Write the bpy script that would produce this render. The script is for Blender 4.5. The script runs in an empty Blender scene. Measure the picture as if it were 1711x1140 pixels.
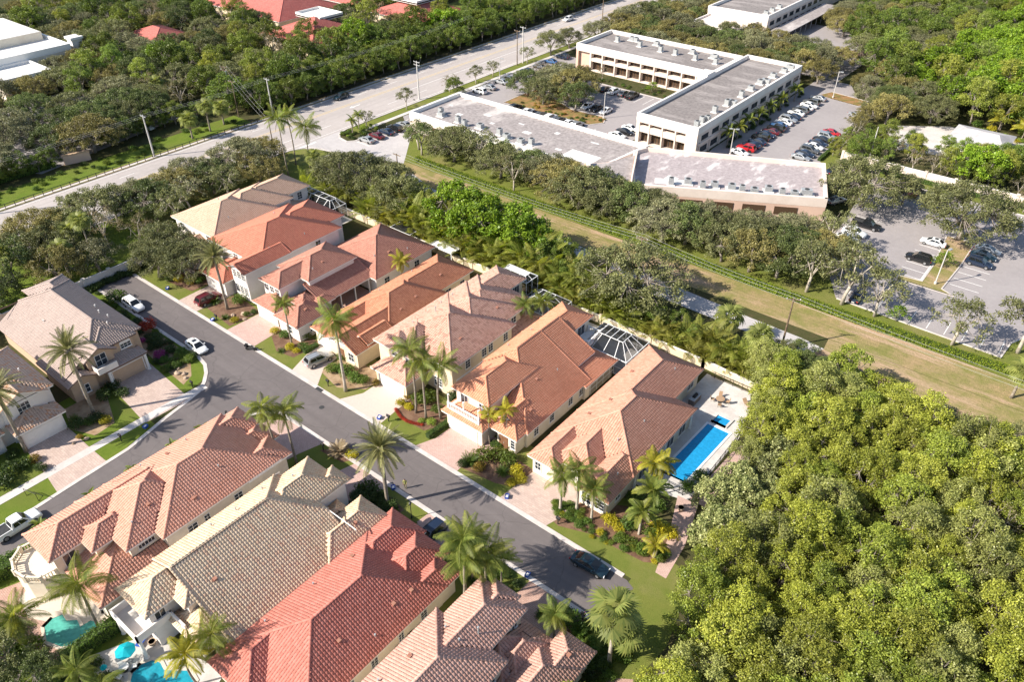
# Residential street of tiled-roof houses with an office park behind, seen from the air.
# World frame: X runs along the residential street, Y across it (towards the offices), metres.
import bpy, bmesh, math, random
import numpy as np
from mathutils import Vector, Matrix

SC = bpy.context.scene
COL = SC.collection
R = math.radians

# ---------------------------------------------------------------- camera, world, sun, exposure
cam_d = bpy.data.cameras.new('camera')
cam = bpy.data.objects.new('camera', cam_d)
COL.objects.link(cam)
cam.location = (0.0, 0.0, 75.0)
cam.rotation_euler = (R(90 - 36.37), 0.0, R(38.85))
cam_d.sensor_width = 36.0
cam_d.lens = 36.0 * 1300.0 / 1711.0
cam_d.clip_start = 1.0
cam_d.clip_end = 5000.0
SC.camera = cam

SUN_EL, SHADOW_AZ = 37.0, 56.0          # shadows fall along (cos 56, sin 56)
wd = bpy.data.worlds.new('World')
SC.world = wd
wd.use_nodes = True
nt = wd.node_tree
bg = nt.nodes['Background']
sky = nt.nodes.new('ShaderNodeTexSky')
sky.sky_type = 'NISHITA'
sky.sun_disc = False
sky.sun_elevation = R(SUN_EL)
sky.sun_rotation = math.atan2(-math.cos(R(SHADOW_AZ)), -math.sin(R(SHADOW_AZ)))
sky.air_density = 1.0
sky.dust_density = 1.0
nt.links.new(sky.outputs[0], bg.inputs[0])
bg.inputs[1].default_value = 0.105
sun_d = bpy.data.lights.new('sun', 'SUN')
sun_d.energy = 5.0
sun_d.angle = R(0.5)
sun_d.color = (1.0, 0.93, 0.82)
sun = bpy.data.objects.new('sun', sun_d)
COL.objects.link(sun)
sun.location = (-100, -100, 120)
sun.rotation_euler = Vector((math.cos(R(SHADOW_AZ)) * math.cos(R(SUN_EL)), math.sin(R(SHADOW_AZ)) * math.cos(R(SUN_EL)), -math.sin(R(SUN_EL)))).to_track_quat('-Z', 'Y').to_euler()
SC.view_settings.view_transform = 'Standard'
SC.view_settings.look = 'None'
SC.view_settings.gamma = 1.0
SC.view_settings.use_curve_mapping = False
SC.view_settings.exposure = 0.8

# ---------------------------------------------------------------- helpers
ORG = {}                                   # world origin of each root / part


def tag(o, label=None, cat=None, group=None, kind=None):
    if label: o['label'] = label
    if cat: o['category'] = cat
    if group: o['group'] = group
    if kind: o['kind'] = kind
    return o


def thing(name, label, cat, loc=(0, 0, 0), rz=0.0, group=None):
    o = bpy.data.objects.new(name, None)
    o.empty_display_size = 0.3
    COL.objects.link(o)
    o.location = loc
    o.rotation_euler = (0, 0, rz)
    ORG[o.name] = Vector(loc)
    return tag(o, label, cat, group)


def mobj(name, me, parent=None, loc=(0, 0, 0), rot=None, scale=None, mat=None):
    o = bpy.data.objects.new(name, me)
    COL.objects.link(o)
    o.parent = parent
    o.location = loc
    if rot is not None: o.rotation_euler = rot
    if scale is not None: o.scale = scale
    if mat is not None:
        if me.materials:
            o.material_slots[0].link = 'OBJECT'
            o.material_slots[0].material = mat
        else:
            me.materials.append(mat)
    return o


def np_mesh(name, verts, faces_flat, starts, totals, mat=None, smooth=False, attrs=None):
    me = bpy.data.meshes.new(name)
    verts = np.asarray(verts, np.float32).reshape(-1, 3)
    me.vertices.add(len(verts))
    me.vertices.foreach_set('co', verts.ravel())
    me.loops.add(len(faces_flat))
    me.loops.foreach_set('vertex_index', np.asarray(faces_flat, np.int32))
    me.polygons.add(len(starts))
    me.polygons.foreach_set('loop_start', np.asarray(starts, np.int32))
    me.polygons.foreach_set('loop_total', np.asarray(totals, np.int32))
    if smooth: me.polygons.foreach_set('use_smooth', np.ones(len(starts), bool))
    for k, a in (attrs or {}).items():
        at = me.attributes.new(k, 'FLOAT', 'POINT')
        at.data.foreach_set('value', np.asarray(a, np.float32))
    me.update(calc_edges=True)
    if mat: me.materials.append(mat)
    return me


class MB:
    """collects simple solids, then links them as one mesh object"""
    def __init__(self):
        self.v, self.f, self.m = [], [], []
        self.mi = 0

    def add(self, vs, fs):
        n = len(self.v)
        self.v += [tuple(p) for p in vs]
        self.f += [tuple(i + n for i in f) for f in fs]
        self.m += [self.mi] * len(fs)
        return self

    def box(self, x0, x1, y0, y1, z0, z1):
        return self.add([(x0, y0, z0), (x1, y0, z0), (x1, y1, z0), (x0, y1, z0), (x0, y0, z1), (x1, y0, z1), (x1, y1, z1), (x0, y1, z1)],
                        [(0, 3, 2, 1), (4, 5, 6, 7), (0, 1, 5, 4), (1, 2, 6, 5), (2, 3, 7, 6), (3, 0, 4, 7)])

    def obox(self, c, s, rz=0.0):
        ca, sa = math.cos(rz), math.sin(rz)
        vs = []
        for dz in (-.5, .5):
            for dx, dy in ((-.5, -.5), (.5, -.5), (.5, .5), (-.5, .5)):
                x, y = dx * s[0], dy * s[1]
                vs.append((c[0] + x * ca - y * sa, c[1] + x * sa + y * ca, c[2] + dz * s[2]))
        return self.add(vs, [(0, 3, 2, 1), (4, 5, 6, 7), (0, 1, 5, 4), (1, 2, 6, 5), (2, 3, 7, 6), (3, 0, 4, 7)])

    def tube(self, pts, rad, n=6, cap=True):
        pts = [Vector(p) for p in pts]
        if not hasattr(rad, '__len__'): rad = [rad] * len(pts)
        rings = []
        base = len(self.v)
        vs, fs = [], []
        for i, p in enumerate(pts):
            d = (pts[min(i + 1, len(pts) - 1)] - pts[max(i - 1, 0)]).normalized()
            a = d.orthogonal().normalized() if abs(d.z) < .9 else Vector((1, 0, 0)) - d * d.x
            a.normalize()
            b = d.cross(a)
            for k in range(n):
                t = 2 * math.pi * k / n
                vs.append(tuple(p + (a * math.cos(t) + b * math.sin(t)) * rad[i]))
        for i in range(len(pts) - 1):
            for k in range(n):
                fs.append((i * n + k, i * n + (k + 1) % n, (i + 1) * n + (k + 1) % n, (i + 1) * n + k))
        if cap:
            fs.append(tuple(reversed(range(n))))
            fs.append(tuple((len(pts) - 1) * n + k for k in range(n)))
        return self.add(vs, fs)

    def prism(self, poly, z0, z1):
        n = len(poly)
        vs = [(x, y, z0) for x, y in poly] + [(x, y, z1) for x, y in poly]
        fs = [tuple(reversed(range(n))), tuple(range(n, 2 * n))] + [(i, (i + 1) % n, n + (i + 1) % n, n + i) for i in range(n)]
        return self.add(vs, fs)

    def poly3(self, pts):
        return self.add(pts, [tuple(range(len(pts)))])

    def ribbon(self, pts, w, z0, z1):
        """a kerb-like strip along a polyline, centred, mitred"""
        P = [Vector((p[0], p[1])) for p in pts]
        L, Rr = [], []
        for i, p in enumerate(P):
            d0 = (P[i] - P[i - 1]).normalized() if i else (P[1] - P[0]).normalized()
            d1 = (P[i + 1] - P[i]).normalized() if i < len(P) - 1 else d0
            n0, n1 = Vector((-d0.y, d0.x)), Vector((-d1.y, d1.x))
            m = (n0 + n1).normalized()
            k = w / 2 / max(.3, m.dot(n0))
            L.append(p + m * k); Rr.append(p - m * k)
        n = len(P)
        vs = [(a.x, a.y, z0) for a in L] + [(a.x, a.y, z0) for a in Rr] + [(a.x, a.y, z1) for a in L] + [(a.x, a.y, z1) for a in Rr]
        fs = []
        for i in range(n - 1):
            fs += [(2 * n + i, 3 * n + i, 3 * n + i + 1, 2 * n + i + 1), (i, 2 * n + i, 2 * n + i + 1, i + 1), (n + i, n + i + 1, 3 * n + i + 1, 3 * n + i)]
        fs += [(0, n, 3 * n, 2 * n), (n - 1, 3 * n - 1, 4 * n - 1, 2 * n - 1)]
        return self.add(vs, fs)

    def mesh(self, name, mats, org=None, smooth=False, recalc=True):
        me = bpy.data.meshes.new(name)
        v = self.v if org is None else [(a - org[0], b - org[1], c - org[2]) for a, b, c in self.v]
        me.from_pydata(v, [], self.f)
        if not isinstance(mats, (list, tuple)): mats = [mats]
        for m in mats: me.materials.append(m)
        if len(mats) > 1: me.polygons.foreach_set('material_index', self.m)
        if recalc:
            b = bmesh.new(); b.from_mesh(me)
            bmesh.ops.recalc_face_normals(b, faces=b.faces)
            b.to_mesh(me); b.free()
        if smooth: me.polygons.foreach_set('use_smooth', [True] * len(me.polygons))
        me.update()
        return me

    def build(self, name, mats, parent=None, world=True, smooth=False):
        """vertices are world coordinates when world=True; the object is placed relative to its root"""
        org = ORG.get(parent.name) if (parent is not None and world) else None
        o = mobj(name, self.mesh(name, mats, org, smooth), parent)
        if parent is not None: ORG[o.name] = ORG.get(parent.name, Vector((0, 0, 0)))
        return o


def copy_tree(src, loc, rz=0.0, scale=1.0, parent=None):
    """copy a thing with its parts and sub-parts"""
    c = src.copy()
    COL.objects.link(c)
    if parent is None:
        c.location = loc; c.rotation_euler = (0, 0, rz); c.scale = (scale,) * 3 if not hasattr(scale, '__len__') else scale
    else:
        c.parent = parent
    for ch in KIDS.get(src.name, ()):
        copy_tree(ch, None, parent=c)
    return c


KIDS = {}


def reg(root):
    """remember a prototype's children once (o.children is slow in big scenes)"""
    KIDS[root.name] = list(root.children)
    for ch in KIDS[root.name]:
        if ch.children: reg(ch)
    return root


# ---------------------------------------------------------------- materials
MATS = {}


def new_mat(name):
    m = bpy.data.materials.new(name)
    m.use_nodes = True
    t = m.node_tree
    return m, t, t.nodes['Principled BSDF']


def N(t, typ, **kw):
    n = t.nodes.new(typ)
    for k, v in kw.items():
        if k in n.bl_rna.properties: setattr(n, k, v)
        else: n.inputs[k].default_value = v
    return n


def c4(c): return (c[0], c[1], c[2], 1.0)


def noise_fac(t, scale, detail=4.0, lo=.35, hi=.65, rough=.6, stretch=None):
    g = t.nodes.new('ShaderNodeNewGeometry')
    src = g.outputs['Position']
    if stretch:
        mp = t.nodes.new('ShaderNodeMapping'); mp.inputs['Scale'].default_value = stretch
        t.links.new(src, mp.inputs[0]); src = mp.outputs[0]
    n = N(t, 'ShaderNodeTexNoise', Scale=scale, Detail=detail, Roughness=rough)
    t.links.new(src, n.inputs['Vector'])
    mr = N(t, 'ShaderNodeMapRange')
    mr.inputs[1].default_value, mr.inputs[2].default_value = lo, hi
    t.links.new(n.outputs['Fac'], mr.inputs[0])
    return mr.outputs[0]


def mixc(t, fac, a, b, mode='MIX'):
    m = t.nodes.new('ShaderNodeMix'); m.data_type = 'RGBA'; m.blend_type = mode
    for s, v in ((m.inputs[6], a), (m.inputs[7], b)):
        if hasattr(v, 'is_output'): t.links.new(v, s)
        else: s.default_value = c4(v)
    if hasattr(fac, 'is_output'): t.links.new(fac, m.inputs[0])
    else: m.inputs[0].default_value = fac
    return m.outputs[2]


def bump(t, bs, h, strength=.4, dist=.02):
    b = N(t, 'ShaderNodeBump', Strength=strength, Distance=dist)
    t.links.new(h, b.inputs['Height']); t.links.new(b.outputs[0], bs.inputs['Normal'])


def surf(name, col, rough=.7, var=.12, scale=1.5, col2=None, scale2=.15, mix2=1.0, lo2=.42, hi2=.6, spec=.3, bumps=0.0, bscale=30.0, metal=0.0, stretch2=None):
    """painted / mineral surface: fine value noise plus an optional second colour in larger patches"""
    if name in MATS: return MATS[name]
    m, t, bs = new_mat(name)
    f = noise_fac(t, scale, 5, .3, .7)
    c = mixc(t, f, [x * (1 - var) for x in col], [min(1, x * (1 + var)) for x in col])
    if col2 is not None:
        f2 = noise_fac(t, scale2, 5, lo2, hi2, .65, stretch2)
        if mix2 != 1.0:
            mu = N(t, 'ShaderNodeMath', operation='MULTIPLY'); t.links.new(f2, mu.inputs[0]); mu.inputs[1].default_value = mix2; f2 = mu.outputs[0]
        c = mixc(t, f2, c, col2)
    t.links.new(c, bs.inputs['Base Color'])
    bs.inputs['Roughness'].default_value = rough
    bs.inputs['Specular IOR Level'].default_value = spec
    bs.inputs['Metallic'].default_value = metal
    if bumps:
        nz = noise_fac(t, bscale, 3, 0, 1)
        bump(t, bs, nz, bumps, .03)
    MATS[name] = m
    return m


def tile_mat(name, a, b, c=None, rough=.75):
    """roof tiles: colour differs tile by tile (attribute tv), lichen and soot in patches"""
    m, t, bs = new_mat(name)
    at = t.nodes.new('ShaderNodeAttribute'); at.attribute_name = 'tv'
    col = mixc(t, at.outputs['Fac'], a, b)
    if c is not None:
        g = N(t, 'ShaderNodeMath', operation='GREATER_THAN'); g.inputs[1].default_value = .8
        t.links.new(at.outputs['Fac'], g.inputs[0])
        col = mixc(t, g.outputs[0], col, c)
    f = noise_fac(t, .35, 6, .5, .75)
    mu = N(t, 'ShaderNodeMath', operation='MULTIPLY'); mu.inputs[1].default_value = .3; t.links.new(f, mu.inputs[0])
    col = mixc(t, mu.outputs[0], col, [x * .55 for x in a])
    f = noise_fac(t, 5.0, 4, .3, .7)
    mu = N(t, 'ShaderNodeMath', operation='MULTIPLY'); mu.inputs[1].default_value = .25; t.links.new(f, mu.inputs[0])
    col = mixc(t, mu.outputs[0], col, [min(1, x * 1.25 + .03) for x in b])
    t.links.new(col, bs.inputs['Base Color'])
    bs.inputs['Roughness'].default_value = rough
    bs.inputs['Specular IOR Level'].default_value = .25
    return m


def leaf_mat(name, a, b, c=None, trans=.35, rough=.5):
    """leaves: per-leaf (lv) and per-plant (object random) colour, some light let through"""
    m, t, bs = new_mat(name)
    at = t.nodes.new('ShaderNodeAttribute'); at.attribute_name = 'lv'
    oi = t.nodes.new('ShaderNodeObjectInfo')
    col = mixc(t, at.outputs['Fac'], a, b)
    if c is not None:
        mr = N(t, 'ShaderNodeMapRange'); mr.inputs[1].default_value, mr.inputs[2].default_value = .35, 1.0
        t.links.new(oi.outputs['Random'], mr.inputs[0])
        col = mixc(t, mr.outputs[0], col, mixc(t, at.outputs['Fac'], [x * .75 for x in c], [x * 1.25 for x in c]))
    hs = N(t, 'ShaderNodeHueSaturation')
    mr = N(t, 'ShaderNodeMapRange'); mr.inputs[3].default_value, mr.inputs[4].default_value = .75, 1.3
    mu = N(t, 'ShaderNodeMath', operation='MULTIPLY'); mu.inputs[1].default_value = 7.31; t.links.new(oi.outputs['Random'], mu.inputs[0])
    fr = N(t, 'ShaderNodeMath', operation='FRACT'); t.links.new(mu.outputs[0], fr.inputs[0])
    t.links.new(fr.outputs[0], mr.inputs[0]); t.links.new(mr.outputs[0], hs.inputs['Value']); t.links.new(col, hs.inputs['Color'])
    t.links.new(hs.outputs[0], bs.inputs['Base Color'])
    bs.inputs['Roughness'].default_value = rough
    bs.inputs['Specular IOR Level'].default_value = .25
    tr = N(t, 'ShaderNodeBsdfTranslucent')
    br = N(t, 'ShaderNodeHueSaturation'); br.inputs['Value'].default_value = 1.5; br.inputs['Saturation'].default_value = 1.15
    t.links.new(hs.outputs[0], br.inputs['Color']); t.links.new(br.outputs[0], tr.inputs[0])
    ms = N(t, 'ShaderNodeMixShader'); ms.inputs[0].default_value = trans
    t.links.new(bs.outputs[0], ms.inputs[1]); t.links.new(tr.outputs[0], ms.inputs[2])
    t.links.new(ms.outputs[0], t.nodes['Material Output'].inputs[0])
    return m


def glass_mat(name, col, rough=.08, spec=.6):
    m, t, bs = new_mat(name)
    bs.inputs['Base Color'].default_value = c4(col)
    bs.inputs['Roughness'].default_value = rough
    bs.inputs['Specular IOR Level'].default_value = spec
    return m


def paint_mat(name, col, rough=.25, metal=.0, coat=.6):
    m, t, bs = new_mat(name)
    bs.inputs['Base Color'].default_value = c4(col)
    bs.inputs['Roughness'].default_value = rough
    bs.inputs['Metallic'].default_value = metal
    bs.inputs['Coat Weight'].default_value = coat
    bs.inputs['Coat Roughness'].default_value = .05
    return m


def grass_mat(name, a, b, c, scale=.6):
    m, t, bs = new_mat(name)
    f = noise_fac(t, scale, 6, .35, .65, .7)
    col = mixc(t, f, a, b)
    f2 = noise_fac(t, .11, 5, .5, .68, .6)
    col = mixc(t, f2, col, c)
    f3 = noise_fac(t, 9.0, 5, .25, .75, .8)
    mu = N(t, 'ShaderNodeMath', operation='MULTIPLY'); mu.inputs[1].default_value = .55; t.links.new(f3, mu.inputs[0])
    col = mixc(t, mu.outputs[0], col, [x * .45 for x in a])
    t.links.new(col, bs.inputs['Base Color'])
    bs.inputs['Roughness'].default_value = .9
    bs.inputs['Specular IOR Level'].default_value = .1
    bump(t, bs, noise_fac(t, 14.0, 4, 0, 1), .8, .08)
    return m


def paver_mat(name, a, b, mortar, w=.4, h=.2, rot=0.0):
    m, t, bs = new_mat(name)
    g = t.nodes.new('ShaderNodeNewGeometry')
    mp = t.nodes.new('ShaderNodeMapping'); mp.inputs['Rotation'].default_value = (0, 0, rot)
    t.links.new(g.outputs['Position'], mp.inputs[0])
    br = N(t, 'ShaderNodeTexBrick', Scale=1.0)
    br.inputs['Brick Width'].default_value = w; br.inputs['Row Height'].default_value = h
    br.inputs['Mortar Size'].default_value = .018
    br.inputs['Color1'].default_value = c4(a); br.inputs['Color2'].default_value = c4(b); br.inputs['Mortar'].default_value = c4(mortar)
    t.links.new(mp.outputs[0], br.inputs['Vector'])
    f = noise_fac(t, .5, 5, .4, .7)
    mu = N(t, 'ShaderNodeMath', operation='MULTIPLY'); mu.inputs[1].default_value = .4; t.links.new(f, mu.inputs[0])
    col = mixc(t, mu.outputs[0], br.outputs['Color'], [x * .72 for x in b])
    f = noise_fac(t, 4.0, 4, .3, .7)
    mu = N(t, 'ShaderNodeMath', operation='MULTIPLY'); mu.inputs[1].default_value = .3; t.links.new(f, mu.inputs[0])
    col = mixc(t, mu.outputs[0], col, [min(1, x * 1.15) for x in a])
    t.links.new(col, bs.inputs['Base Color'])
    bs.inputs['Roughness'].default_value = .85
    bs.inputs['Specular IOR Level'].default_value = .2
    return m


def asphalt_mat(name, col, dark, var=.1, crack=.5, dscale=.08, wear=None):
    m, t, bs = new_mat(name)
    f = noise_fac(t, 12.0, 4, .2, .8, .8)
    c = mixc(t, f, [x * (1 - var * 2) for x in col], [x * (1 + var * 2) for x in col])
    f = noise_fac(t, dscale, 6, .42, .68, .7)
    mu = N(t, 'ShaderNodeMath', operation='MULTIPLY'); mu.inputs[1].default_value = .6; t.links.new(f, mu.inputs[0])
    c = mixc(t, mu.outputs[0], c, dark)
    f = noise_fac(t, .9, 6, .45, .8, .7)
    mu = N(t, 'ShaderNodeMath', operation='MULTIPLY'); mu.inputs[1].default_value = .35; t.links.new(f, mu.inputs[0])
    c = mixc(t, mu.outputs[0], c, [min(1, x * 1.35) for x in col])
    if wear:
        f = noise_fac(t, 1.0, 4, .42, .7, .6, wear)
        mu = N(t, 'ShaderNodeMath', operation='MULTIPLY'); mu.inputs[1].default_value = .55; t.links.new(f, mu.inputs[0])
        c = mixc(t, mu.outputs[0], c, dark)
    g = t.nodes.new('ShaderNodeNewGeometry')
    vo = N(t, 'ShaderNodeTexVoronoi', Scale=.16); vo.feature = 'DISTANCE_TO_EDGE'
    ns = N(t, 'ShaderNodeTexNoise', Scale=.8, Detail=4.0)
    t.links.new(g.outputs['Position'], ns.inputs['Vector'])
    ad = N(t, 'ShaderNodeVectorMath', operation='ADD'); t.links.new(g.outputs['Position'], ad.inputs[0]); t.links.new(ns.outputs['Color'], ad.inputs[1])
    t.links.new(ad.outputs[0], vo.inputs['Vector'])
    mr = N(t, 'ShaderNodeMapRange'); mr.inputs[1].default_value, mr.inputs[2].default_value, mr.inputs[3].default_value, mr.inputs[4].default_value = 0, .012, crack, 0
    t.links.new(vo.outputs['Distance'], mr.inputs[0])
    c = mixc(t, mr.outputs[0], c, [x * .4 for x in dark])
    t.links.new(c, bs.inputs['Base Color'])
    bs.inputs['Roughness'].default_value = .85
    bs.inputs['Specular IOR Level'].default_value = .25
    return m


def water_mat(name, col, deep=None):
    m, t, bs = new_mat(name)
    f = noise_fac(t, 2.2, 3, .35, .65)
    c = mixc(t, f, [x * .9 for x in col], [min(1, x * 1.15) for x in col])
    t.links.new(c, bs.inputs['Base Color'])
    bs.inputs['Roughness'].default_value = .04
    bs.inputs['IOR'].default_value = 1.33
    bump(t, bs, noise_fac(t, 3.5, 4, 0, 1), .35, .06)
    return m


def screen_mat(name, col, alpha):
    m, t, bs = new_mat(name)
    bs.inputs['Base Color'].default_value = c4(col)
    bs.inputs['Roughness'].default_value = .9
    bs.inputs['Alpha'].default_value = alpha
    return m


M = {}
M['undergrowth'] = grass_mat('undergrowth', (.065, .075, .025), (.11, .09, .045), (.055, .065, .02), .5)
M['lawn'] = grass_mat('lawn', (.15, .185, .035), (.20, .21, .05), (.25, .225, .085), .5)
M['lawn_green'] = grass_mat('lawn_fresh', (.12, .18, .022), (.17, .215, .035), (.16, .18, .04), .5)  # a second grass kind, greener and less yellow than the other lawns
def verge_mat(name):
    m, t, bs = new_mat(name)
    col = mixc(t, noise_fac(t, .30, 7, .38, .62, .75), (.24, .22, .075), (.42, .29, .165))
    col = mixc(t, noise_fac(t, .09, 6, .48, .62, .7), col, (.20, .205, .055))
    col = mixc(t, noise_fac(t, .12, 6, .5, .62, .7, (.35, 2.2, 1)), col, (.52, .35, .25))
    col = mixc(t, noise_fac(t, 2.5, 6, .35, .9, .8), col, (.14, .13, .045))
    t.links.new(col, bs.inputs['Base Color'])
    bs.inputs['Roughness'].default_value = .95
    bs.inputs['Specular IOR Level'].default_value = .1
    bump(t, bs, noise_fac(t, 6.0, 5, 0, 1), .8, .1)
    return m


M['verge'] = verge_mat('verge_grass')
M['mulch'] = surf('mulch', (.13, .07, .045), .95, .35, 6.0, (.2, .12, .075), .8)
M['soil'] = surf('sandy_soil', (.38, .27, .17), .95, .2, 4.0, (.25, .16, .09), .5)
M['dirt'] = surf('red_brown_ground', (.30, .165, .075), .95, .3, 5.0, (.16, .14, .04), .5)
M['asphalt'] = asphalt_mat('asphalt', (.155, .135, .132), (.115, .10, .099), .08, .3, .08, (.03, .9, 1))
M['asphalt_lot'] = asphalt_mat('parking_asphalt', (.32, .29, .285), (.25, .225, .225), .07, .12)
M['arterial'] = asphalt_mat('arterial_asphalt', (.43, .385, .36), (.33, .295, .28), .06, .15, .05, (.7, .012, 1))
M['lane'] = asphalt_mat('lane_asphalt', (.46, .43, .42), (.36, .335, .33), .08, .2, .2)
M['concrete'] = surf('kerb_concrete', (.58, .53, .50), .85, .1, 3.0, (.45, .40, .37), .35, .7)
M['sidewalk'] = surf('pavement_concrete', (.57, .53, .50), .85, .08, 3.0, (.48, .43, .4), .25, .7)
M['drive_plain'] = surf('driveway_concrete', (.54, .445, .39), .85, .06, 3.0, (.58, .47, .4), .25, .6)
M['pavers'] = paver_mat('pink_pavers', (.55, .385, .335), (.47, .315, .275), (.34, .24, .2))
M['pavers_brown'] = paver_mat('brown_pavers', (.5, .33, .27), (.42, .26, .21), (.26, .16, .12))
M['pavers_pale'] = paver_mat('pale_pavers', (.54, .42, .36), (.44, .33, .285), (.33, .25, .21), .55, .3)
M['marking'] = surf('road_paint_white', (.74, .73, .7), .7, .15, 6.0)
M['marking_y'] = surf('road_paint_yellow', (.72, .5, .14), .7, .15, 6.0)
M['white'] = surf('white_paint', (.80, .77, .73), .6, .04, 2.0)
M['cream'] = surf('cream_stucco', (.72, .60, .43), .85, .06, 2.0, (.62, .5, .36), .3, .6)
M['cream_pale'] = surf('pale_cream_stucco', (.76, .67, .54), .85, .06, 2.0, (.66, .56, .44), .3, .6)
M['white_stucco'] = surf('white_stucco', (.80, .745, .70), .85, .05, 2.0, (.7, .64, .58), .3, .6)
M['tan'] = surf('tan_stucco', (.50, .36, .25), .85, .06, 2.0, (.44, .31, .21), .3, .6)
M['office'] = surf('office_stucco', (.74, .63, .55), .85, .05, 1.0, (.66, .54, .46), .2, .6)
M['office_pink'] = surf('pink_stucco', (.66, .46, .36), .85, .05, 1.0, (.58, .4, .31), .2, .6)
M['roof_flat'] = surf('flat_roof_membrane', (.30, .265, .255), .9, .3, 1.2, (.56, .51, .48), .17, .9, .52, .66, stretch2=(1, .35, 1))
M['roof_dark'] = surf('grey_roof_membrane', (.215, .19, .18), .9, .28, 1.4, (.38, .34, .32), .2, .9, .48, .68, stretch2=(.4, 1.2, 1))
M['roof_white'] = surf('white_roof_membrane', (.68, .66, .63), .8, .06, 1.5, (.62, .59, .56), .2, .6)
M['metal'] = surf('galvanised_metal', (.42, .43, .43), .5, .15, 4.0, metal=.3)
M['metal_dark'] = surf('dark_metal', (.05, .05, .05), .5, .2, 4.0)
M['black'] = surf('black_iron', (.02, .02, .022), .5, .2, 4.0)
M['alu'] = surf('white_aluminium', (.78, .78, .77), .45, .04, 2.0)
M['glass'] = glass_mat('window_glass', (.035, .045, .055))
M['glass_amber'] = glass_mat('bronze_glass', (.09, .055, .035))
M['glass_car'] = glass_mat('car_glass', (.012, .014, .016), .05, .7)
M['rubber'] = surf('rubber', (.018, .018, .018), .85, .1, 8.0)
M['rim'] = surf('alloy_rim', (.45, .45, .46), .35, .1, 8.0, metal=.7)
M['lamp_red'] = glass_mat('tail_lamp', (.45, .02, .02), .2)
M['lamp_clear'] = glass_mat('head_lamp', (.75, .76, .78), .1)
M['wood'] = surf('weathered_wood', (.21, .15, .10), .9, .25, 6.0, (.13, .09, .06), 2.0)
M['pole_conc'] = surf('concrete_pole', (.55, .52, .49), .85, .12, 3.0)
M['bark'] = surf('grey_bark', (.20, .165, .135), .95, .3, 6.0, (.32, .28, .24), 1.5)
M['bark_palm'] = surf('palm_bark', (.30, .255, .20), .95, .3, 9.0, (.2, .165, .13), 3.0)
M['bark_pale'] = surf('pale_bark', (.47, .415, .345), .9, .2, 6.0, (.34, .29, .23), 1.5)
M['water_blue'] = water_mat('pool_water_blue', (.015, .25, .50))
M['water_green'] = water_mat('pool_water_green', (.10, .40, .33))
M['water_teal'] = water_mat('pool_water_teal', (.02, .27, .36))
M['deck'] = surf('pool_deck', (.56, .53, .50), .85, .1, 3.0, (.46, .42, .39), .5, .8)
M['deck_cream'] = surf('cream_pool_deck', (.60, .53, .44), .85, .06, 3.0, (.64, .54, .44), .4, .6)
M['screen'] = screen_mat('insect_screen', (.015, .017, .02), .42)
M['blue_plastic'] = surf('blue_plastic', (.03, .09, .42), .5, .1, 4.0)
M['teal_cloth'] = surf('teal_cloth', (.0, .34, .42), .8, .1, 4.0)
M['wire'] = surf('aluminium_wire', (.6, .58, .55), .5, .1, 4.0)
M['rock'] = surf('garden_rock', (.45, .34, .25), .95, .2, 3.0, (.3, .22, .16), 1.0, bumps=.6, bscale=6.0)
M['skin'] = surf('skin', (.36, .21, .15), .6, .05, 5.0)
M['shirt'] = surf('khaki_green_shirt', (.30, .30, .09), .9, .12, 9.0)
M['trousers'] = surf('olive_trousers', (.26, .23, .12), .9, .12, 9.0)
M['hair'] = surf('dark_hair', (.05, .035, .025), .8, .2, 20.0)

# roof tiles, one kind per house
T = {}
T['peach'] = tile_mat('tile_peach', (.50, .32, .225), (.58, .39, .285))
T['red'] = tile_mat('tile_red_flat', (0.444, 0.144, 0.092), (0.520, 0.193, 0.125))
T['brown'] = tile_mat('tile_brown_red', (0.347, 0.149, 0.106), (0.463, 0.226, 0.164))
T['orange'] = tile_mat('tile_burnt_orange', (0.404, 0.149, 0.082), (0.540, 0.241, 0.144))
T['mosaic'] = tile_mat('tile_pink_mosaic', (.46, .25, .185), (.57, .35, .27), (.37, .19, .14))
T['coral'] = tile_mat('tile_coral', (.54, .215, .12), (.62, .285, .175))
T['salmon'] = tile_mat('tile_salmon', (.48, .215, .145), (.58, .30, .215))
T['pink'] = tile_mat('tile_pink', (.53, .245, .17), (.59, .305, .225))
T['beige'] = tile_mat('tile_beige', (.60, .445, .295), (.69, .53, .375), (.60, .39, .26))
T['scarlet'] = tile_mat('tile_scarlet', (.42, .135, .10), (.49, .185, .145))
T['rose'] = tile_mat('tile_rose_brown', (.46, .25, .19), (.55, .33, .265))
T['taupe'] = tile_mat('tile_taupe_flat', (0.327, 0.255, 0.226), (0.375, 0.293, 0.260))
T['sand'] = tile_mat('tile_sand', (0.444, 0.318, 0.251), (0.578, 0.414, 0.318), (0.530, 0.270, 0.155))
T['crimson'] = tile_mat('tile_crimson_sheet', (0.444, 0.115, 0.096), (0.520, 0.174, 0.144))
# ================================================================ ground, roads, pavements


def sheet(name, poly, z, mat, thick=.05):
    """a flat sheet with a small edge; poly is a list of (x, y)"""
    m = MB()
    m.prism(poly, z - thick, z)
    o = m.build(name, mat)
    return tag(o, kind='structure')


def rect(x0, x1, y0, y1): return [(x0, y0), (x1, y0), (x1, y1), (x0, y1)]


def strip(name, pts, w, z0, z1, mat):
    o = MB().ribbon(pts, w, z0, z1).build(name, mat)
    return tag(o, kind='structure')


g = MB()
g.add([(-1500, -900, 0), (1200, -900, 0), (1200, 1500, 0), (-1500, 1500, 0)], [(0, 1, 2, 3)])
tag(g.build('ground', M['undergrowth']), kind='structure')

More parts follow.
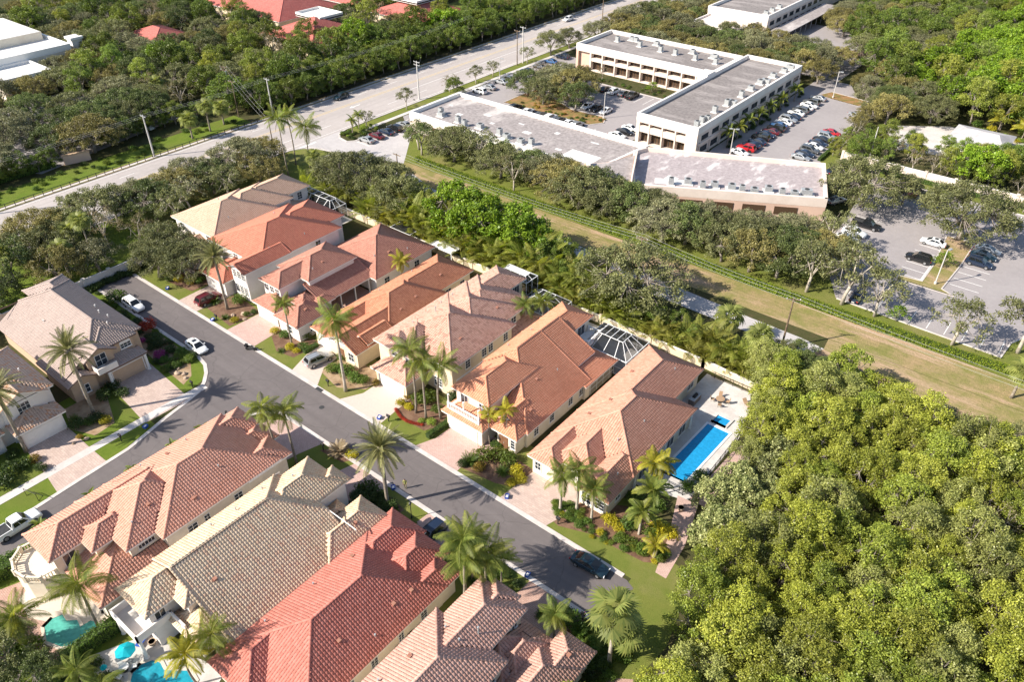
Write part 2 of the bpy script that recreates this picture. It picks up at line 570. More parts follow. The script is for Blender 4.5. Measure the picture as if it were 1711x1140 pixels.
# lawns (each a sheet a few millimetres above the ground)
sheet('lawn', rect(-131.5, -24.2, 52.0, 62.0), .010, M['lawn'])
sheet('lawn', [(-81.9, 30), (-81.9, 39.5), (-80.8, 42.2), (-78.5, 44.0), (-76, 44.4), (-25.2, 44.4), (-25.2, 37.5), (-60, 30)], .010, M['lawn'])
sheet('lawn', [(-24.3, 40), (-17.5, 40.5), (-16.8, 47), (-18.5, 55), (-21, 57), (-24.3, 57)], .012, M['lawn'])
sheet('lawn', [(-131.5, 41), (-131.5, 45.0), (-99.8, 45.0), (-96.8, 44.2), (-94.4, 42.7), (-93.7, 40), (-93.7, -12), (-106, -12), (-106, 41)], .010, M['lawn_green'])
sheet('lawn', rect(-92.4, -88.6, -12, 32), .014, M['lawn_green'])
sheet('lawn', rect(-82.9, -60, -14, 14), .008, M['lawn_green'])
sheet('lawn', rect(-155, -133.1, 8, 61), .010, M['lawn_green'])
sheet('lawn', rect(-155, -133, 61.2, 112), .010, M['lawn'])
sheet('grass_verge', rect(-138, 30, 112.2, 119.2), .012, M['verge'])
sheet('grass_verge', [(-23, 104), (-8, 102), (30, 104), (30, 112.1), (-24, 112.1)], .012, M['verge'])
sheet('lawn', rect(-137.5, 30, 119.3, 133), .011, M['lawn'])
sheet('lawn', rect(-155, -150.5, 124, 330), .012, M['lawn'])
sheet('lawn', rect(-186, -176.4, -30, 112), .010, M['lawn_green'])
sheet('grass_verge', rect(-178.4, -176.4, 20, 330), .016, M['verge'])
sheet('lawn', rect(-225, -196, 214, 260), .010, M['lawn'])
sheet('lawn', rect(-52.5, -44, 178, 200), .012, M['lawn'])
sheet('lawn', rect(-44, 20, 180.6, 184.6), .012, M['lawn'])

# residential street and the side street that leaves it
street = [(-132, 45.2), (-100, 45.2), (-97.0, 44.6), (-95.0, 43.5), (-93.4, 42.0), (-92.0, 40.2), (-91.3, 37.5), (-90.5, 33.5), (-88.8, 27), (-88.3, 18), (-87.7, 10), (-87.2, -25),
          (-83.1, -25), (-83.1, 38.2), (-82.6, 40.6), (-81.3, 43.0), (-79.2, 44.6), (-77, 45.0), (-25.4, 45.0), (-24.9, 45.2), (-24.9, 49.0), (-23.6, 49.6), (-23.4, 51.0), (-24.6, 51.5), (-132, 51.5)]
sheet('street', street, .030, M['asphalt'])
strip('kerb', [(-131.5, 51.75), (-25.2, 51.75)], .62, -.05, .075, M['concrete'])
strip('kerb', [(-78.2, 44.72), (-76.5, 44.75), (-25.2, 44.75)], .60, -.05, .075, M['concrete'])
strip('kerb', [(-131, 45.0), (-100.4, 45.0), (-97.3, 44.4), (-95.3, 43.3), (-93.6, 41.8), (-92.3, 40.1), (-91.6, 37.5), (-90.8, 33.5), (-89.1, 27), (-88.6, 18), (-88.0, 10), (-87.5, -20)], .55, -.05, .08, M['concrete'])
strip('kerb', [(-83.2, -20), (-83.2, 38.0), (-82.6, 40.5), (-81.2, 42.9), (-79.2, 44.5), (-78.3, 44.72)], .45, -.05, .085, M['concrete'])
strip('footpath', [(-92.7, 41.4), (-92.95, 36), (-92.95, -14)], 1.35, -.02, .045, M['sidewalk'])

# driveways
sheet('driveway', [(-116.8, 52.05), (-111.4, 52.05), (-110.8, 59.8), (-117, 59.8)], .028, M['pavers_pale'])
sheet('driveway', [(-102.6, 52.05), (-95.3, 52.05), (-95.7, 58.5), (-102.4, 58.5)], .028, M['pavers'])
sheet('driveway', [(-85.6, 52.05), (-79.6, 52.05), (-82.2, 55.5), (-82.6, 59.5), (-87.3, 59.5), (-87, 56)], .028, M['drive_plain'])
sheet('driveway', [(-74.6, 52.05), (-66.0, 52.05), (-66.6, 60), (-72.9, 60), (-72.9, 55.2)], .028, M['drive_plain'])
sheet('driveway', [(-59.0, 52.05), (-51.3, 52.05), (-51.4, 54), (-49.9, 58.2), (-49.7, 60.2), (-57.6, 60.2), (-57.8, 55)], .028, M['pavers'])
sheet('driveway', [(-43.9, 52.05), (-36.6, 52.05), (-35.6, 55.5), (-35.2, 60.5), (-43.2, 60.5)], .028, M['pavers_pale'])
sheet('driveway', [(-79.2, 36.6), (-71, 36.6), (-70.2, 41), (-69.2, 44.45), (-76.6, 44.45), (-79.0, 42.7)], .028, M['pavers'])
sheet('driveway', [(-64.6, 38.4), (-57.4, 38.4), (-56.4, 44.45), (-62.9, 44.45)], .028, M['pavers'])
sheet('driveway', [(-49.6, 39.5), (-43.6, 39.5), (-44.6, 44.45), (-49.2, 44.45)], .028, M['pavers'])
sheet('driveway', [(-33.6, 36.5), (-27.0, 38.2), (-25.6, 44.45), (-33.2, 44.45)], .028, M['pavers_brown'])
sheet('driveway', [(-105, 32.6), (-93.7, 31.4), (-92.1, 31.4), (-91.8, 38.4), (-93.7, 38.4), (-105, 39.2)], .034, M['pavers_pale'])
sheet('driveway', [(-102, 18.3), (-93, 17.6), (-88.4, 17), (-88.6, 23.9), (-93, 23.8), (-102, 24)], .034, M['pavers_pale'])
sheet('patio', [(-35.2, 64.0), (-25.0, 66.5), (-25.0, 82), (-27.4, 91.5), (-35.2, 91.5)], .026, M['deck'])
sheet('garden_path', [(-26.4, 66.6), (-23.6, 66.8), (-21.8, 60), (-21.2, 54.5), (-22.6, 54.5), (-24.0, 60)], .030, M['pavers'])
sheet('garden_path', [(-25.0, 67), (-22.4, 67), (-22.6, 80), (-24.4, 80)], .022, M['pavers'])
sheet('garden_path', [(-20.0, 40.0), (-17.6, 41.6), (-15.8, 38), (-19, 34)], .030, M['pavers_brown'])
sheet('patio', [(-79.5, 5.0), (-77.8, 9.6), (-73.0, 11.0), (-64.8, 13.9), (-64.8, 9.0), (-65.5, 5.0), (-72, 3.5)], .022, M['pavers_brown'])
sheet('patio', [(-77.2, 8.6), (-76.0, 9.7), (-73.2, 10.8), (-66, 13.7), (-65.4, 12), (-67.2, 8.8), (-70.6, 7.4), (-73.0, 6.2), (-76.2, 6.6)], .030, M['deck_cream'])
sheet('patio', [(-63.4, 8.0), (-60.8, 13.6), (-56.4, 14.4), (-50.8, 16.2), (-49.2, 12.0), (-56, 6.0)], .024, M['deck'])
sheet('patio', rect(-63, -44, 82.5, 91.6), .018, M['deck'])
sheet('patio', rect(-79, -63.2, 84, 91.6), .020, M['deck'])
sheet('patio', rect(-135, -116, 80, 91.6), .020, M['deck'])

# planting beds
for q, poly in enumerate((
        [(-124.8, 54.2), (-117.6, 55.2), (-117.4, 60), (-126, 60)], [(-110.9, 53.8), (-103.2, 53.0), (-102.6, 58.8), (-110.6, 59.6)],
        [(-95.4, 55.6), (-91.5, 53.6), (-88.0, 54.2), (-87.4, 59.5), (-95.6, 59)], [(-81.8, 54.6), (-77, 53.6), (-73.2, 56), (-73.2, 60), (-82, 60)],
        [(-67.2, 55.6), (-64.5, 54.8), (-60.2, 55.0), (-58.2, 58), (-58.4, 61), (-66.6, 60.6)], [(-52, 52.8), (-46, 53.6), (-43.6, 54.6), (-43.4, 58.6), (-49, 59), (-51.2, 56)],
        [(-38.4, 53.6), (-35.4, 53.0), (-31.2, 54.6), (-28, 54.6), (-24.4, 54.9), (-22.4, 56.2), (-23.4, 61), (-30.6, 61), (-35.6, 57.8)],
        [(-68.6, 43.2), (-64.4, 43.6), (-63.4, 45.0), (-66, 46.0)], [(-58.4, 38.5), (-52, 39), (-52.0, 43), (-55, 43.4), (-57, 42.5)],
        [(-30, 40), (-24.5, 41), (-24.2, 44.2), (-26, 44.2)], [(-104, 25.5), (-99, 24), (-95.2, 25.5), (-95.6, 28.6), (-99.5, 30), (-104, 31.6)],
        [(-104, 40), (-95.5, 39.5), (-96.5, 41.5), (-101, 44.2), (-114, 44.4), (-114, 41)])):
    sheet('planting_bed', poly, .016, M['soil'] if q in (10, 11, 3) else M['mulch'])

# the lane behind the houses, its rough end
sheet('lane', [(-146, 112.6), (-137, 114.5), (-122, 115.4), (-114, 112.6), (-75, 112.0), (-36, 109.8), (-27.5, 109.6), (-23.5, 109.0), (-24.6, 107.0), (-28, 105.6), (-60, 105.8), (-112, 107.2), (-146, 108)], .026, M['lane'])
sheet('worn_track', [(-25, 109.0), (-16, 107.9), (-8, 106.6), (2, 107.2), (8, 106.4), (2, 105.0), (-9, 104.6), (-18, 105.6), (-26, 106.8)], .018, M['soil'])

# arterial road
sheet('road', rect(-176.2, -155.2, -160, 620), .030, M['arterial'])
strip('kerb', [(-155.0, 124.5), (-155.0, 330)], .4, -.05, .13, M['concrete'])
strip('kerb', [(-155.0, -60), (-155.0, 106), (-153.6, 110), (-150, 111.8), (-146, 112.2)], .4, -.05, .13, M['concrete'])
strip('kerb', [(-155.0, 124.4), (-154.2, 121.4), (-152.0, 119.4), (-148.6, 118.8), (-147.2, 120.4), (-147.2, 139)], .4, -.05, .14, M['concrete'])
sheet('entrance_drive', [(-155.4, 104.8), (-153.4, 109.2), (-150, 111.2), (-137, 114.4), (-128, 118.2), (-131, 122), (-139, 131.8), (-147, 131.8), (-147.0, 121), (-148.6, 119.1), (-152, 119.7), (-154, 121.7), (-155.4, 125)], .027, M['lane'])
strip('footpath', [(-151.2, 127), (-151.2, 330)], 1.3, -.02, .04, M['sidewalk'])
strip('footpath', [(-177.3, 20), (-177.3, 330)], .8, -.02, .045, M['sidewalk'])
mk = MB()
for y in range(-60, 400, 12):
    for x in (-172.4, -160.2):
        mk.box(x - .07, x + .07, y, y + 3.6, .02, .036)
mk.box(-156.2, -156.06, -100, 400, .02, .036)
mk.box(-175.5, -175.36, -100, 400, .02, .036)
mk.box(-164.1, -163.96, -100, 108, .02, .0362); mk.box(-164.1, -163.96, 150, 400, .02, .0362)
tag(mk.build('lane_markings', M['marking']), kind='structure')
mk = MB()
for x in (-168.6, -167.9):
    mk.box(x - .06, x + .06, -100, 400, .02, .037)
tag(mk.build('centre_line', M['marking_y']), kind='structure')
mk = MB()   # turn arrow and stop bar
mk.box(-166.2, -165.9, 136.5, 139, .02, .038); mk.add([(-166.7, 136.6, .038), (-165.4, 136.6, .038), (-166.05, 135.2, .038)], [(0, 1, 2)])
mk.box(-154.6, -154.1, 108.6, 113.8, .024, .036)
tag(mk.build('turn_arrow', M['marking']), kind='structure')

# car parks
sheet('car_park', [(-27.6, 125.0), (-1.0, 124.4), (-0.6, 129.4), (1.0, 133.5), (20, 134), (20, 180.2), (-40, 180.2), (-39.2, 176), (-36.5, 152), (-37.5, 139), (-32, 133)], .024, M['asphalt_lot'])
sheet('car_park', [(-147, 137.6), (-142.6, 137.6), (-142.6, 154.2), (-99, 156), (-93.5, 158.8), (-93.5, 195), (-101, 195.6), (-139.5, 196.5), (-139.5, 212), (-150.2, 212), (-150.2, 140)], .024, M['asphalt_lot'])
sheet('car_park', rect(-147.0, -142.0, 119.6, 137.4), .025, M['asphalt_lot'])
sheet('car_park', [(-74.4, 163), (-48.5, 176), (-52.8, 182), (-53.2, 200), (-56, 222), (-66, 241), (-75.5, 241), (-75.5, 172)], .024, M['asphalt_lot'])
sheet('car_park', rect(-104, -70, 241.4, 300), .024, M['asphalt_lot'])
sheet('car_park', [(-240, 64), (-196, 58), (-188.5, 62), (-196, 102), (-215, 104), (-240, 90)], .014, M['asphalt_lot'])
sheet('driveway', [(-40, 200), (-18, 206), (-16, 224), (-34, 224), (-48, 214)], .02, M['sidewalk'])
# islands in the car parks
for nm, poly in (('planted_island', [(-21.4, 138.2), (-11.8, 138.4), (-13.9, 139.6), (-13.4, 151), (-13.5, 161), (-18.6, 161), (-17.4, 147), (-17.4, 140.1), (-21.4, 139.6)]),
                 ('planted_island', [(-136, 165.2), (-107.8, 166.2), (-105.6, 169.5), (-107.6, 173.2), (-118, 172.4), (-136, 181)]),
                 ('planted_island', [(-70, 226), (-58, 224), (-54, 229), (-68, 231)])):
    m = MB(); m.prism(poly, -.04, .10)
    tag(m.build(nm, M['verge'] if poly[0][0] > -60 else M['dirt']), kind='structure')
    tag(MB().ribbon(poly + [poly[0], poly[1]], .22, -.04, .16).build('kerb', M['concrete']), kind='structure')
strip('kerb', [(-27.4, 124.8), (-1.0, 124.25), (-0.6, 129.4), (1.2, 133.4), (20, 133.8)], .25, -.04, .15, M['concrete'])
strip('kerb', [(-40, 180.3), (20, 180.3)], .25, -.04, .15, M['concrete'])
strip('kerb', [(-53.0, 182), (-53.4, 200), (-56.4, 222)], .25, -.04, .15, M['concrete'])
strip('kerb', [(-139.2, 195.8), (-101, 195.0), (-93.8, 194.4)], .25, -.04, .15, M['concrete'])
sl = MB()
for k in range(10):
    x = -26.3 + k * 2.76
    sl.box(x - .06, x + .06, 125.2, 129.6, .02, .030)
for x0, x1, ys in ((-21.9, -17.6, (140.6, 143.3, 146.0, 148.7, 151.4, 154.1, 156.8)), (-13.2, -8.4, (142.4, 145.1, 147.8, 150.5, 153.2, 155.9, 158.6)), (-36, -30.6, (144.9, 147.6, 150.4, 153.1, 155.8, 158.5))):
    for y in ys: sl.box(x0, x1, y - .06, y + .06, .02, .030)
sl.box(-17.85, -17.6, 140.4, 157, .02, .0302)
for k in range(20):
    y = 171.2 + k * 2.75
    sl.box(-71.6, -66.8, y - .06, y + .06, .02, .030)
for k in range(9):
    y = 178 + k * 2.75
    sl.box(-58.6, -54, y - .06, y + .06, .02, .030)
for k in range(16):
    x = -39 + k * 2.75
    if x < -1: sl.box(x - .06, x + .06, 174, 179.6, .02, .030)
for k in range(11):
    x = -134 + k * 2.9
    sl.box(x - .06, x + .06, 160.6, 165, .02, .030)
    sl.box(x - .06, x + .06, 188, 194, .02, .030)
for k in range(7):
    y = 120.4 + k * 2.75
    sl.box(-147, -142.2, y - .06, y + .06, .021, .031)
tag(sl.build('parking_bay_lines', M['marking']), kind='structure')
# drain grate and cover in the street
m = MB(); m.box(-79.3, -77.9, 51.32, 51.9, .03, .082); tag(m.build('drain_grate', M['metal_dark']), 'dark storm drain grate set in the kerb beside a driveway', 'drain grate')
m = MB(); m.prism([(-75.2 + .4 * math.cos(a * math.pi / 8), 49.2 + .4 * math.sin(a * math.pi / 8)) for a in range(16)], .0, .036); tag(m.build('manhole_cover', M['metal_dark']), 'round dark manhole cover in the residential street', 'manhole')
# ================================================================ tiled-roof houses
OV = .5                                    # roof overhang


class Blk:
    """one roofed volume of a house: eave rectangle, one plane per sloping side.
    sides: dict side -> (eave z, pitch); side x/X/y/Y; a missing side is a gable"""
    def __init__(s, x0, x1, y0, y1, ez=3.1, p=.45, sides='xXyY', over=None, walls=True):
        s.r = (x0, x1, y0, y1); s.walls = walls
        s.pl = {k: (ez, p) for k in sides}
        if over: s.pl.update(over)
        s.ez = min(e for e, _ in s.pl.values())

    def dist(s, k, x, y):
        x0, x1, y0, y1 = s.r
        return {'x': x - x0, 'X': x1 - x, 'y': y - y0, 'Y': y1 - y}[k]

    def pz(s, k, x, y):
        e, p = s.pl[k]
        return e + p * s.dist(k, x, y)

    def z(s, x, y):
        return np.min([s.pz(k, x, y) for k in s.pl], axis=0)

    def inside(s, x, y, ins):
        x0, x1, y0, y1 = s.r
        return (x > x0 + ins) & (x < x1 - ins) & (y > y0 + ins) & (y < y1 - ins)


def clip(poly, a, b, c):
    """keep a*x+b*y+c >= 0"""
    out = []
    for i, p in enumerate(poly):
        q = poly[(i + 1) % len(poly)]
        dp, dq = a * p[0] + b * p[1] + c, a * q[0] + b * q[1] + c
        if dp >= -1e-9: out.append(p)
        if (dp > 1e-9 and dq < -1e-9) or (dp < -1e-9 and dq > 1e-9):
            t = dp / (dp - dq)
            out.append((p[0] + t * (q[0] - p[0]), p[1] + t * (q[1] - p[1])))
    return out


def lin(b, k):
    """plane k as z = A x + B y + C"""
    e, p = b.pl[k]; x0, x1, y0, y1 = b.r
    return {'x': (p, 0, e - p * x0), 'X': (-p, 0, e + p * x1), 'y': (0, p, e - p * y0), 'Y': (0, -p, e + p * y1)}[k]


def plane_poly(b, k):
    x0, x1, y0, y1 = b.r
    poly = [(x0, y0), (x1, y0), (x1, y1), (x0, y1)]
    A = lin(b, k)
    for j in b.pl:
        if j == k: continue
        B = lin(b, j)
        poly = clip(poly, B[0] - A[0], B[1] - A[1], B[2] - A[2])
        if len(poly) < 3: return []
    return poly


def hidden(blks, i, x, y, z):
    """is a roof point of block i buried in another block?"""
    h = np.zeros(len(x), bool)
    for j, o in enumerate(blks):
        if j == i: continue
        zo = o.z(x, y)
        up = o.ez > z + .6
        ins = np.where(up, OV, 0.02)
        x0, x1, y0, y1 = o.r
        inn = (x > x0 + ins) & (x < x1 - ins) & (y > y0 + ins) & (y < y1 - ins)
        h |= inn & ((zo > z + .06) | ((np.abs(zo - z) <= .06) & (j < i)))
    return h


RNG = np.random.default_rng(7)


def tiles(blks, mat, flat=False, w=.34, c=.39):
    """all barrel tiles of a roof as one mesh (world coordinates)"""
    hw, hh = (.168, .02) if flat else (.166, .048)
    prof = [(-hw, 0), (-hw * .72, hh * .8), (0, hh), (hw * .72, hh * .8), (hw, 0)] if not flat else [(-hw, 0), (-hw, hh), (0, hh), (hw, hh), (hw, 0)]
    V, TV = [], []
    for i, b in enumerate(blks):
        x0, x1, y0, y1 = b.r
        for k, (e, p) in b.pl.items():
            ca = 1 / math.sqrt(1 + p * p); sa = p * ca
            L = (y1 - y0) if k in 'xX' else (x1 - x0)
            D = (x1 - x0) if k in 'xX' else (y1 - y0)
            nt_, nr = int(L / w), int(D / (c * ca)) + 1
            t0 = (L - nt_ * w) / 2 + w / 2
            tt, dd = np.meshgrid(t0 + np.arange(nt_) * w, np.arange(nr) * c * ca, indexing='ij')
            tt, dd = tt.ravel(), dd.ravel()
            if k == 'x': cx, cy, T_, I_ = x0 + dd, y1 - tt, (0, -1), (1, 0)
            if k == 'X': cx, cy, T_, I_ = x1 - dd, y0 + tt, (0, 1), (-1, 0)
            if k == 'y': cx, cy, T_, I_ = x0 + tt, y0 + dd, (1, 0), (0, 1)
            if k == 'Y': cx, cy, T_, I_ = x1 - tt, y1 - dd, (-1, 0), (0, -1)
            mx, my = cx + I_[0] * c * ca * .5, cy + I_[1] * c * ca * .5
            zz = b.pz(k, mx, my)
            keep = (zz <= b.z(mx, my) + .01) & b.inside(mx, my, 0.0)
            keep &= ~hidden(blks, i, mx, my, zz)
            cx, cy = cx[keep], cy[keep]
            if not len(cx): continue
            n = len(cx)
            z0 = b.pz(k, cx, cy)
            jit = RNG.normal(0, .006, n)
            pts = np.zeros((n, 10, 3))
            for s_, (up, lift) in enumerate(((-.03, .032), (c + .02, .006))):
                for q, (t, h) in enumerate(prof):
                    tap = 1.0 if s_ == 0 else .86
                    hx = (up * ca - (h * .9 + lift) * sa)
                    pts[:, s_ * 5 + q, 0] = cx + I_[0] * hx + T_[0] * t * tap
                    pts[:, s_ * 5 + q, 1] = cy + I_[1] * hx + T_[1] * t * tap
                    pts[:, s_ * 5 + q, 2] = z0 + up * sa + (h * tap + lift + jit) * ca
            V.append(pts.reshape(-1, 3))
            TV.append(np.repeat(RNG.random(n), 10))
    V = np.concatenate(V); TV = np.concatenate(TV)
    n = len(V) // 10
    base = (np.arange(n) * 10)[:, None]
    f1 = np.array([0, 1, 6, 5, 1, 2, 7, 6, 2, 3, 8, 7, 3, 4, 9, 8, 4, 3, 2, 1, 0])
    loops = (base + f1[None, :]).ravel()
    tot = np.tile([4, 4, 4, 4, 5], n)
    st = np.concatenate([[0], np.cumsum(tot)[:-1]])
    return V, loops, st, tot, TV


def caps(blks):
    """ridge, hip and rake cap segments [(p0, p1)]"""
    out = []
    for i, b in enumerate(blks):
        ks = list(b.pl)
        for k in ks:
            poly = plane_poly(b, k)
            if len(poly) < 3: continue
            for a, q in zip(poly, poly[1:] + poly[:1]):
                m = ((a[0] + q[0]) / 2, (a[1] + q[1]) / 2)
                zk = b.pz(k, *m)
                hit = [j for j in ks if j != k and abs(b.pz(j, *m) - zk) < 1e-3]
                x0, x1, y0, y1 = b.r
                rake = None
                if not hit:
                    for s_, on in (('x', abs(m[0] - x0) < 1e-3 and abs(a[0] - q[0]) < 1e-3), ('X', abs(m[0] - x1) < 1e-3 and abs(a[0] - q[0]) < 1e-3), ('y', abs(m[1] - y0) < 1e-3 and abs(a[1] - q[1]) < 1e-3), ('Y', abs(m[1] - y1) < 1e-3 and abs(a[1] - q[1]) < 1e-3)):
                        if on and s_ not in b.pl: rake = s_
                if (hit and ks.index(hit[0]) > ks.index(k)) or rake:
                    out.append((i, Vector((a[0], a[1], b.pz(k, *a))), Vector((q[0], q[1], b.pz(k, *q)))))
    return out


def cap_mesh(blks):
    V, F, TV = [], [], []
    for i, p, q in caps(blks):
        if p.z > q.z: p, q = q, p
        d = q - p; L = d.length
        if L < .3: continue
        n = max(1, int(L / .40)); u = d.normalized()
        s = u.cross(Vector((0, 0, 1)))
        if s.length < 1e-3: continue
        s.normalize(); up = s.cross(u)
        mids = np.array([p + d * ((a + .5) / n) for a in range(n)])
        hid = hidden(blks, i, mids[:, 0], mids[:, 1], mids[:, 2] - .02)
        for a in range(n):
            if hid[a]: continue
            for e, (f, lift, r) in enumerate(((a / n - .02 / L, .10, .17), ((a + 1) / n + .03 / L, .06, .145))):
                o = p + d * f + up * lift
                for ang in (-90, -45, 0, 45, 90):
                    t = R(ang)
                    V.append(o + s * (math.sin(t) * r) + up * (math.cos(t) * r * .75 - .05))
            TV += [random.random()] * 10
    n = len(V) // 10
    if not n: return None
    base = (np.arange(n) * 10)[:, None]
    f1 = np.array([5, 6, 1, 0, 6, 7, 2, 1, 7, 8, 3, 2, 8, 9, 4, 3, 0, 1, 2, 3, 4])
    tot = np.tile([4, 4, 4, 4, 5], n)
    return np.array([tuple(v) for v in V]), (base + f1[None, :]).ravel(), np.concatenate([[0], np.cumsum(tot)[:-1]]), tot, np.array(TV)


def tri_mesh(name, data, mat, org):
    V, loops, st, tot, TV = data
    return np_mesh(name, V - np.array(org), loops, st, tot, mat, False, {'tv': TV})


FACE = {'x': (-1, 0), 'X': (1, 0), 'y': (0, -1), 'Y': (0, 1)}


def on_wall(side, c, a, z, d=0.0):
    """point on a wall: side, wall coordinate c, along a, height z, d outwards"""
    n = FACE[side]
    if side in 'xX': return (c + n[0] * d, a, z)
    return (a, c + n[1] * d, z)


def wbox(m, side, c, a0, a1, z0, z1, d0, d1):
    p, q = on_wall(side, c, a0, z0, d0), on_wall(side, c, a1, z1, d1)
    m.box(min(p[0], q[0]), max(p[0], q[0]), min(p[1], q[1]), max(p[1], q[1]), min(p[2], q[2]), max(p[2], q[2]))


def window(house, side, c, a, z, w, h, nx=2, ny=2, frame=None, glass=None, name='window'):
    f = MB()
    t = .07
    wbox(f, side, c, a - w / 2, a + w / 2, z, z + t, -.02, .07)
    wbox(f, side, c, a - w / 2, a + w / 2, z + h - t, z + h, -.02, .07)
    wbox(f, side, c, a - w / 2, a - w / 2 + t, z + t, z + h - t, -.02, .07)
    wbox(f, side, c, a + w / 2 - t, a + w / 2, z + t, z + h - t, -.02, .07)
    for i in range(1, nx):
        x = a - w / 2 + w * i / nx
        wbox(f, side, c, x - .025, x + .025, z + t, z + h - t, -.02, .055)
    for i in range(1, ny):
        y = z + h * i / ny
        wbox(f, side, c, a - w / 2 + t, a + w / 2 - t, y - .025, y + .025, -.02, .05)
    wbox(f, side, c, a - w / 2 - .08, a + w / 2 + .08, z - .09, z - .002, -.02, .13)
    fo = f.build(name, frame or M['white'], house)
    g_ = MB(); wbox(g_, side, c, a - w / 2 + .03, a + w / 2 - .03, z + .03, z + h - .03, -.01, .025)
    g_.build('pane', glass or M['glass'], fo)
    return fo


def arch_window(house, side, c, a, z, w, h):
    fo = window(house, side, c, a, z, w, h, 3, 2)
    m = MB()
    n = 10
    pts = [(a + (w / 2 + .05) * math.cos(math.pi * k / n), z + h + .002 + (w / 2.6) * math.sin(math.pi * k / n)) for k in range(n + 1)]
    v0 = [on_wall(side, c, p, q, .06) for p, q in pts]
    v1 = [on_wall(side, c, p, q, -.02) for p, q in pts]
    m.add(v0 + v1, [tuple(range(n + 1)), tuple(reversed(range(n + 1, 2 * n + 2)))] + [(i, i + 1, n + 2 + i, n + 1 + i) for i in range(n)])
    m.build('arch_head', M['white'], fo)
    return fo


def garage(house, side, c, a, w=4.9, h=2.25, mat=None):
    m = MB()
    rows = 4
    for r in range(rows):
        z = .03 + r * h / rows
        for q in range(4):
            wbox(m, side, c, a - w / 2 + q * w / 4 + .03, a - w / 2 + (q + 1) * w / 4 - .03, z + .03, z + h / rows - .03, -.02, .035)
    wbox(m, side, c, a - w / 2, a + w / 2, .03, h + .03, -.02, .02)
    d = m.build('garage_door', mat or M['white'], house)
    t = MB()
    for s in (-1, 1): wbox(t, side, c, a + s * (w / 2 + .08) - .08, a + s * (w / 2 + .08) + .08, .03, h + .2, -.02, .07)
    wbox(t, side, c, a - w / 2, a + w / 2, h + .04, h + .2, -.02, .065)
    t.build('door_frame', M['white'], d)
    return d


def door(house, side, c, a, w=1.6, h=2.3, mat=None):
    m = MB(); wbox(m, side, c, a - w / 2, a + w / 2, .05, h, -.02, .03)
    for s in (-1, 1): wbox(m, side, c, a + s * w / 4 - w * .16, a + s * w / 4 + w * .16, .3, h - .3, .03, .05)
    d = m.build('front_door', mat or surf('door_wood', (.2, .1, .055), .5, .2, 5.0), house)
    k = MB(); p = on_wall(side, c, a + .1, 1.05, .07); k.obox(p, (.07, .07, .16)); k.build('handle', M['metal'], d)
    return d


TILE_NOW = [None]


def vent(house, blk, x, y, tall=.35, kind=0, mat=None):
    z = float(blk.z(x, y))
    m = MB()
    if kind == 0:
        m.obox((x, y, z + .10), (.36, .34, .26)); m.obox((x + .03, y, z + .245), (.42, .4, .04))
    else:
        m.tube([(x, y, z - .2), (x, y, z + tall)], .07, 8)
        m.tube([(x, y, z + tall), (x, y, z + tall + .12)], [.12, .1], 8)
    return m.build('roof_vent' if kind == 0 else 'vent_pipe', mat or (M['metal'] if kind else TILE_NOW[0]), house)


def tcol2(tile):
    return surf(tile.name + '_vent', (.34, .16, .11) if 'taupe' not in tile.name else (.3, .24, .2), .8, .15, 4.0)


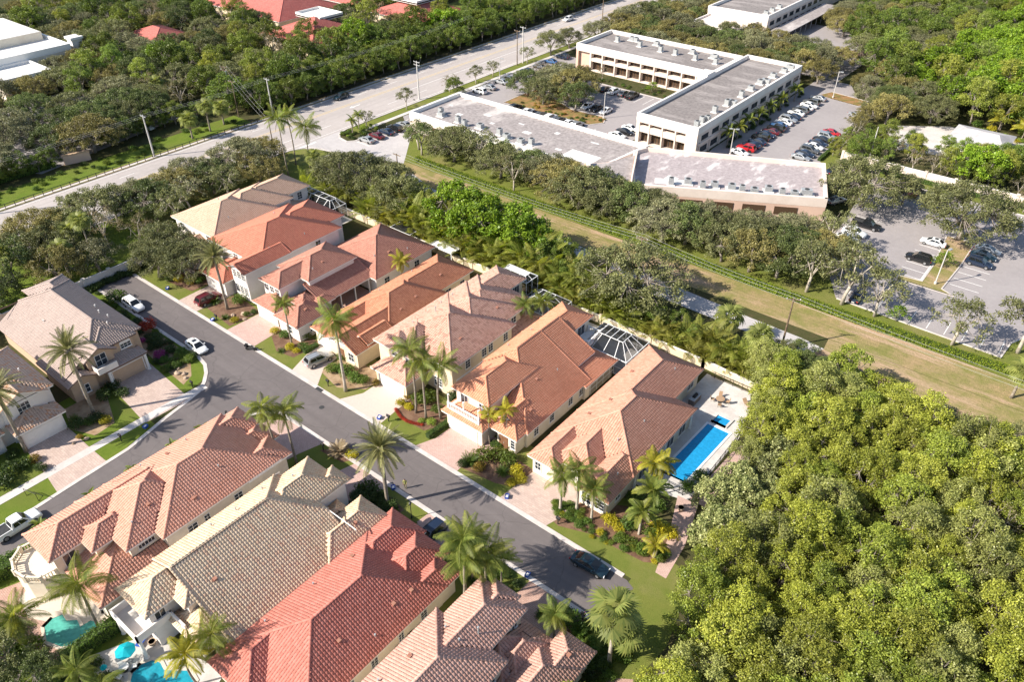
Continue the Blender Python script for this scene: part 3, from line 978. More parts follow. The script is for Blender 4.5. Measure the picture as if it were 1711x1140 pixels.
def house(name, label, blks, tile, wall, vents=(), flat=False, trim=None, tcol=None):
    xs = [b.r[0] for b in blks] + [b.r[1] for b in blks]; ys = [b.r[2] for b in blks] + [b.r[3] for b in blks]
    h = thing(name, label, 'house', ((min(xs) + max(xs)) / 2, (min(ys) + max(ys)) / 2, 0))
    org = ORG[h.name]
    # walls
    m = MB()
    for i, b in enumerate(blks):
        if not b.walls: continue
        o = OV + .012 * i
        x0, x1, y0, y1 = b.r
        x0, x1, y0, y1 = x0 + o, x1 - o, y0 + o, y1 - o
        zc = [float(b.z(x, y)) - .10 for x, y in ((x0, y0), (x1, y0), (x1, y1), (x0, y1))]
        low = b.ez - .02
        vs = [(x0, y0, -.02), (x1, y0, -.02), (x1, y1, -.02), (x0, y1, -.02)]
        ring = []
        for (xa, ya), (xb, yb), sd in (((x0, y0), (x1, y0), 'y'), ((x1, y0), (x1, y1), 'X'), ((x1, y1), (x0, y1), 'Y'), ((x0, y1), (x0, y0), 'x')):
            top = []
            for q in range(13):
                t = q / 12
                x, y = xa + (xb - xa) * t, ya + (yb - ya) * t
                top.append((x, y, float(b.z(x, y)) - .12))
            m.add([(xa, ya, -.02), (xb, yb, -.02)] + top[::-1], [tuple(range(15))])
            ring.append(top)
    m.build('wall', wall, h)
    # roof: deck + fascia, with tiles and caps as sub-parts
    m = MB()
    for i, b in enumerate(blks):
        dz = -.02 - .006 * i
        for k in b.pl:
            poly = plane_poly(b, k)
            if len(poly) < 3: continue
            top = [(x, y, b.pz(k, x, y) + dz) for x, y in poly]
            bot = [(x, y, b.pz(k, x, y) + dz - .16) for x, y in poly]
            n = len(top)
            m.add(top, [tuple(range(n))])
            m.add(bot, [tuple(reversed(range(n)))])
    roof = m.build('roof', tcol or surf(tile.name + '_bed', [x * .35 for x in (.4, .22, .16)], .9, .15, 3.0), h)
    m = MB()
    for i, b in enumerate(blks):
        x0, x1, y0, y1 = b.r
        e = .004 * i
        for sd, (xa, ya), (xb, yb) in (('y', (x0, y0), (x1, y0)), ('X', (x1, y0), (x1, y1)), ('Y', (x1, y1), (x0, y1)), ('x', (x0, y1), (x0, y0))):
            n_ = FACE[sd]
            seg = 1 if sd in b.pl else 12
            for q in range(seg):
                p0 = (xa + (xb - xa) * q / seg, ya + (yb - ya) * q / seg); p1 = (xa + (xb - xa) * (q + 1) / seg, ya + (yb - ya) * (q + 1) / seg)
                z0, z1 = float(b.z(*p0)) - .01, float(b.z(*p1)) - .01
                if sd in b.pl: z0 = z1 = b.pl[sd][0] - .01
                mx, my = (p0[0] + p1[0]) / 2, (p0[1] + p1[1]) / 2
                if seg == 12 and hidden(blks, i, np.array([mx]), np.array([my]), np.array([z0 - .1]))[0]: continue
                i0 = (p0[0] - n_[0] * .03, p0[1] - n_[1] * .03); i1 = (p1[0] - n_[0] * .03, p1[1] - n_[1] * .03)
                o0 = (p0[0] + n_[0] * e, p0[1] + n_[1] * e); o1 = (p1[0] + n_[0] * e, p1[1] + n_[1] * e)
                m.add([(*o0, z0), (*o1, z1), (*o1, z1 - .2), (*o0, z0 - .2), (*i0, z0), (*i1, z1), (*i1, z1 - .2), (*i0, z0 - .2)], [(0, 1, 2, 3), (7, 6, 5, 4), (3, 2, 6, 7), (0, 4, 5, 1), (0, 3, 7, 4), (1, 5, 6, 2)])
    m.build('fascia', trim or M['white'], roof)
    to = mobj('roof_tiles', tri_mesh('roof_tiles', tiles(blks, tile, flat), tile, org), roof); to['kind'] = 'stuff'
    cm = cap_mesh(blks)
    if cm:
        co = mobj('ridge_tiles', tri_mesh('ridge_tiles', cm, tile, org), roof); co['kind'] = 'stuff'
    TILE_NOW[0] = tcol2(tile)
    for v in vents: vent(h, blks[v[0]], v[1], v[2], *(v[3:]))
    return h


def wc(b, side, i=0):
    """wall coordinate of block b (index i) on a side"""
    o = OV + .012 * i
    return {'x': b.r[0] + o, 'X': b.r[1] - o, 'y': b.r[2] + o, 'Y': b.r[3] - o}[side]


def bal(house, pts, z0, z1, mat, name='balustrade'):
    m = MB()
    for (a, b) in zip(pts[:-1], pts[1:]):
        d = Vector((b[0] - a[0], b[1] - a[1])); L = d.length; n = max(2, int(L / .28))
        ang = math.atan2(d.y, d.x); c = ((a[0] + b[0]) / 2, (a[1] + b[1]) / 2)
        m.obox((c[0], c[1], z1 - .06), (L + .1, .22, .12), ang); m.obox((c[0], c[1], z0 + .05), (L + .1, .2, .1), ang)
        for k in range(n):
            x, y = a[0] + d.x * (k + .5) / n, a[1] + d.y * (k + .5) / n
            m.tube([(x, y, z0 + .08), (x, y, z0 + .35), (x, y, z1 - .1)], [.05, .085, .045], 6, False)
        m.obox((a[0], a[1], (z0 + z1) / 2 + .04), (.3, .3, z1 - z0 + .08), ang)
    m.obox((pts[-1][0], pts[-1][1], (z0 + z1) / 2 + .04), (.3, .3, z1 - z0 + .08))
    return m.build(name, mat, house)


def column(house, x, y, z0, z1, r=.14, mat=None):
    m = MB(); m.tube([(x, y, z0), (x, y, z0 + .1), (x, y, z0 + .12), (x, y, z1 - .12), (x, y, z1 - .1), (x, y, z1)], [r * 1.4, r * 1.4, r, r * .9, r * 1.35, r * 1.35], 10)
    return m.build('column', mat or M['white'], house)


# ---------------------------------------------------------------- the row beyond the street
# H7, low salmon house beside the blue pool
b = [Blk(-44, -34.6, 69, 88.4, 3.1, .5), Blk(-44, -31.1, 63, 79.8, 3.1, .5), Blk(-44, -39.6, 57.8, 68, 3.1, .5), Blk(-41.6, -35.2, 59.6, 70, 3.1, .55), Blk(-36.2, -31.12, 57.3, 67, 3.1, .5)]
h = house('house', 'low salmon-tiled house beside the long blue swimming pool', b, T['salmon'], M['cream_pale'],
          [(1, -40.6, 72), (1, -41.5, 68.2), (1, -34.6, 71, .3, 1), (0, -42, 80), (4, -32.6, 61.5, .3, 1), (1, -35.5, 66, .4, 1), (0, -37.2, 84, .3, 1)])
c = wc(b[3], 'y', 3)
garage(h, 'y', c, -38.4, 4.8)
c = wc(b[4], 'y', 4)
window(h, 'y', c, -34.6, .6, 1.5, 1.7, 2, 3); window(h, 'y', c, -32.7, .6, 1.5, 1.7, 2, 3)
window(h, 'y', wc(b[2], 'y', 2), -42.6, .9, 1.0, 1.4)
c = wc(b[1], 'X', 1)
for y in (66.2, 69.5, 73.5, 76.8): window(h, 'X', c, y, .25, 1.9, 2.2, 2, 1, name='sliding_door')
window(h, 'X', wc(b[0], 'X', 0), 85.6, .9, 1.8, 1.3); window(h, 'X', wc(b[4], 'X', 4), 60.4, 1.0, 1.2, 1.3)
for y in (64.0, 71.5, 78.8): column(h, -31.35, y, .03, 2.95, .16)

# H6, coral house with tower balcony
b = [Blk(-58.6, -51.8, 59.3, 70.5, 6.0, .45), Blk(-59, -46.3, 60.8, 75.7, 3.15, .5, 'Xy', {'x': (6.05, .5)}), Blk(-59, -48.7, 70, 80.3, 3.15, .5, 'X', {'x': (6.05, .5), 'X': (4.35, .5)}),
     Blk(-59.1, -53.0, 77, 86.2, 6.0, .42), Blk(-58.7, -51.2, 57.2, 61.6, 3.15, .4, 'xXy'), Blk(-51.3, -48.1, 60.5, 64.6, 3.9, .75, 'xX'), Blk(-55, -45.8, 74, 82.4, 3.0, .3, 'XY'), Blk(-51.0, -46.6, 58.8, 64, 3.15, .5, 'xXy')]
h = house('house', 'coral-tiled two-storey house with small street balcony and rear pool cage', b, T['coral'], M['cream_pale'],
          [(1, -50.8, 68.6), (1, -48.3, 64.0), (2, -57.5, 76, .3, 1), (1, -57.9, 71, .3, 1), (1, -50.0, 72.5, .3, 1)])
garage(h, 'y', wc(b[4], 'y', 4), -55.2, 4.9)
c = wc(b[0], 'y', 0)
window(h, 'y', c, -56.6, 3.7, 1.4, 1.9, 2, 1, name='balcony_door'); window(h, 'y', c, -53.4, 3.9, 1.1, 1.5)
bal(h, [(-58.0, 58.0), (-52.5, 58.0)], 3.55, 4.5, M['white'])
m = MB(); m.box(-58.2, -52.3, 57.85, 59.8, 3.35, 3.55); m.build('balcony_floor', M['white'], h)
for x in (-58.0, -55.2, -52.5): column(h, x, 58.02, 4.4, 5.9, .11)
window(h, 'y', wc(b[5], 'y', 5), -49.7, 3.75, .8, .6, 2, 1)
door(h, 'y', wc(b[7], 'y', 7), -49.3); window(h, 'y', wc(b[7], 'y', 7), -47.7, .7, .8, 1.6, 1, 3)
c = wc(b[1], 'X', 1)
for y in (63.4, 67.0, 71.5, 74.2): window(h, 'X', c, y, .9, 1.1, 1.5, 2, 3)
c = wc(b[3], 'X', 3)
window(h, 'X', c, 83.6, 3.4, 2.0, 2.1, 2, 1, name='balcony_door')
m = MB(); m.box(-53.5, -51.0, 81.8, 85.6, 3.15, 3.35); m.build('balcony_floor', M['white'], h)
bal(h, [(-53.3, 81.9), (-51.1, 81.9), (-51.1, 85.5), (-53.3, 85.5)], 3.35, 4.3, M['white'])
m = MB()
for y in (76, 77.7, 79.4, 81.1): m.box(-46.42, -46.34, y - .04, y + .04, .02, 2.85)
m.box(-46.43, -46.33, 75.8, 82.2, 1.0, 1.06); m.build('screen_frame', M['alu'], h)
m = MB(); m.box(-46.39, -46.37, 75.8, 82.2, .05, 2.8); m.build('screen_panel', M['screen'], h)

# H5, pink mosaic tiles
b = [Blk(-75.5, -61.2, 62.3, 77, 5.8, .4), Blk(-75.5, -63.0, 69, 81.5, 5.8, .4), Blk(-75.3, -64.4, 73, 84.2, 5.8, .38), Blk(-74.8, -68.2, 77, 88.6, 5.8, .4), Blk(-75.5, -66.4, 60.4, 70, 5.8, .42), Blk(-73.6, -66.2, 57.7, 62.8, 3.1, .4, 'xXy'), Blk(-69, -61.3, 76, 84.5, 3.0, .3, 'XY')]
h = house('house', 'two-storey house with pale pink mosaic tile roof and white-fronted garage', b, T['mosaic'], M['cream'],
          [(0, -71.5, 70, .9, 1), (0, -64.2, 67.5), (0, -72.5, 66, .3, 1), (1, -73.5, 76, .3, 1), (1, -65.4, 77.5), (0, -73.2, 73, .3, 1)])
garage(h, 'y', wc(b[5], 'y', 5), -69.9, 5.0)
c = wc(b[0], 'y', 0); window(h, 'y', c, -64.6, 3.7, 1.6, 1.6, 3, 2); window(h, 'y', c, -64.6, .8, 1.6, 1.7, 3, 3)
c = wc(b[4], 'y', 4); window(h, 'y', c, -71.5, 4.2, 1.3, 1.1); window(h, 'y', c, -68.6, 4.2, 1.3, 1.1)
c = wc(b[0], 'X', 0)
for y in (66.2, 69.9, 71.4, 75.0): window(h, 'X', c, y, 3.6, 1.1, 1.5, 2, 3)
for y in (67.5, 72.0): window(h, 'X', c, y, .8, 1.1, 1.5, 2, 3)
window(h, 'X', wc(b[1], 'X', 1), 79.2, 3.8, 1.3, 1.2); window(h, 'X', wc(b[3], 'X', 3), 86.3, 3.4, 1.8, 2.0, 3, 1, name='balcony_door')

# H4, burnt orange
b = [Blk(-88.6, -79.8, 72, 88.2, 3.2, .47), Blk(-88.5, -77.1, 65, 79.8, 3.2, .5), Blk(-84.8, -77.2, 58.2, 69, 3.2, .5, 'xX'), Blk(-88.5, -82.6, 58.6, 70, 3.2, .48, 'xXy'), Blk(-80.6, -77.15, 60.6, 66, 3.9, .5, 'xX')]
h = house('house', 'single-storey burnt-orange tiled house with white curved gables on its front', b, T['orange'], M['cream'],
          [(1, -80, 74), (0, -86.9, 80, .3, 1), (0, -82.0, 82), (1, -79.5, 70), (1, -86.6, 72, .3, 1), (2, -79.4, 66)])
garage(h, 'y', wc(b[3], 'y', 3), -85.2, 4.6)
c = wc(b[2], 'y', 2); door(h, 'y', c, -81.6); window(h, 'y', c, -79.2, .8, 1.3, 1.6)
arch_window(h, 'y', wc(b[2], 'y', 2), -80.9, 3.3, 1.2, .7)
c = wc(b[1], 'X', 1)
for y in (67.5, 71.0, 75.5): window(h, 'X', c, y, .9, 1.2, 1.4)
window(h, 'X', wc(b[0], 'X', 0), 82.0, .9, 1.4, 1.3); window(h, 'X', wc(b[0], 'X', 0), 85.6, .9, 1.2, 1.3)

# H3, brown-red, white upper storey with side veranda
b = [Blk(-104, -95.6, 64.6, 75.4, 6.0, .42), Blk(-103, -97.6, 60, 70, 6.0, .42), Blk(-105.5, -90.9, 75, 90.0, 3.2, .44), Blk(-97, -92.3, 64.4, 76, 3.15, .42, 'X', walls=False), Blk(-102.2, -96.2, 57.5, 61.6, 3.15, .42, 'xXy'),
     Blk(-95.9, -89.8, 57.0, 64.0, 3.15, .5), Blk(-97.4, -93.6, 61.2, 65.2, 3.4, .5), Blk(-94.6, -91.9, 63.4, 66.8, 3.3, .5)]
h = house('house', 'brown-red tiled house with white upper storey and a columned side veranda', b, T['brown'], M['white_stucco'],
          [(0, -97.6, 69.4), (0, -97.2, 67.0, .3, 1), (2, -94.2, 81.5), (2, -94.8, 78.6, .3, 1), (5, -91.8, 60.5), (2, -93, 85, .3, 1)])
garage(h, 'y', wc(b[4], 'y', 4), -99.2, 4.9)
c = wc(b[1], 'y', 1)
for x in (-101.7, -100.3, -98.9): window(h, 'y', c, x, 4.1, 1.1, 1.3)
window(h, 'X', wc(b[5], 'X', 5), 60.4, .8, 1.3, 1.4); window(h, 'y', wc(b[5], 'y', 5), -92.8, .8, 1.4, 1.5)
window(h, 'X', wc(b[2], 'X', 2), 78.0, .9, 1.3, 1.3); window(h, 'X', wc(b[2], 'X', 2), 85.5, .9, 1.3, 1.3)
for y in (65.2, 68.4, 71.6, 74.8): column(h, -92.6, y, .02, 3.05, .13)
m = MB(); m.box(-96, -92.2, 64.6, 75, .0, .12); m.build('veranda_floor', M['pavers_brown'], h)

# H2, red two-storey
b = [Blk(-121.5, -106.0, 62.7, 80.9, 6.0, .36), Blk(-120, -109.4, 71, 84.6, 6.0, .4), Blk(-111.0, -105.8, 59.2, 69, 6.0, .42, 'xX'), Blk(-117.5, -110.6, 57.6, 64, 3.15, .42, 'xXy')]
h = house('house', 'tall red-tiled house with white walls and a white gable of small-paned windows', b, T['red'], M['white_stucco'],
          [(0, -108.4, 66.5, .3, 1), (0, -108, 74, .3, 1), (0, -118, 75, .3, 1)])
c = wc(b[2], 'y', 2)
for x in (-109.6, -108.4, -107.2):
    window(h, 'y', c, x, 4.0, .95, 1.6, 2, 3); window(h, 'y', c, x, .9, .95, 1.8, 2, 4)
garage(h, 'y', wc(b[3], 'y', 3), -114.2, 4.8)
c = wc(b[0], 'X', 0)
window(h, 'X', c, 66.5, 4.4, 1.6, .6, 3, 1); window(h, 'X', c, 75.5, 4.2, 1.2, 1.2); window(h, 'X', c, 78.6, .9, 1.2, 1.2)
c = wc(b[0], 'y', 0); window(h, 'y', c, -118.8, 4.2, 1.4, 1.3); window(h, 'y', c, -114.2, 4.2, 1.4, 1.3)

# H1, peach
b = [Blk(-135.2, -121.2, 63.6, 79, 5.8, .38), Blk(-134.6, -123.4, 70, 83.5, 5.8, .4), Blk(-134.2, -125.2, 75, 89.2, 5.8, .42), Blk(-126, -118.6, 79, 87.5, 3.0, .35, 'XY'), Blk(-130.5, -123.0, 59.4, 65, 3.1, .42, 'xXy')]
h = house('house', 'peach-tiled two-storey house nearest the main road, half hidden by oaks', b, T['peach'], M['white_stucco'], [(0, -131.5, 72, .3, 1), (0, -124, 69, .3, 1)])
c = wc(b[0], 'X', 0)
for y in (66.5, 68.5, 71.5): window(h, 'X', c, y, 3.8, .95, 1.5, 2, 3)
window(h, 'X', wc(b[2], 'X', 2), 86.6, 3.6, 1.2, 1.6, 2, 3); window(h, 'X', wc(b[2], 'X', 2), 84.4, 3.6, 1.2, 1.6, 2, 3)
garage(h, 'y', wc(b[4], 'y', 4), -126.8, 4.8)
c = wc(b[0], 'y', 0); window(h, 'y', c, -124, 3.9, 1.3, 1.4); window(h, 'y', c, -132.5, 3.9, 1.3, 1.4)

# ---------------------------------------------------------------- the near row
# S1, pink
b = [Blk(-78.5, -65.6, 19.7, 36, 6.0, .40), Blk(-78.5, -67.2, 16.2, 28, 6.0, .42), Blk(-78.4, -72.3, 10.2, 24, 6.0, .5, 'xXy', {'y': (6.0, .5)}), Blk(-74.6, -70.0, 13.8, 20, 6.0, .46), Blk(-75.5, -65.0, 11.2, 20.6, 3.2, .38, 'Xy'),
     Blk(-78.4, -73.6, 31, 38.4, 5.6, .5), Blk(-74.6, -70.2, 31, 38.8, 5.0, .5), Blk(-70.4, -65.62, 31, 37.4, 5.8, .5)]
h = house('house', 'pink-tiled house beside the side street with a curved white rear terrace', b, T['pink'], M['cream_pale'],
          [(0, -76.3, 27), (0, -67.5, 25), (1, -70.2, 21.0), (0, -69.0, 29.5, .3, 1), (0, -77.3, 24, .3, 1), (0, -77, 30, .3, 1), (1, -69.4, 18.5, .3, 1)])
c = wc(b[0], 'X', 0)
for y, w in ((23.3, 1.3), (25.2, .8), (29.5, 1.2)):
    window(h, 'X', c, y, 3.3, w, 1.6, 2, 3)
window(h, 'X', c, 27.3, .8, 1.3, 1.5, 2, 3)
window(h, 'X', wc(b[1], 'X', 1), 18.6, 4.6, 2.0, .7, 5, 1)
window(h, 'X', wc(b[2], 'X', 2), 12.3, 3.4, 1.5, 1.9, 2, 1, name='balcony_door')
window(h, 'y', wc(b[3], 'y', 3), -72.2, 4.0, 1.4, 1.4, 2, 2)
garage(h, 'y', wc(b[4], 'y', 4), -68.2, 3.0, 2.3, M['glass'])
m = MB(); pts = [(-79.0, 10.6), (-79.2, 9.4), (-78.2, 8.1), (-76.6, 7.6), (-74.8, 7.9), (-73.4, 9.0), (-73.2, 10.6)]
m.prism(pts, .0, 3.0); m.build('terrace', M['cream_pale'], h)
bal(h, pts, 3.0, 3.95, M['cream_pale'])
window(h, 'y', wc(b[2], 'y', 2), -75.4, 3.2, 2.6, 2.1, 3, 1, name='sliding_door')

# S2, beige
b = [Blk(-64.2, -50.4, 17.6, 34.4, 3.2, .46, 'X', {'x': (5.8, .46), 'Y': (5.4, .5)}), Blk(-63.8, -58.0, 13.0, 24, 5.8, .46), Blk(-60.4, -56.0, 16.2, 23, 5.8, .46), Blk(-63.8, -57.2, 29, 38.4, 5.4, .5), Blk(-60.4, -57.0, 33, 39.4, 5.2, .55), Blk(-55.4, -50.3, 30.0, 39.3, 3.3, .55), Blk(-57.4, -54.4, 33.8, 37.2, 3.0, .45), Blk(-58.6, -53.2, 15.0, 20.5, 3.2, .4, 'xXy')]
h = house('house', 'beige-tiled house with a recessed rear balcony above a small teal pool', b, T['beige'], M['white_stucco'],
          [(0, -62.2, 27, .4, 1), (0, -62.6, 24, .3, 1), (0, -56.5, 20.2), (0, -62.8, 31, .3, 1), (5, -52, 35.5), (3, -61.5, 34.5, .3, 1)])
c = wc(b[1], 'y', 1)
window(h, 'y', c, -61.6, 3.3, 2.2, 2.1, 3, 1, name='sliding_door'); window(h, 'y', wc(b[2], 'y', 2), -57.8, 3.5, 1.6, 1.8, 3, 1)
c = wc(b[1], 'X', 1); window(h, 'X', c, 14.6, 3.4, 1.2, 2.0, 2, 1, name='balcony_door')
m = MB(); m.box(-63.3, -58.3, 11.6, 13.6, 2.9, 3.1); m.build('balcony_floor', M['white_stucco'], h)
m = MB()
for (x0, x1, y0, y1) in ((-63.3, -58.2, 11.5, 11.7), (-63.4, -63.2, 11.5, 13.5), (-58.4, -58.2, 11.5, 15.6), (-58.4, -55.6, 15.4, 15.6)): m.box(x0, x1, y0, y1, 3.102, 4.1)
m.build('parapet', M['white_stucco'], h)
for x in (-63.1, -58.5): column(h, x, 11.8, .0, 2.9, .2)
garage(h, 'y', wc(b[7], 'y', 7), -56.6, 2.6, 2.3, M['glass'])
window(h, 'X', wc(b[3], 'X', 3), 36.5, 3.4, 1.0, 1.4); window(h, 'Y', wc(b[3], 'Y', 3), -61, 3.4, 1.4, 1.5); garage(h, 'Y', wc(b[3], 'Y', 3), -60.9, 4.8)
for x in (-54.9, -50.9): column(h, x, 38.9, .02, 3.2, .16)

# S3, scarlet
b = [Blk(-51, -38.3, 17, 36.4, 3.2, .5), Blk(-51, -45.4, 32, 40.4, 3.2, .5), Blk(-46.6, -41.2, 33, 39.9, 3.2, .55), Blk(-42.4, -38.32, 32.5, 38.6, 3.2, .5), Blk(-50.9, -44.4, 14.8, 24, 3.2, .5)]
h = house('house', 'single-storey house with a bright scarlet tile roof and cream side wall', b, T['scarlet'], M['cream_pale'],
          [(0, -40.6, 30.6), (0, -40.4, 33), (0, -41.5, 24), (0, -49.2, 27, .3, 1), (0, -49.6, 21, .3, 1), (0, -48.6, 32), (0, -39.6, 27, .3, 1)])
c = wc(b[0], 'X', 0)
for y, w in ((22.5, 1.2), (25.8, 1.0), (29.6, .8), (33.0, 1.0)): window(h, 'X', c, y, .8, w, 1.6, 2, 4)
window(h, 'y', wc(b[0], 'y', 0), -41.5, .6, 2.4, 2.0, 3, 1); garage(h, 'Y', wc(b[1], 'Y', 1), -48.2, 4.6)

# S4, rose brown
b = [Blk(-36.0, -26.6, 18.0, 32.4, 5.8, .42), Blk(-35.0, -28.7, 25, 38.2, 5.8, .45), Blk(-33.6, -30.2, 33, 38.9, 5.8, .5), Blk(-31.5, -25.6, 30.5, 38.4, 3.1, .42, 'XyY'), Blk(-29.0, -25.7, 32.6, 37.4, 3.5, .55), Blk(-27.0, -21.3, 29.5, 37.6, 3.2, .5), Blk(-25.5, -21.3, 33.5, 40.0, 3.2, .5)]
h = house('house', 'rose-brown tiled two-storey house at the closed end of the street', b, T['rose'], M['cream_pale'],
          [(1, -30.4, 32.5, 1.1, 1), (1, -33.4, 31, .3, 1), (0, -33.9, 26.5), (1, -31.2, 30.6, .3, 1), (6, -23.0, 37.5), (0, -34.5, 23, .3, 1)])
c = wc(b[1], 'X', 1); window(h, 'X', c, 36.6, 3.8, .9, 1.4); window(h, 'X', c, 33.8, 3.8, .9, 1.2)
window(h, 'X', wc(b[0], 'X', 0), 30.5, 3.8, 1.0, 1.4); window(h, 'X', wc(b[0], 'X', 0), 27.5, 3.8, 1.0, 1.4)
window(h, 'X', wc(b[6], 'X', 6), 36.5, .8, 1.3, 1.5); garage(h, 'Y', wc(b[1], 'Y', 1), -31.5, 4.6)
window(h, 'X', wc(b[5], 'X', 5), 31.5, .8, 1.3, 1.5)

# ---------------------------------------------------------------- west of the side street
b = [Blk(-127.4, -105.2, 27.2, 40.0, 6.0, .46, 'Xxx', {'y': (3.4, .58), 'Y': (6.0, .46), 'x': (6.0, .46)}), Blk(-130.0, -122.0, 33.4, 40.02, 6.0, .36), Blk(-112.5, -104.6, 32.0, 38.8, 5.9, .44, 'XyY'), Blk(-108.5, -104.0, 30.2, 35.2, 5.5, .55, 'yY'), Blk(-107.5, -102.9, 32.0, 38.8, 3.15, .34, 'XyY'),
     Blk(-113, -103.4, 26.8, 31.6, 3.2, .46, 'yY')]
h = house('house', 'grey-brown flat-tiled house whose garage faces the street corner', b, T['taupe'], M['tan'],
          [(0, -118.5, 31.5, .25, 1, M['white']), (0, -114.5, 38.0, .35, 1, M['white']), (0, -112.0, 37.4, .45, 1, M['white']), (0, -110.2, 37.8, .35, 1, M['white']), (0, -108.0, 36.6, .35, 1, M['white'])], True, surf('brown_trim', (.16, .105, .085), .7, .1, 3.0), surf('taupe_bed', (.17, .13, .115), .9, .15, 3.0))
garage(h, 'X', wc(b[4], 'X', 4), 35.6, 4.8, 2.3, M['tan'])
arch_window(h, 'X', wc(b[2], 'X', 2), 37.0, 4.1, 1.7, .9)
c = wc(b[3], 'X', 3); window(h, 'X', c, 32.8, 3.5, 1.7, 2.0, 2, 2, name='balcony_door')
m = MB(); m.box(-104.7, -102.7, 31.2, 34.2, 3.3, 3.5); m.box(-102.85, -102.7, 31.2, 34.2, 3.502, 4.3); m.box(-104.7, -102.86, 31.2, 31.35, 3.502, 4.3); m.build('balcony', M['white_stucco'], h)
for y in (32.7, 38.4): column(h, -103.1, y, .02, 2.9, .22)
window(h, 'X', wc(b[5], 'X', 5), 29.2, .8, 1.3, 1.5)

b = [Blk(-116, -102.0, 13.5, 25.0, 6.0, .42, 'xyY', {'X': (6.0, .42)}), Blk(-108, -101.6, 17.4, 24.0, 5.9, .5, 'yY'), Blk(-104.5, -99.2, 17.6, 24.4, 3.15, .36, 'XyY'), Blk(-110, -101.0, 9.0, 17.0, 3.2, .44)]
h = house('house', 'sand-tiled house with white gable window above its double garage', b, T['sand'], M['white_stucco'], [(0, -112, 22.5, .3, 1, M['white']), (0, -107.6, 23.2, .35, 1, M['white'])])
garage(h, 'X', wc(b[2], 'X', 2), 21.0, 4.9)
window(h, 'X', wc(b[1], 'X', 1), 20.6, 3.7, 1.7, 1.9, 3, 3); window(h, 'X', wc(b[3], 'X', 3), 13.0, .8, 1.5, 1.6)

b = [Blk(-114, -101.5, -6, 7.6, 5.8, .42), Blk(-104, -98.6, -2, 6, 3.1, .4, 'XyY')]
h = house('house', 'sand-tiled house at the edge of view beyond the tall date palm', b, T['sand'], M['white_stucco'])
garage(h, 'X', wc(b[1], 'X', 1), 2.0, 4.6)

# ---------------------------------------------------------------- houses and halls beyond the main road (red sheet roofs)
def far_hall(label, blks, well=None):
    h = house('red_roofed_building', label, blks, T['crimson'], M['cream'], tcol=surf('crimson_bed', (.36, .1, .085), .8, .15, 3.0), flat=True)
    h['category'] = 'building'
    if well:
        m = MB(); x0, x1, y0, y1, z = well
        m.box(x0, x1, y0, y1, z - .6, z); m.build('flat_roof_well', M['roof_white'], h)
        m = MB()
        for a in ((x0, x1, y0, y0 + .3), (x0, x1, y1 - .3, y1), (x0, x0 + .3, y0 + .3, y1 - .3), (x1 - .3, x1, y0 + .3, y1 - .3)): m.box(*a, z - .4, z + .7)
        m.build('roof_kerb', M['white'], h)
    for k in (0,):
        c = wc(blks[0], 'X', 0); y0, y1 = blks[0].r[2:]
        for y in np.linspace(y0 + 2.5, y1 - 2.5, 3): window(h, 'X', c, float(y), 1.0, 1.5, 1.6)
    return h


far_hall('red sheet-roofed hall standing behind the roadside trees', [Blk(-232, -206, 156, 181, 4.6, .38)], (-229.5, -217, 169, 179, 8.6))
far_hall('long red sheet-roofed building behind a domed green tree', [Blk(-284, -238, 168, 198, 4.8, .32)])
far_hall('red roof with a white flat well near the mown lawn', [Blk(-226, -200, 198, 222, 4.6, .34)], (-221, -208, 205, 217, 8.6))
far_hall('red roof with two white wells at the top of the view', [Blk(-262, -236, 200, 226, 4.6, .34)], (-256, -244, 208, 220, 8.6))
far_hall('distant red-roofed pavilion glimpsed between grey-green oaks', [Blk(-268, -250, 128, 142, 4.2, .34)])
# ================================================================ office park
def parapet(m, poly, z0, z1, t=.35):
    n = len(poly)
    for a, b in zip(poly, poly[1:] + poly[:1]):
        d = Vector((b[0] - a[0], b[1] - a[1])); L = d.length; ang = math.atan2(d.y, d.x)
        nx, ny = -d.y / L, d.x / L
        m.obox(((a[0] + b[0]) / 2 + nx * (t / 2 - .03), (a[1] + b[1]) / 2 + ny * (t / 2 - .03), (z0 + z1) / 2), (L + .06 - .001 * (1 + int(L * 10) % 5), t, z1 - z0 - .001 * (1 + int(L * 10) % 4)), ang)


AC = {}


def ac_unit(x, y, z, label, group, kind=0, rz=0.0):
    """rooftop air-conditioner standing on its pad; kind 0 square condenser, 1 tall box, 2 long box"""
    if kind not in AC:
        r = thing('air_conditioner', label, 'air conditioner', (x, y, z), rz, group)
        sx, sy, sz = ((1.5, 1.3, 1.1), (1.1, 1.1, 1.5), (2.2, 1.3, 1.2))[kind]
        m = MB(); m.box(-sx * .75, sx * .75, -sy * .75, sy * .75, -.03, .16); m.build('curb', M['roof_white'], r, False)
        m = MB(); m.box(-sx / 2, sx / 2, -sy / 2, sy / 2, .162, sz)
        for q in range(5): m.box(-sx / 2 - .02, sx / 2 + .02, -sy / 2 - .02, sy / 2 + .02, .25 + q * (sz - .4) / 5, .29 + q * (sz - .4) / 5)
        m.box(-sx / 2 - .03, sx / 2 + .03, -sy / 2 - .03, sy / 2 + .03, sz, sz + .06); m.build('cabinet', M['metal'], r, False)
        m = MB(); m.tube([(0, 0, sz + .061), (0, 0, sz + .16)], min(sx, sy) * .36, 14)
        m.build('fan', M['metal_dark'], r, False)
        AC[kind] = reg(r)
        return r
    r = copy_tree(AC[kind], (x, y, z), rz)
    return tag(r, label, 'air conditioner', group)


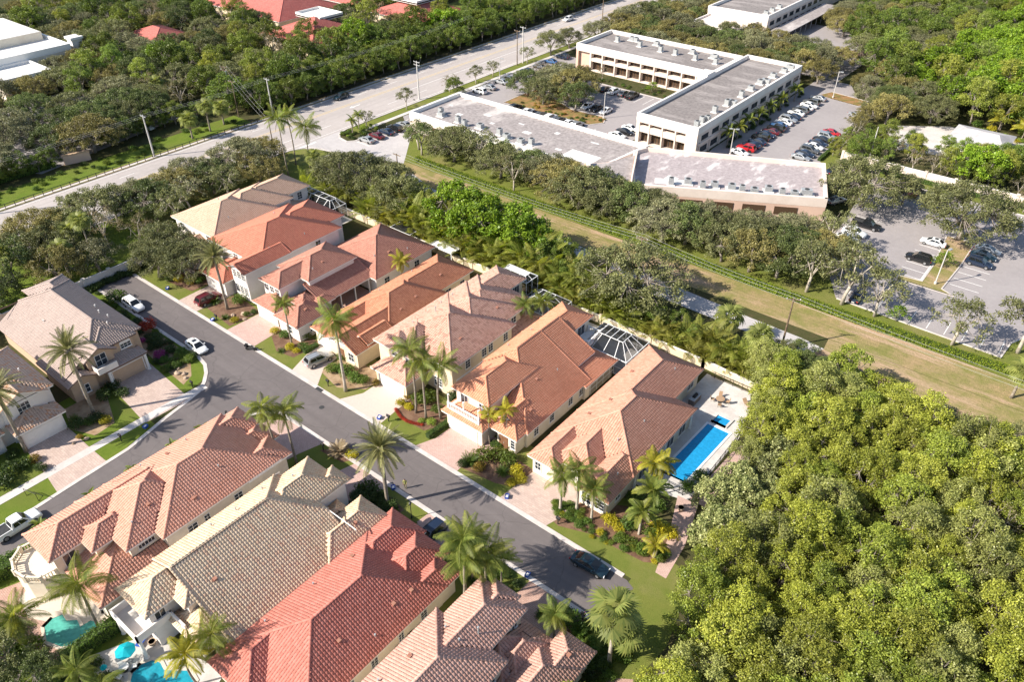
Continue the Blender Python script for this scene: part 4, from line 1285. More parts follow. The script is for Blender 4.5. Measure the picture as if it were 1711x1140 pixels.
# ---- long low building, straight part and bent wing
P1 = [(-141.6, 134.3), (-88.0, 134.3), (-84.6, 138.0), (-82.9, 153.2), (-141.6, 153.2)]
ob = thing('low_office_building', 'long single-storey office with stained flat roof and white parapet', 'building', (-112, 143, 0))
m = MB(); m.prism(P1, -.02, 4.0); m.build('wall', M['office'], ob)
m = MB(); m.prism([(x, y) for x, y in P1], 3.9, 4.05); m.build('flat_roof', M['roof_flat'], ob)
m = MB(); parapet(m, P1, 3.2, 4.95, .6); m.build('parapet', M['white'], ob)
m = MB(); m.box(-96.5, -88.5, 137.4, 142.2, 4.05, 4.07); m.build('roof_patch', M['roof_white'], ob)
m = MB()
for k in range(9): m.obox((-138 + k * 5.4 + (k * 37 % 5) * .3, 146 + (k * 53 % 7) * .6 - 6 * (k % 2), 4.058), (1.2 + k % 3 * .5, .6 + (k * 7 % 4) * .3, .012))
m.build('roof_patch', M['roof_white'], ob)
for k in range(9):
    window(ob, 'y', 134.3, -138 + k * 5.6, .9, 3.2, 1.7, 3, 1, M['metal_dark'], M['glass_amber'])
for y in (137.5, 143.5, 149.5): window(ob, 'x', -141.6, y, .9, 2.6, 1.7, 3, 1, M['metal_dark'], M['glass_amber'])
W2 = [(-74.8, 133.0), (-40.4, 151.9), (-47.4, 169.0), (-82.8, 152.2), (-84.2, 148.5)]
ow = thing('office_wing', 'angled single-storey office wing with white-streaked flat roof', 'building', (-62, 150, 0))
m = MB(); m.prism(W2, -.02, 3.98); m.build('wall', M['office_pink'], ow)
m = MB(); m.prism(W2, 3.88, 4.04); m.build('flat_roof', surf('streaked_roof', (.36, .31, .31), .9, .22, 1.6, (.68, .63, .61), .28, .85, .54, .66, stretch2=(1.4, .5, 1)), ow)
m = MB(); parapet(m, W2, 3.0, 4.93, .6); m.build('parapet', M['office'], ow)
d = Vector((34.4, 18.9)).normalized(); ang = math.atan2(d.y, d.x)
m = MB()
for k in range(5):
    q = 6 + k * 6.4; m.obox((-74.8 + d.x * q - d.y * -.03, 133.0 + d.y * q + d.x * -.03, 1.6), (4.6, .12, 1.7), ang)
m.build('window', M['glass_amber'], ow)
m = MB(); m.obox((-67.5 - d.y * 4.6, 137.0 + d.x * 4.6, 4.05), (7.5, 2.6, .03), ang); m.build('roof_patch', M['roof_white'], ow)
m = MB(); m.box(-72, -69.5, 141.5, 143.5, 4.03, 4.055); m.build('roof_patch', M['roof_white'], ow)
# entrance block between the two
ox = thing('entrance_block', 'pink stuccoed entrance block where the two low offices meet', 'building', (-81, 138, 0))
m = MB(); m.prism([(-87.9, 134.2), (-84.4, 130.6), (-78.6, 130.8), (-75.0, 133.1), (-81.6, 146.0), (-84.7, 137.9)], -.02, 5.4); m.build('wall', M['office_pink'], ox)
m = MB(); m.prism([(-87.5, 134.2), (-84.2, 131.0), (-78.8, 131.2), (-75.6, 133.3), (-81.8, 145.2), (-84.4, 137.9)], 5.402, 5.46); m.build('flat_roof', M['roof_flat'], ox)
m = MB(); m.prism([(-87.9, 134.2), (-84.4, 130.6), (-84.2, 131.2), (-87.4, 134.4)], 5.40, 7.2); m.prism([(-75.0, 133.1), (-75.5, 133.4), (-81.7, 145.6), (-81.55, 146.0)], 5.403, 6.3); m.build('roof_screen', M['office'], ox)
m = MB(); m.obox((-81.5, 130.66, 1.4), (3.2, .12, 2.4)); m.build('entrance_doors', M['glass'], ox)

# rooftop units on the low buildings
gl = 'air conditioners on the low office roof'
for x, y, k in ((-134.5, 138.6, 0), (-135.8, 139.8, 1), (-128.5, 138.2, 1), (-125.6, 137.3, 1), (-121.6, 138.6, 0), (-115.2, 138.3, 1), (-112.5, 137.6, 0), (-108.0, 137.4, 0), (-105.5, 138.2, 1)):
    ac_unit(x, y, 4.09, 'grey condenser unit on the stained roof of the long low office', gl, k)
gl = 'air conditioners on the angled office wing'
for q, o, k in ((8, 3.2, 1), (11.5, 4.2, 0), (14.5, 2.4, 1), (17.0, 3.6, 0), (20.5, 3.2, 0), (22.5, 2.0, 1), (25, 2.1, 0), (28, 3.4, 0), (30.5, 1.8, 1), (33, 2.0, 0), (35.5, 3.0, 2)):
    ac_unit(-74.8 + d.x * q - d.y * o, 133.0 + d.y * q + d.x * o, 4.07, 'grey condenser unit on the white-streaked roof of the angled wing', gl, k, ang)

# ---- two-storey blocks
def strip_face(o, side, c, a0, a1, n, z_f, depth=1.6, end=.6, sill=1.0):
    """open-bay facade: fins, spandrels and recessed glazing; c is the outer plane"""
    wd_ = (a1 - a0) / n
    for k in range(n + 1):
        m = MB(); a = a0 + k * wd_; w = .35 if 0 < k < n else end
        aa = a + (w / 2 if k == 0 else -w / 2 if k == n else 0)
        wbox(m, side, c, aa - w / 2, aa + w / 2, -.02, z_f - .005, -depth, 0.0)
        m.build('column', M['office'], o)
    for z0, z1 in ((3.0, 3.0 + sill), (-.02, .35)):
        m = MB(); wbox(m, side, c, a0 + .01, a1 - .01, z0, z1, -depth + .02, -.12)
        if z0 > 1:
            n_ = FACE[side]
            for q in range(n):
                p0, p1 = a0 + q * wd_ + .2, a0 + (q + 1) * wd_ - .2
        m.build('spandrel', M['office'], o)
    for k in range(n):
        p0, p1 = a0 + k * wd_ + .18, a0 + (k + 1) * wd_ - .18
        for z0, z1 in ((.36, 2.95), (3.0 + sill, z_f - .1)):
            m = MB(); wbox(m, side, c, p0, p1, z0, z1, -depth - .05, -depth + .1)
            wbox(m, side, c, p0, p1, z0 + .01, z0 + .3, -depth + .1, -depth + .16)
            w = m.build('window', M['glass_amber'], o)
            f = MB()
            for q in range(4):
                a = p0 + (p1 - p0) * (q + .5) / 4
                wbox(f, side, c, a - .05, a + .05, z0, z1, -depth + .1, -depth + .2)
            f.build('mullion', M['metal_dark'], w)


FH = 7.0
# O2: long block, gable to the viewer
o2 = thing('office_block', 'two-storey office block whose long side faces the crowded car park', 'building', (-84, 192, 0))
X0, X1, Y0, Y1 = -92.6, -76.0, 163.6, 225.0
m = MB(); m.box(X0 + 1.8, X1 - .02, Y0 + 1.8, Y1, -.02, FH - 1.5); m.box(X0, X1, Y0, Y1, FH - 1.6, FH - .55); m.build('wall', M['office'], o2)
m = MB(); m.box(X0 + .2, X1 - .2, Y0 + .2, Y1 - .2, FH - .6, FH - .5); m.build('flat_roof', M['roof_dark'], o2)
m = MB(); parapet(m, [(X0, Y0), (X1, Y0), (X1, Y1), (X0, Y1)], FH - 1.2, FH + .55, .55); m.build('parapet', M['white_stucco'], o2)
strip_face(o2, 'y', Y0 + .05, X0 + .03, X1 - 2.2, 4, FH - 1.6, 1.5, .9, 1.5)
m = MB(); m.box(X1 - 2.25, X1 - .01, Y0 + .02, Y0 + 2, -.02, FH - 1.61); m.build('corner_pier', M['office'], o2)
for k in range(11):
    y = Y0 + 4 + k * 5.45
    window(o2, 'X', X1 - .02, y, 3.9, 3.4, 1.15, 3, 1, M['metal_dark'], M['glass'])
    window(o2, 'X', X1 - .02, y, .9, 3.4, 1.3, 3, 1, M['metal_dark'], M['glass'])
for k in range(12):
    m = MB(); y = Y0 + 1.4 + k * 5.45; m.box(X1 - .021, X1 + .28, y - .2, y + .2, -.02, 3.5); m.build('pilaster', M['office'], o2)
m = MB(); m.box(X1 - .021, X1 + .3, Y0 + .6, Y1 - .4, 3.0, 3.5); m.build('spandrel', M['office'], o2)
m = MB(); m.box(X0 - 2.6, X0 + .4, 199.0, 203.6, FH - 1.2, FH + 1.0); m.build('stair_head', M['white_stucco'], o2)
gl = 'air conditioners on the long two-storey office roof'
for y, x, k in ((166.4, -77.9, 1), (169.8, -78.3, 1), (171.2, -77.6, 1), (178.2, -79.2, 1), (184.4, -79.0, 1), (185.6, -78.2, 2), (192.6, -79.0, 1), (199.2, -79.4, 0), (205.4, -79.6, 0), (206.6, -78.6, 2), (212.8, -79.2, 0), (218.8, -78.6, 0), (222.4, -78.4, 2)):
    ac_unit(x, y, FH - .46, 'grey rooftop unit along the edge of the long two-storey office', gl, k)
# O3: block across the court
o3 = thing('office_block', 'two-storey office block with open bays facing the tree-shaded court', 'building', (-118, 213, 0))
X0, X1, Y0, Y1 = -138.6, -93.0, 203.6, 223.0
m = MB(); m.box(X0 + .2, X1, Y0 + 1.8, Y1, -.02, FH - 1.5); m.box(X0, X1, Y0, Y1, FH - 1.62, FH - .57); m.build('wall', M['office'], o3)
m = MB(); m.box(X0 + .2, X1 - .2, Y0 + .2, Y1 - .2, FH - .6, FH - .5); m.build('flat_roof', M['roof_dark'], o3)
m = MB(); parapet(m, [(X0, Y0), (X1 - .02, Y0), (X1 - .02, Y1), (X0, Y1)], FH - 1.22, FH + .5, .55); m.build('parapet', M['white_stucco'], o3)
strip_face(o3, 'y', Y0 + .05, X0 + 5, X1 - .3, 9, FH - 1.62, 1.6, .5, .9)
m = MB(); m.box(X0 + .01, X0 + 5.0, Y0 + .9, Y0 + 2.0, -.02, FH - 1.63); m.box(X0 + .01, X0 + .8, Y0 + .03, Y0 + .9, -.02, FH - 1.63); m.build('corner_pier', M['office_pink'], o3)
gl = 'air conditioners on the court office roof'
for x, y, k in ((-131.5, 215.6, 1), (-128.6, 219.4, 0), (-127.2, 219.5, 0), (-123.2, 215.2, 1), (-120.0, 219.8, 0), (-115.6, 214.6, 1), (-110.6, 214.6, 1), (-107.2, 219.0, 0), (-103.6, 213.8, 1), (-99.8, 218.4, 2), (-97.2, 214.0, 1)):
    ac_unit(x, y, FH - .46, 'grey rooftop unit on the office across the court', gl, k)
# O4: farther block with long canopy
o4 = thing('office_block', 'distant two-storey office with a long covered car shelter along its side', 'building', (-115, 300, 0))
X0, X1, Y0, Y1 = -129, -106.5, 271, 345
m = MB(); m.box(X0, X1, Y0, Y1, -.02, FH - .55); m.build('wall', M['office'], o4)
m = MB(); m.box(X0 + .2, X1 - .2, Y0 + .2, Y1 - .2, FH - .6, FH - .5); m.build('flat_roof', M['roof_dark'], o4)
m = MB(); parapet(m, [(X0 - .02, Y0 - .02), (X1 + .02, Y0 - .02), (X1 + .02, Y1), (X0 - .02, Y1)], FH - 1.2, FH + .5, .55); m.build('parapet', M['white_stucco'], o4)
for k in range(9):
    for z in (1.0, 3.8): window(o4, 'X', X1, 275 + k * 5.6, z, 3.4, 1.3, 3, 1, M['metal_dark'], M['glass'])
m = MB(); m.box(-104.4, -98.6, 263, 318, 3.1, 3.35); m.build('canopy', M['roof_flat'], o4)
for k in range(12):
    m = MB(); m.box(-99.2, -99.0, 264 + k * 4.8, 264.2 + k * 4.8, -.02, 3.1); m.build('post', M['metal'], o4)
m = MB(); m.box(-128, -110, 257, 270.9, -.02, 4.6); m.build('porch_block', M['office'], o4)
m = MB(); parapet(m, [(-128.02, 256.98), (-109.98, 256.98), (-109.98, 270.85), (-128.02, 270.85)], 3.6, 5.2, .4); m.build('porch_parapet', M['white_stucco'], o4)
gl = 'air conditioners on the distant office roof'
for y in (276, 281, 287): ac_unit(-109.5, y, FH - .46, 'grey rooftop unit on the distant office with the car shelter', gl, 0)

# white flat-roofed building at the far left, beyond the main road
ol = thing('flat_roofed_building', 'white flat-roofed building beyond the main road with tan lower wall', 'building', (-268, 92, 0))
m = MB(); m.box(-308, -256, 78, 105, -.02, 7.2); m.box(-256.02, -242, 78.1, 92, -.02, 5.6); m.build('wall', M['cream_pale'], ol)
m = MB(); m.box(-307.8, -256.2, 78.2, 104.8, 7.1, 7.25); m.box(-255.9, -242.2, 78.3, 91.8, 5.5, 5.65); m.build('flat_roof', M['roof_white'], ol)
m = MB(); parapet(m, [(-308.02, 77.98), (-255.98, 77.98), (-255.98, 105.02), (-308.02, 105.02)], 6.4, 8.2, .6)
parapet(m, [(-255.9, 78.05), (-241.96, 78.05), (-241.96, 92.05), (-255.9, 92.05)], 4.8, 6.4, .5); m.build('parapet', M['white'], ol)
m = MB(); m.box(-296, -270, 86, 103.5, 7.26, 9.6); m.build('penthouse', M['cream_pale'], ol)
m = MB(); m.box(-295.8, -270.2, 86.2, 103.3, 9.602, 9.7); m.build('penthouse_roof', M['roof_white'], ol)
for k in range(5):
    m = MB(); m.box(-242.0, -241.4, 79 + k * 2.8, 79.5 + k * 2.8, -.02, 4.7); m.build('column', M['tan'], ol)
for k in range(4): window(ol, 'X', -242, 80.6 + k * 2.8, .4, 2.0, 2.4, 2, 1, M['metal_dark'], M['glass'])
m = MB(); m.box(-262.6, -259.4, 107.2, 110.4, -.02, 8.0); m.box(-263, -259, 106.8, 110.8, 8.002, 8.7)
tag(m.build('stair_tower', M['white']), 'small white square tower beside the flat-roofed white building', 'tower')

# low cottage beyond the office wall
oc = thing('cottage', 'small grey-roofed cottage among palms behind the car park wall', 'house', (-25, 212, 0))
m = MB(); m.box(-31, -19, 206, 218, -.02, 3.0); m.build('wall', M['white_stucco'], oc)
m = MB(); m.add([(-31.6, 205.4, 2.9), (-18.4, 205.4, 2.9), (-18.4, 218.6, 2.9), (-31.6, 218.6, 2.9), (-28.5, 212, 4.6), (-21.5, 212, 4.6)], [(0, 1, 5, 4), (1, 2, 5), (2, 3, 4, 5), (3, 0, 4), (3, 2, 1, 0)]); m.build('roof', surf('grey_shingle', (.40, .38, .38), .9, .1, 3.0, (.5, .48, .47), .4), oc)
window(oc, 'y', 206, -27.5, .9, 1.4, 1.2); window(oc, 'y', 206, -22, .9, 1.4, 1.2)
# ================================================================ walls, fences, pools, cages, poles
def wall_run(label, pts, h, t, mat, posts=0, cat='wall'):
    r = thing('garden_wall', label, cat, (pts[0][0], pts[0][1], 0))
    MB().ribbon(pts, t, -.02, h).build('wall', mat, r)
    MB().ribbon(pts, t + .12, h, h + .08).build('coping', M['white_stucco'], r)
    if posts:
        for a, b in zip(pts[:-1], pts[1:]):
            L = math.hypot(b[0] - a[0], b[1] - a[1]); n = max(1, int(L / posts))
            for k in range(n + 1):
                x, y = a[0] + (b[0] - a[0]) * k / n, a[1] + (b[1] - a[1]) * k / n
                m = MB(); m.box(x - .25, x + .25, y - .25, y + .25, -.02, h + .2); m.box(x - .32, x + .32, y - .32, y + .32, h + .2, h + .3); m.build('pier', mat, r)
    return r


wall_run('cream wall running behind the gardens of the tiled houses', [(-122, 92.4), (-36.5, 92.6), (-27.5, 92.0)], 1.4, .22, M['cream'], 9.5)
wall_run('white wall with piers closing the end of the residential street', [(-133, 20), (-132.8, 58)], 1.9, .22, M['white_stucco'], 4.7)
wall_run('cream wall beside the peach-tiled house and the oak row', [(-133.2, 60), (-136.6, 62), (-136.8, 91.5)], 1.7, .22, M['cream_pale'], 9)
wall_run('pale wall between the office car park and the woods', [(-48.5, 185.1), (20, 185.3)], 2.0, .25, M['office'], 6)
wall_run('pale wall glimpsed beyond the distant office', [(-84, 262), (-40, 300)], 2.0, .25, M['office_pink'])

# guard rail along the main road
gr = thing('guard_rail', 'dark steel guard rail along the far side of the main road', 'guard rail', (-176.9, 80, 0))
m = MB(); m.box(-176.95, -176.85, 47, 117, .95, 1.05); m.box(-176.95, -176.85, 47, 117, .45, .53); m.build('rail', M['black'], gr)
for k in range(36):
    m = MB(); m.box(-176.98, -176.82, 46.95 + k * 2, 47.05 + k * 2, -.02, 1.07); m.build('post', M['black'], gr)
gr = thing('roadside_fence', 'dark roadside rail below the dense trees of the main road', 'guard rail', (-177.9, 200, 0))
m = MB(); m.box(-177.95, -177.85, 122, 300, .9, 1.0); m.box(-177.95, -177.85, 122, 300, .45, .53); m.build('rail', M['black'], gr)
for k in range(60):
    m = MB(); m.box(-177.98, -177.82, 122 + k * 3, 122.1 + k * 3, -.02, 1.02); m.build('post', M['black'], gr)


# ---- pools
def pool(label, poly, mat, rim=.32, depth=.35, coping=None, z=.10):
    r = thing('swimming_pool', label, 'pool', (poly[0][0], poly[0][1], 0))
    m = MB(); m.prism(poly, .0, .06); m.build('water', mat, r)
    MB().ribbon(poly + [poly[0], poly[1]], rim, -.02, z).build('coping', coping or M['deck_cream'], r)
    return r


pool('long rectangular bright blue pool beside the salmon-tiled house', [(-30.3, 69.0), (-26.7, 69.2), (-26.3, 81.4), (-29.9, 81.4)], M['water_blue'], .3, coping=surf('pool_edge', (.70, .72, .74), .8, .05, 3.0))
pool('small square spa at the head of the long blue pool', [(-29.7, 82.1), (-27.4, 82.1), (-27.3, 84.0), (-29.6, 84.0)], M['water_blue'], .35, coping=M['deck'], z=.2)
pool('curved green pool behind the pink-tiled house', [(-70.6, 6.6), (-71.0, 7.8), (-70.6, 8.9), (-69.4, 8.8), (-68.6, 9.6), (-67.6, 9.4), (-67.5, 10.4), (-66.6, 10.8), (-65.4, 10.4), (-65.2, 9.2), (-65.8, 7.6), (-66.6, 6.6), (-68.6, 5.9)], M['water_green'], .35)
pool('small green spa set in a raised stone surround', [(-67.2, 11.5), (-66.7, 12.7), (-65.5, 12.9), (-64.95, 12.2), (-65.3, 11.6), (-66.4, 11.3)], M['water_green'], .5, z=.3)
pool('round-ended teal pool behind the beige-tiled house', [(-58.2, 9.8), (-58.4, 11.0), (-57.9, 12.1), (-56.9, 12.5), (-55.9, 12.3), (-55.0, 12.9), (-53.8, 13.9), (-52.2, 13.6), (-51.6, 12.2), (-53, 10.6), (-55.5, 9.0), (-57.2, 8.9)], M['water_teal'], .35)

# pool fence of the blue pool
pf = thing('pool_fence', 'black iron fence around the patio of the long blue pool', 'fence', (-25, 75, 0))
fpts = [(-31.0, 66.9), (-26.0, 67.0), (-24.8, 69.2), (-25.0, 80.5), (-25.8, 86.0), (-27.8, 91.2), (-34.4, 91.2)]
MB().ribbon(fpts, .05, 1.12, 1.17).build('rail', M['black'], pf); MB().ribbon(fpts, .05, .15, .2).build('rail', M['black'], pf)
for a, b in zip(fpts[:-1], fpts[1:]):
    L = math.hypot(b[0] - a[0], b[1] - a[1])
    for k in range(int(L / 1.5) + 1):
        t = k * 1.5 / L; x, y = a[0] + (b[0] - a[0]) * t, a[1] + (b[1] - a[1]) * t
        m = MB(); m.box(x - .035, x + .035, y - .035, y + .035, .02, 1.25); m.build('post', M['black'], pf)
    m = MB()
    for k in range(int(L / .15)):
        t = k * .15 / L; x, y = a[0] + (b[0] - a[0]) * t, a[1] + (b[1] - a[1]) * t
        m.box(x - .008, x + .008, y - .008, y + .008, .2, 1.12)
    q = m.build('pickets', M['black'], pf); q['kind'] = 'stuff'


# ---- screened pool cages
def cage(label, x0, x1, y0, y1, ez, rz_, ny=4, nx=3, ridge='y', solid=False):
    """aluminium cage with a mansard top"""
    r = thing('pool_cage', label, 'pool cage', ((x0 + x1) / 2, (y0 + y1) / 2, 0))
    ins = min(x1 - x0, y1 - y0) * .3
    A = [(x0, y0, ez), (x1, y0, ez), (x1, y1, ez), (x0, y1, ez)]
    B = [(x0 + ins, y0 + ins, rz_), (x1 - ins, y0 + ins, rz_), (x1 - ins, y1 - ins, rz_), (x0 + ins, y1 - ins, rz_)]

    def beam(p, q, w=.055):
        m = MB(); m.tube([p, q], w, 4); return m.build('beam', M['alu'], r)
    for i in range(4):
        j = (i + 1) % 4
        beam(A[i], A[j], .07); beam(B[i], B[j]); beam(A[i], B[i]); beam((A[i][0], A[i][1], .03), A[i], .07)
        n = nx if i in (0, 2) else ny
        for k in range(1, n):
            t = k / n
            p = tuple(A[i][q] + (A[j][q] - A[i][q]) * t for q in range(3))
            beam((p[0], p[1], .03), p)
            if .15 < t < .85:
                q_ = tuple(B[i][q] + (B[j][q] - B[i][q]) * (t - .15) / .7 for q in range(3)); beam(p, q_)
        beam((A[i][0], A[i][1], ez * .45), (A[j][0], A[j][1], ez * .45), .04)
    for k in range(1, nx):
        t = k / nx; beam(tuple(B[0][q] + (B[1][q] - B[0][q]) * t for q in range(3)), tuple(B[3][q] + (B[2][q] - B[3][q]) * t for q in range(3)))
    for i in range(4):
        j = (i + 1) % 4
        m = MB(); m.poly3([A[i], A[j], B[j], B[i]]); m.build('screen', M['screen'], r)
        m = MB(); m.poly3([(A[i][0], A[i][1], .05), (A[j][0], A[j][1], .05), A[j], A[i]]); m.build('screen', M['screen'], r)
    m = MB(); m.poly3(B); m.build('screen', M['screen'] if not solid else M['roof_white'], r)
    return r


cage('white-framed pool cage behind the coral-tiled house', -53.0, -44.6, 82.8, 89.6, 2.8, 4.5, 4, 4)
cage('white-framed pool cage between the mosaic and coral roofs', -67.0, -60.6, 84.9, 91.2, 2.9, 4.4, 3, 3)
cage('tall pale-roofed screen room behind the mosaic-tiled house', -74.6, -68.4, 88.8, 92.0, 4.6, 5.2, 2, 3, solid=True)
cage('white-framed pool cage behind the peach-tiled house', -129.5, -118.0, 87.8, 92.0, 2.9, 4.2, 3, 5)
# flat pergola roofs behind the brown-red house
for label, x0, x1, y0, y1, mt in (('pale flat patio cover beside the cream garden wall', -92.8, -87.2, 90.4, 94.2, M['roof_white']), ('dark slatted pergola behind the brown-red house', -103.5, -98.2, 90.6, 95.2, M['metal_dark'])):
    r = thing('patio_cover', label, 'patio cover', ((x0 + x1) / 2, (y0 + y1) / 2, 0))
    m = MB()
    if mt is M['roof_white']: m.box(x0, x1, y0, y1, 2.7, 2.85)
    else:
        for k in range(12): m.box(x0 + k * (x1 - x0) / 12, x0 + (k + .45) * (x1 - x0) / 12, y0, y1, 2.7, 2.85)
    m.build('roof', mt, r)
    for x in (x0 + .1, x1 - .1):
        for y in (y0 + .1, y1 - .1):
            m = MB(); m.box(x - .07, x + .07, y - .07, y + .07, -.02, 2.7); m.build('post', M['alu'], r)
    m = MB()
    for (a, b_) in (((x0, y0), (x1, y0)), ((x0, y1), (x1, y1)), ((x0, y0), (x0, y1)), ((x1, y0), (x1, y1))): m.tube([(*a, 2.9), (*b_, 2.9)], .05, 4)
    m.build('edge_beam', M['alu'], r)


# ---- poles and wires
def pole(label, x, y, h, mat, r0=.17, arms=1, cat='utility pole', rz=0.0, lamp=False, trans=False, group=None):
    p = thing('utility_pole', label, cat, (x, y, 0), rz, group)
    m = MB(); m.tube([(0, 0, -.05), (0, 0, h)], [r0, r0 * .62], 10); m.build('shaft', mat, p, False)
    for k in range(arms):
        m = MB(); z = h - .35 - .8 * k; m.box(-1.1, 1.1, -.07, .07, z, z + .14); m.build('crossarm', M['wood'] if mat is M['wood'] else M['metal'], p, False)
        for x_ in (-1.0, 0.0, 1.0):
            m = MB(); m.tube([(x_, 0, z + .141), (x_, 0, z + .36)], [.06, .04], 6); m.build('insulator', M['white'], p, False)
    if trans:
        m = MB(); m.tube([(.42, 0, h - 2.4), (.42, 0, h - 1.3)], .25, 10); m.build('transformer', M['metal'], p, False)
    return p


pole('weathered wooden power pole standing in the hedge by the lane', -29.0, 104.9, 9.6, M['wood'], .18, 1, rz=.5)
pole('wooden power pole rising through the huge oak by the lane', -57.4, 107.4, 9.3, M['wood'], .18, 1, rz=.1)
pole('wooden power pole behind the gardens near the entrance drive', -117.6, 106.8, 9.0, M['wood'], .17, 1, rz=0.0)
pole('pale concrete power pole with street-lamp arm where the kerb lawn ends', -169.2 - 7.2, 46.0, 10.5, M['pole_conc'], .22, 1, rz=R(90))
pole('pale concrete power pole beside the guard rail, short crossarm', -177.4, 83.6, 10.2, M['pole_conc'], .22, 1, rz=0)
pole('thin wooden pole on the near verge of the main road by the tall palms', -154.4, 101.5, 9.4, M['wood'], .15, 1, rz=0)
pole('pale concrete power pole beside the fan palms of the main road', -177.6, 118.5, 10.0, M['pole_conc'], .22, 1, rz=0)
pole('wooden pole with grey transformer among the roadside fan palms', -196, 118, 9.8, M['wood'], .18, 2, rz=.4, trans=True)
pole('thin wooden pole at the edge of the dense roadside trees', -184.5, 112.5, 9.5, M['wood'], .15, 1, rz=.2)
pole('tall double-armed concrete pole on the grass strip by the main road', -156.2, 152.3, 10.6, M['pole_conc'], .22, 2, rz=0)
pole('dark wooden pole paired with a concrete one near the court office', -154.2, 194.0, 10.6, M['wood'], .16, 1, rz=0)
pole('tall pale concrete pole beyond the court office car park', -154.3, 197.0, 11.0, M['pole_conc'], .22, 1, rz=0)
pole('tall thin pole where the main road leaves the view', -157.0, 246, 11.5, M['wood'], .17, 0)
pole('pale steel pole rising from the scrub behind the car park wall', -43.2, 188.4, 8.4, M['pole_conc'], .14, 0)


def wires(label, a, b, za, zb, sag, offs, group, r=.022):
    d = Vector((b[0] - a[0], b[1] - a[1])); nrm = Vector((-d.y, d.x)).normalized()
    for o in offs:
        pts = []
        for k in range(17):
            t = k / 16
            pts.append((a[0] + d.x * t + nrm.x * o, a[1] + d.y * t + nrm.y * o, za + (zb - za) * t - sag * 4 * t * (1 - t)))
        m = MB(); m.tube(pts, r, 4, False)
        tag(m.build('power_line', M['wire']), label, 'power line', group)


wires('pale power line over the wood edge and rough grass', (-29, 104.9), (22, 104.4), 9.7, 9.4, .5, (-1.0, 0, 1.0), 'lines over the wood edge', .012)
wires('pale power line between the wooden lane pole and the huge oak', (-57.4, 107.4), (-29, 104.9), 9.4, 9.7, .4, (-1.0, 0, 1.0), 'lines across the lane', .012)
wires('pale power line above the lane towards the entrance drive', (-117.6, 106.8), (-57.4, 107.4), 9.0, 9.4, .8, (-1.0, 0, 1.0), 'lines above the lane', .012)
wires('power line along the guard rail of the main road', (-176.4, 46), (-177.4, 83.6), 10.4, 10.1, .5, (-1.0, 0, 1.0), 'main road lines', .011)
wires('power line from the guard rail towards the road palms', (-177.4, 83.6), (-177.6, 118.5), 10.1, 9.9, .5, (-1.0, 0, 1.0), 'main road lines by the palms', .011)
wires('power line from the transformer pole across the fan palms', (-196, 118), (-154.4, 101.5), 9.8, 9.4, .6, (-.9, 0, .9), 'lines across the main road', .011)
wires('power line past the dense roadside trees', (-177.6, 118.5), (-178, 200), 9.9, 9.9, .8, (-1, 0, 1), 'lines past the trees', .011)


def lot_lamp(label, x, y, h, rz=0.0, heads=2):
    p = thing('car_park_lamp', label, 'lamp post', (x, y, 0), rz)
    m = MB(); m.tube([(0, 0, -.02), (0, 0, .5)], .25, 10); m.build('base', M['pole_conc'], p, False)
    m = MB(); m.tube([(0, 0, .45), (0, 0, h)], [.12, .09], 8); m.build('shaft', M['pole_conc'], p, False)
    for s in ((-1, 1) if heads == 2 else (1,)):
        m = MB(); m.box(min(0, s * .45), max(0, s * .45), -.05, .05, h - .12, h - .02); m.box(min(s * .4, s * 1.15), max(s * .4, s * 1.15), -.22, .22, h - .14, h + .04); m.build('lamp_head', M['metal'], p, False)
    return p


lot_lamp('pale car park lamp post on the grass island between two bays', -15.3, 140.7, 7.0, 1.2, 1)
lot_lamp('pale lamp post at the far end of the crowded car park row', -66.0, 226.5, 7.4, .2, 1)
lot_lamp('twin-headed pale lamp post beside the long two-storey office', -70.4, 171.0, 6.6, .4)
lot_lamp('pale lamp post on the kerbed island of the shaded court', -107.6, 172.4, 7.0, .5, 1)
lot_lamp('pale lamp post on the grass strip by the main road verge', -150.0, 180.4, 6.0, .5, 1)


def street_lamp(label, x, y, h=2.9):
    p = thing('garden_lamp', label, 'lamp post', (x, y, 0))
    m = MB(); m.tube([(0, 0, -.02), (0, 0, .3), (0, 0, .32), (0, 0, h - .5)], [.12, .12, .055, .045], 8); m.build('post', M['black'], p, False)
    m = MB(); m.tube([(0, 0, h - .5), (0, 0, h - .15)], [.1, .18], 6); m.build('lantern', M['glass'], p, False)
    m = MB(); m.tube([(0, 0, h - .149), (0, 0, h)], [.22, .04], 6); m.build('cap', M['black'], p, False)
    return p


street_lamp('black lantern post on the lawn before the scarlet-roofed house', -50.3, 42.6)
street_lamp('black lantern post on the corner lawn by the pink-tiled house', -82.2, 38.4)


def mailbox(label, x, y, rz):
    p = thing('mailbox', label, 'mailbox', (x, y, 0), rz)
    m = MB(); m.box(-.05, .05, -.05, .05, -.02, 1.0); m.box(-.05, .05, -.3, .3, .82, .9); m.build('post', M['black'], p, False)
    m = MB()
    n = 8
    prof = [(-.13, 1.0), (.13, 1.0), (.13, 1.2)] + [(.13 * math.cos(math.pi * k / n), 1.2 + .11 * math.sin(math.pi * k / n)) for k in range(1, n)] + [(-.13, 1.2)]
    k = len(prof)
    m.add([(a, -.28, z) for a, z in prof] + [(a, .28, z) for a, z in prof], [tuple(range(k)), tuple(reversed(range(k, 2 * k)))] + [(i, k + i, k + (i + 1) % k, (i + 1) % k) for i in range(k)])
    m.build('box', M['black'], p, False)
    m = MB(); m.box(.14, .16, -.1, -.06, 1.1, 1.34); m.build('flag', M['lamp_red'], p, False)
    return p


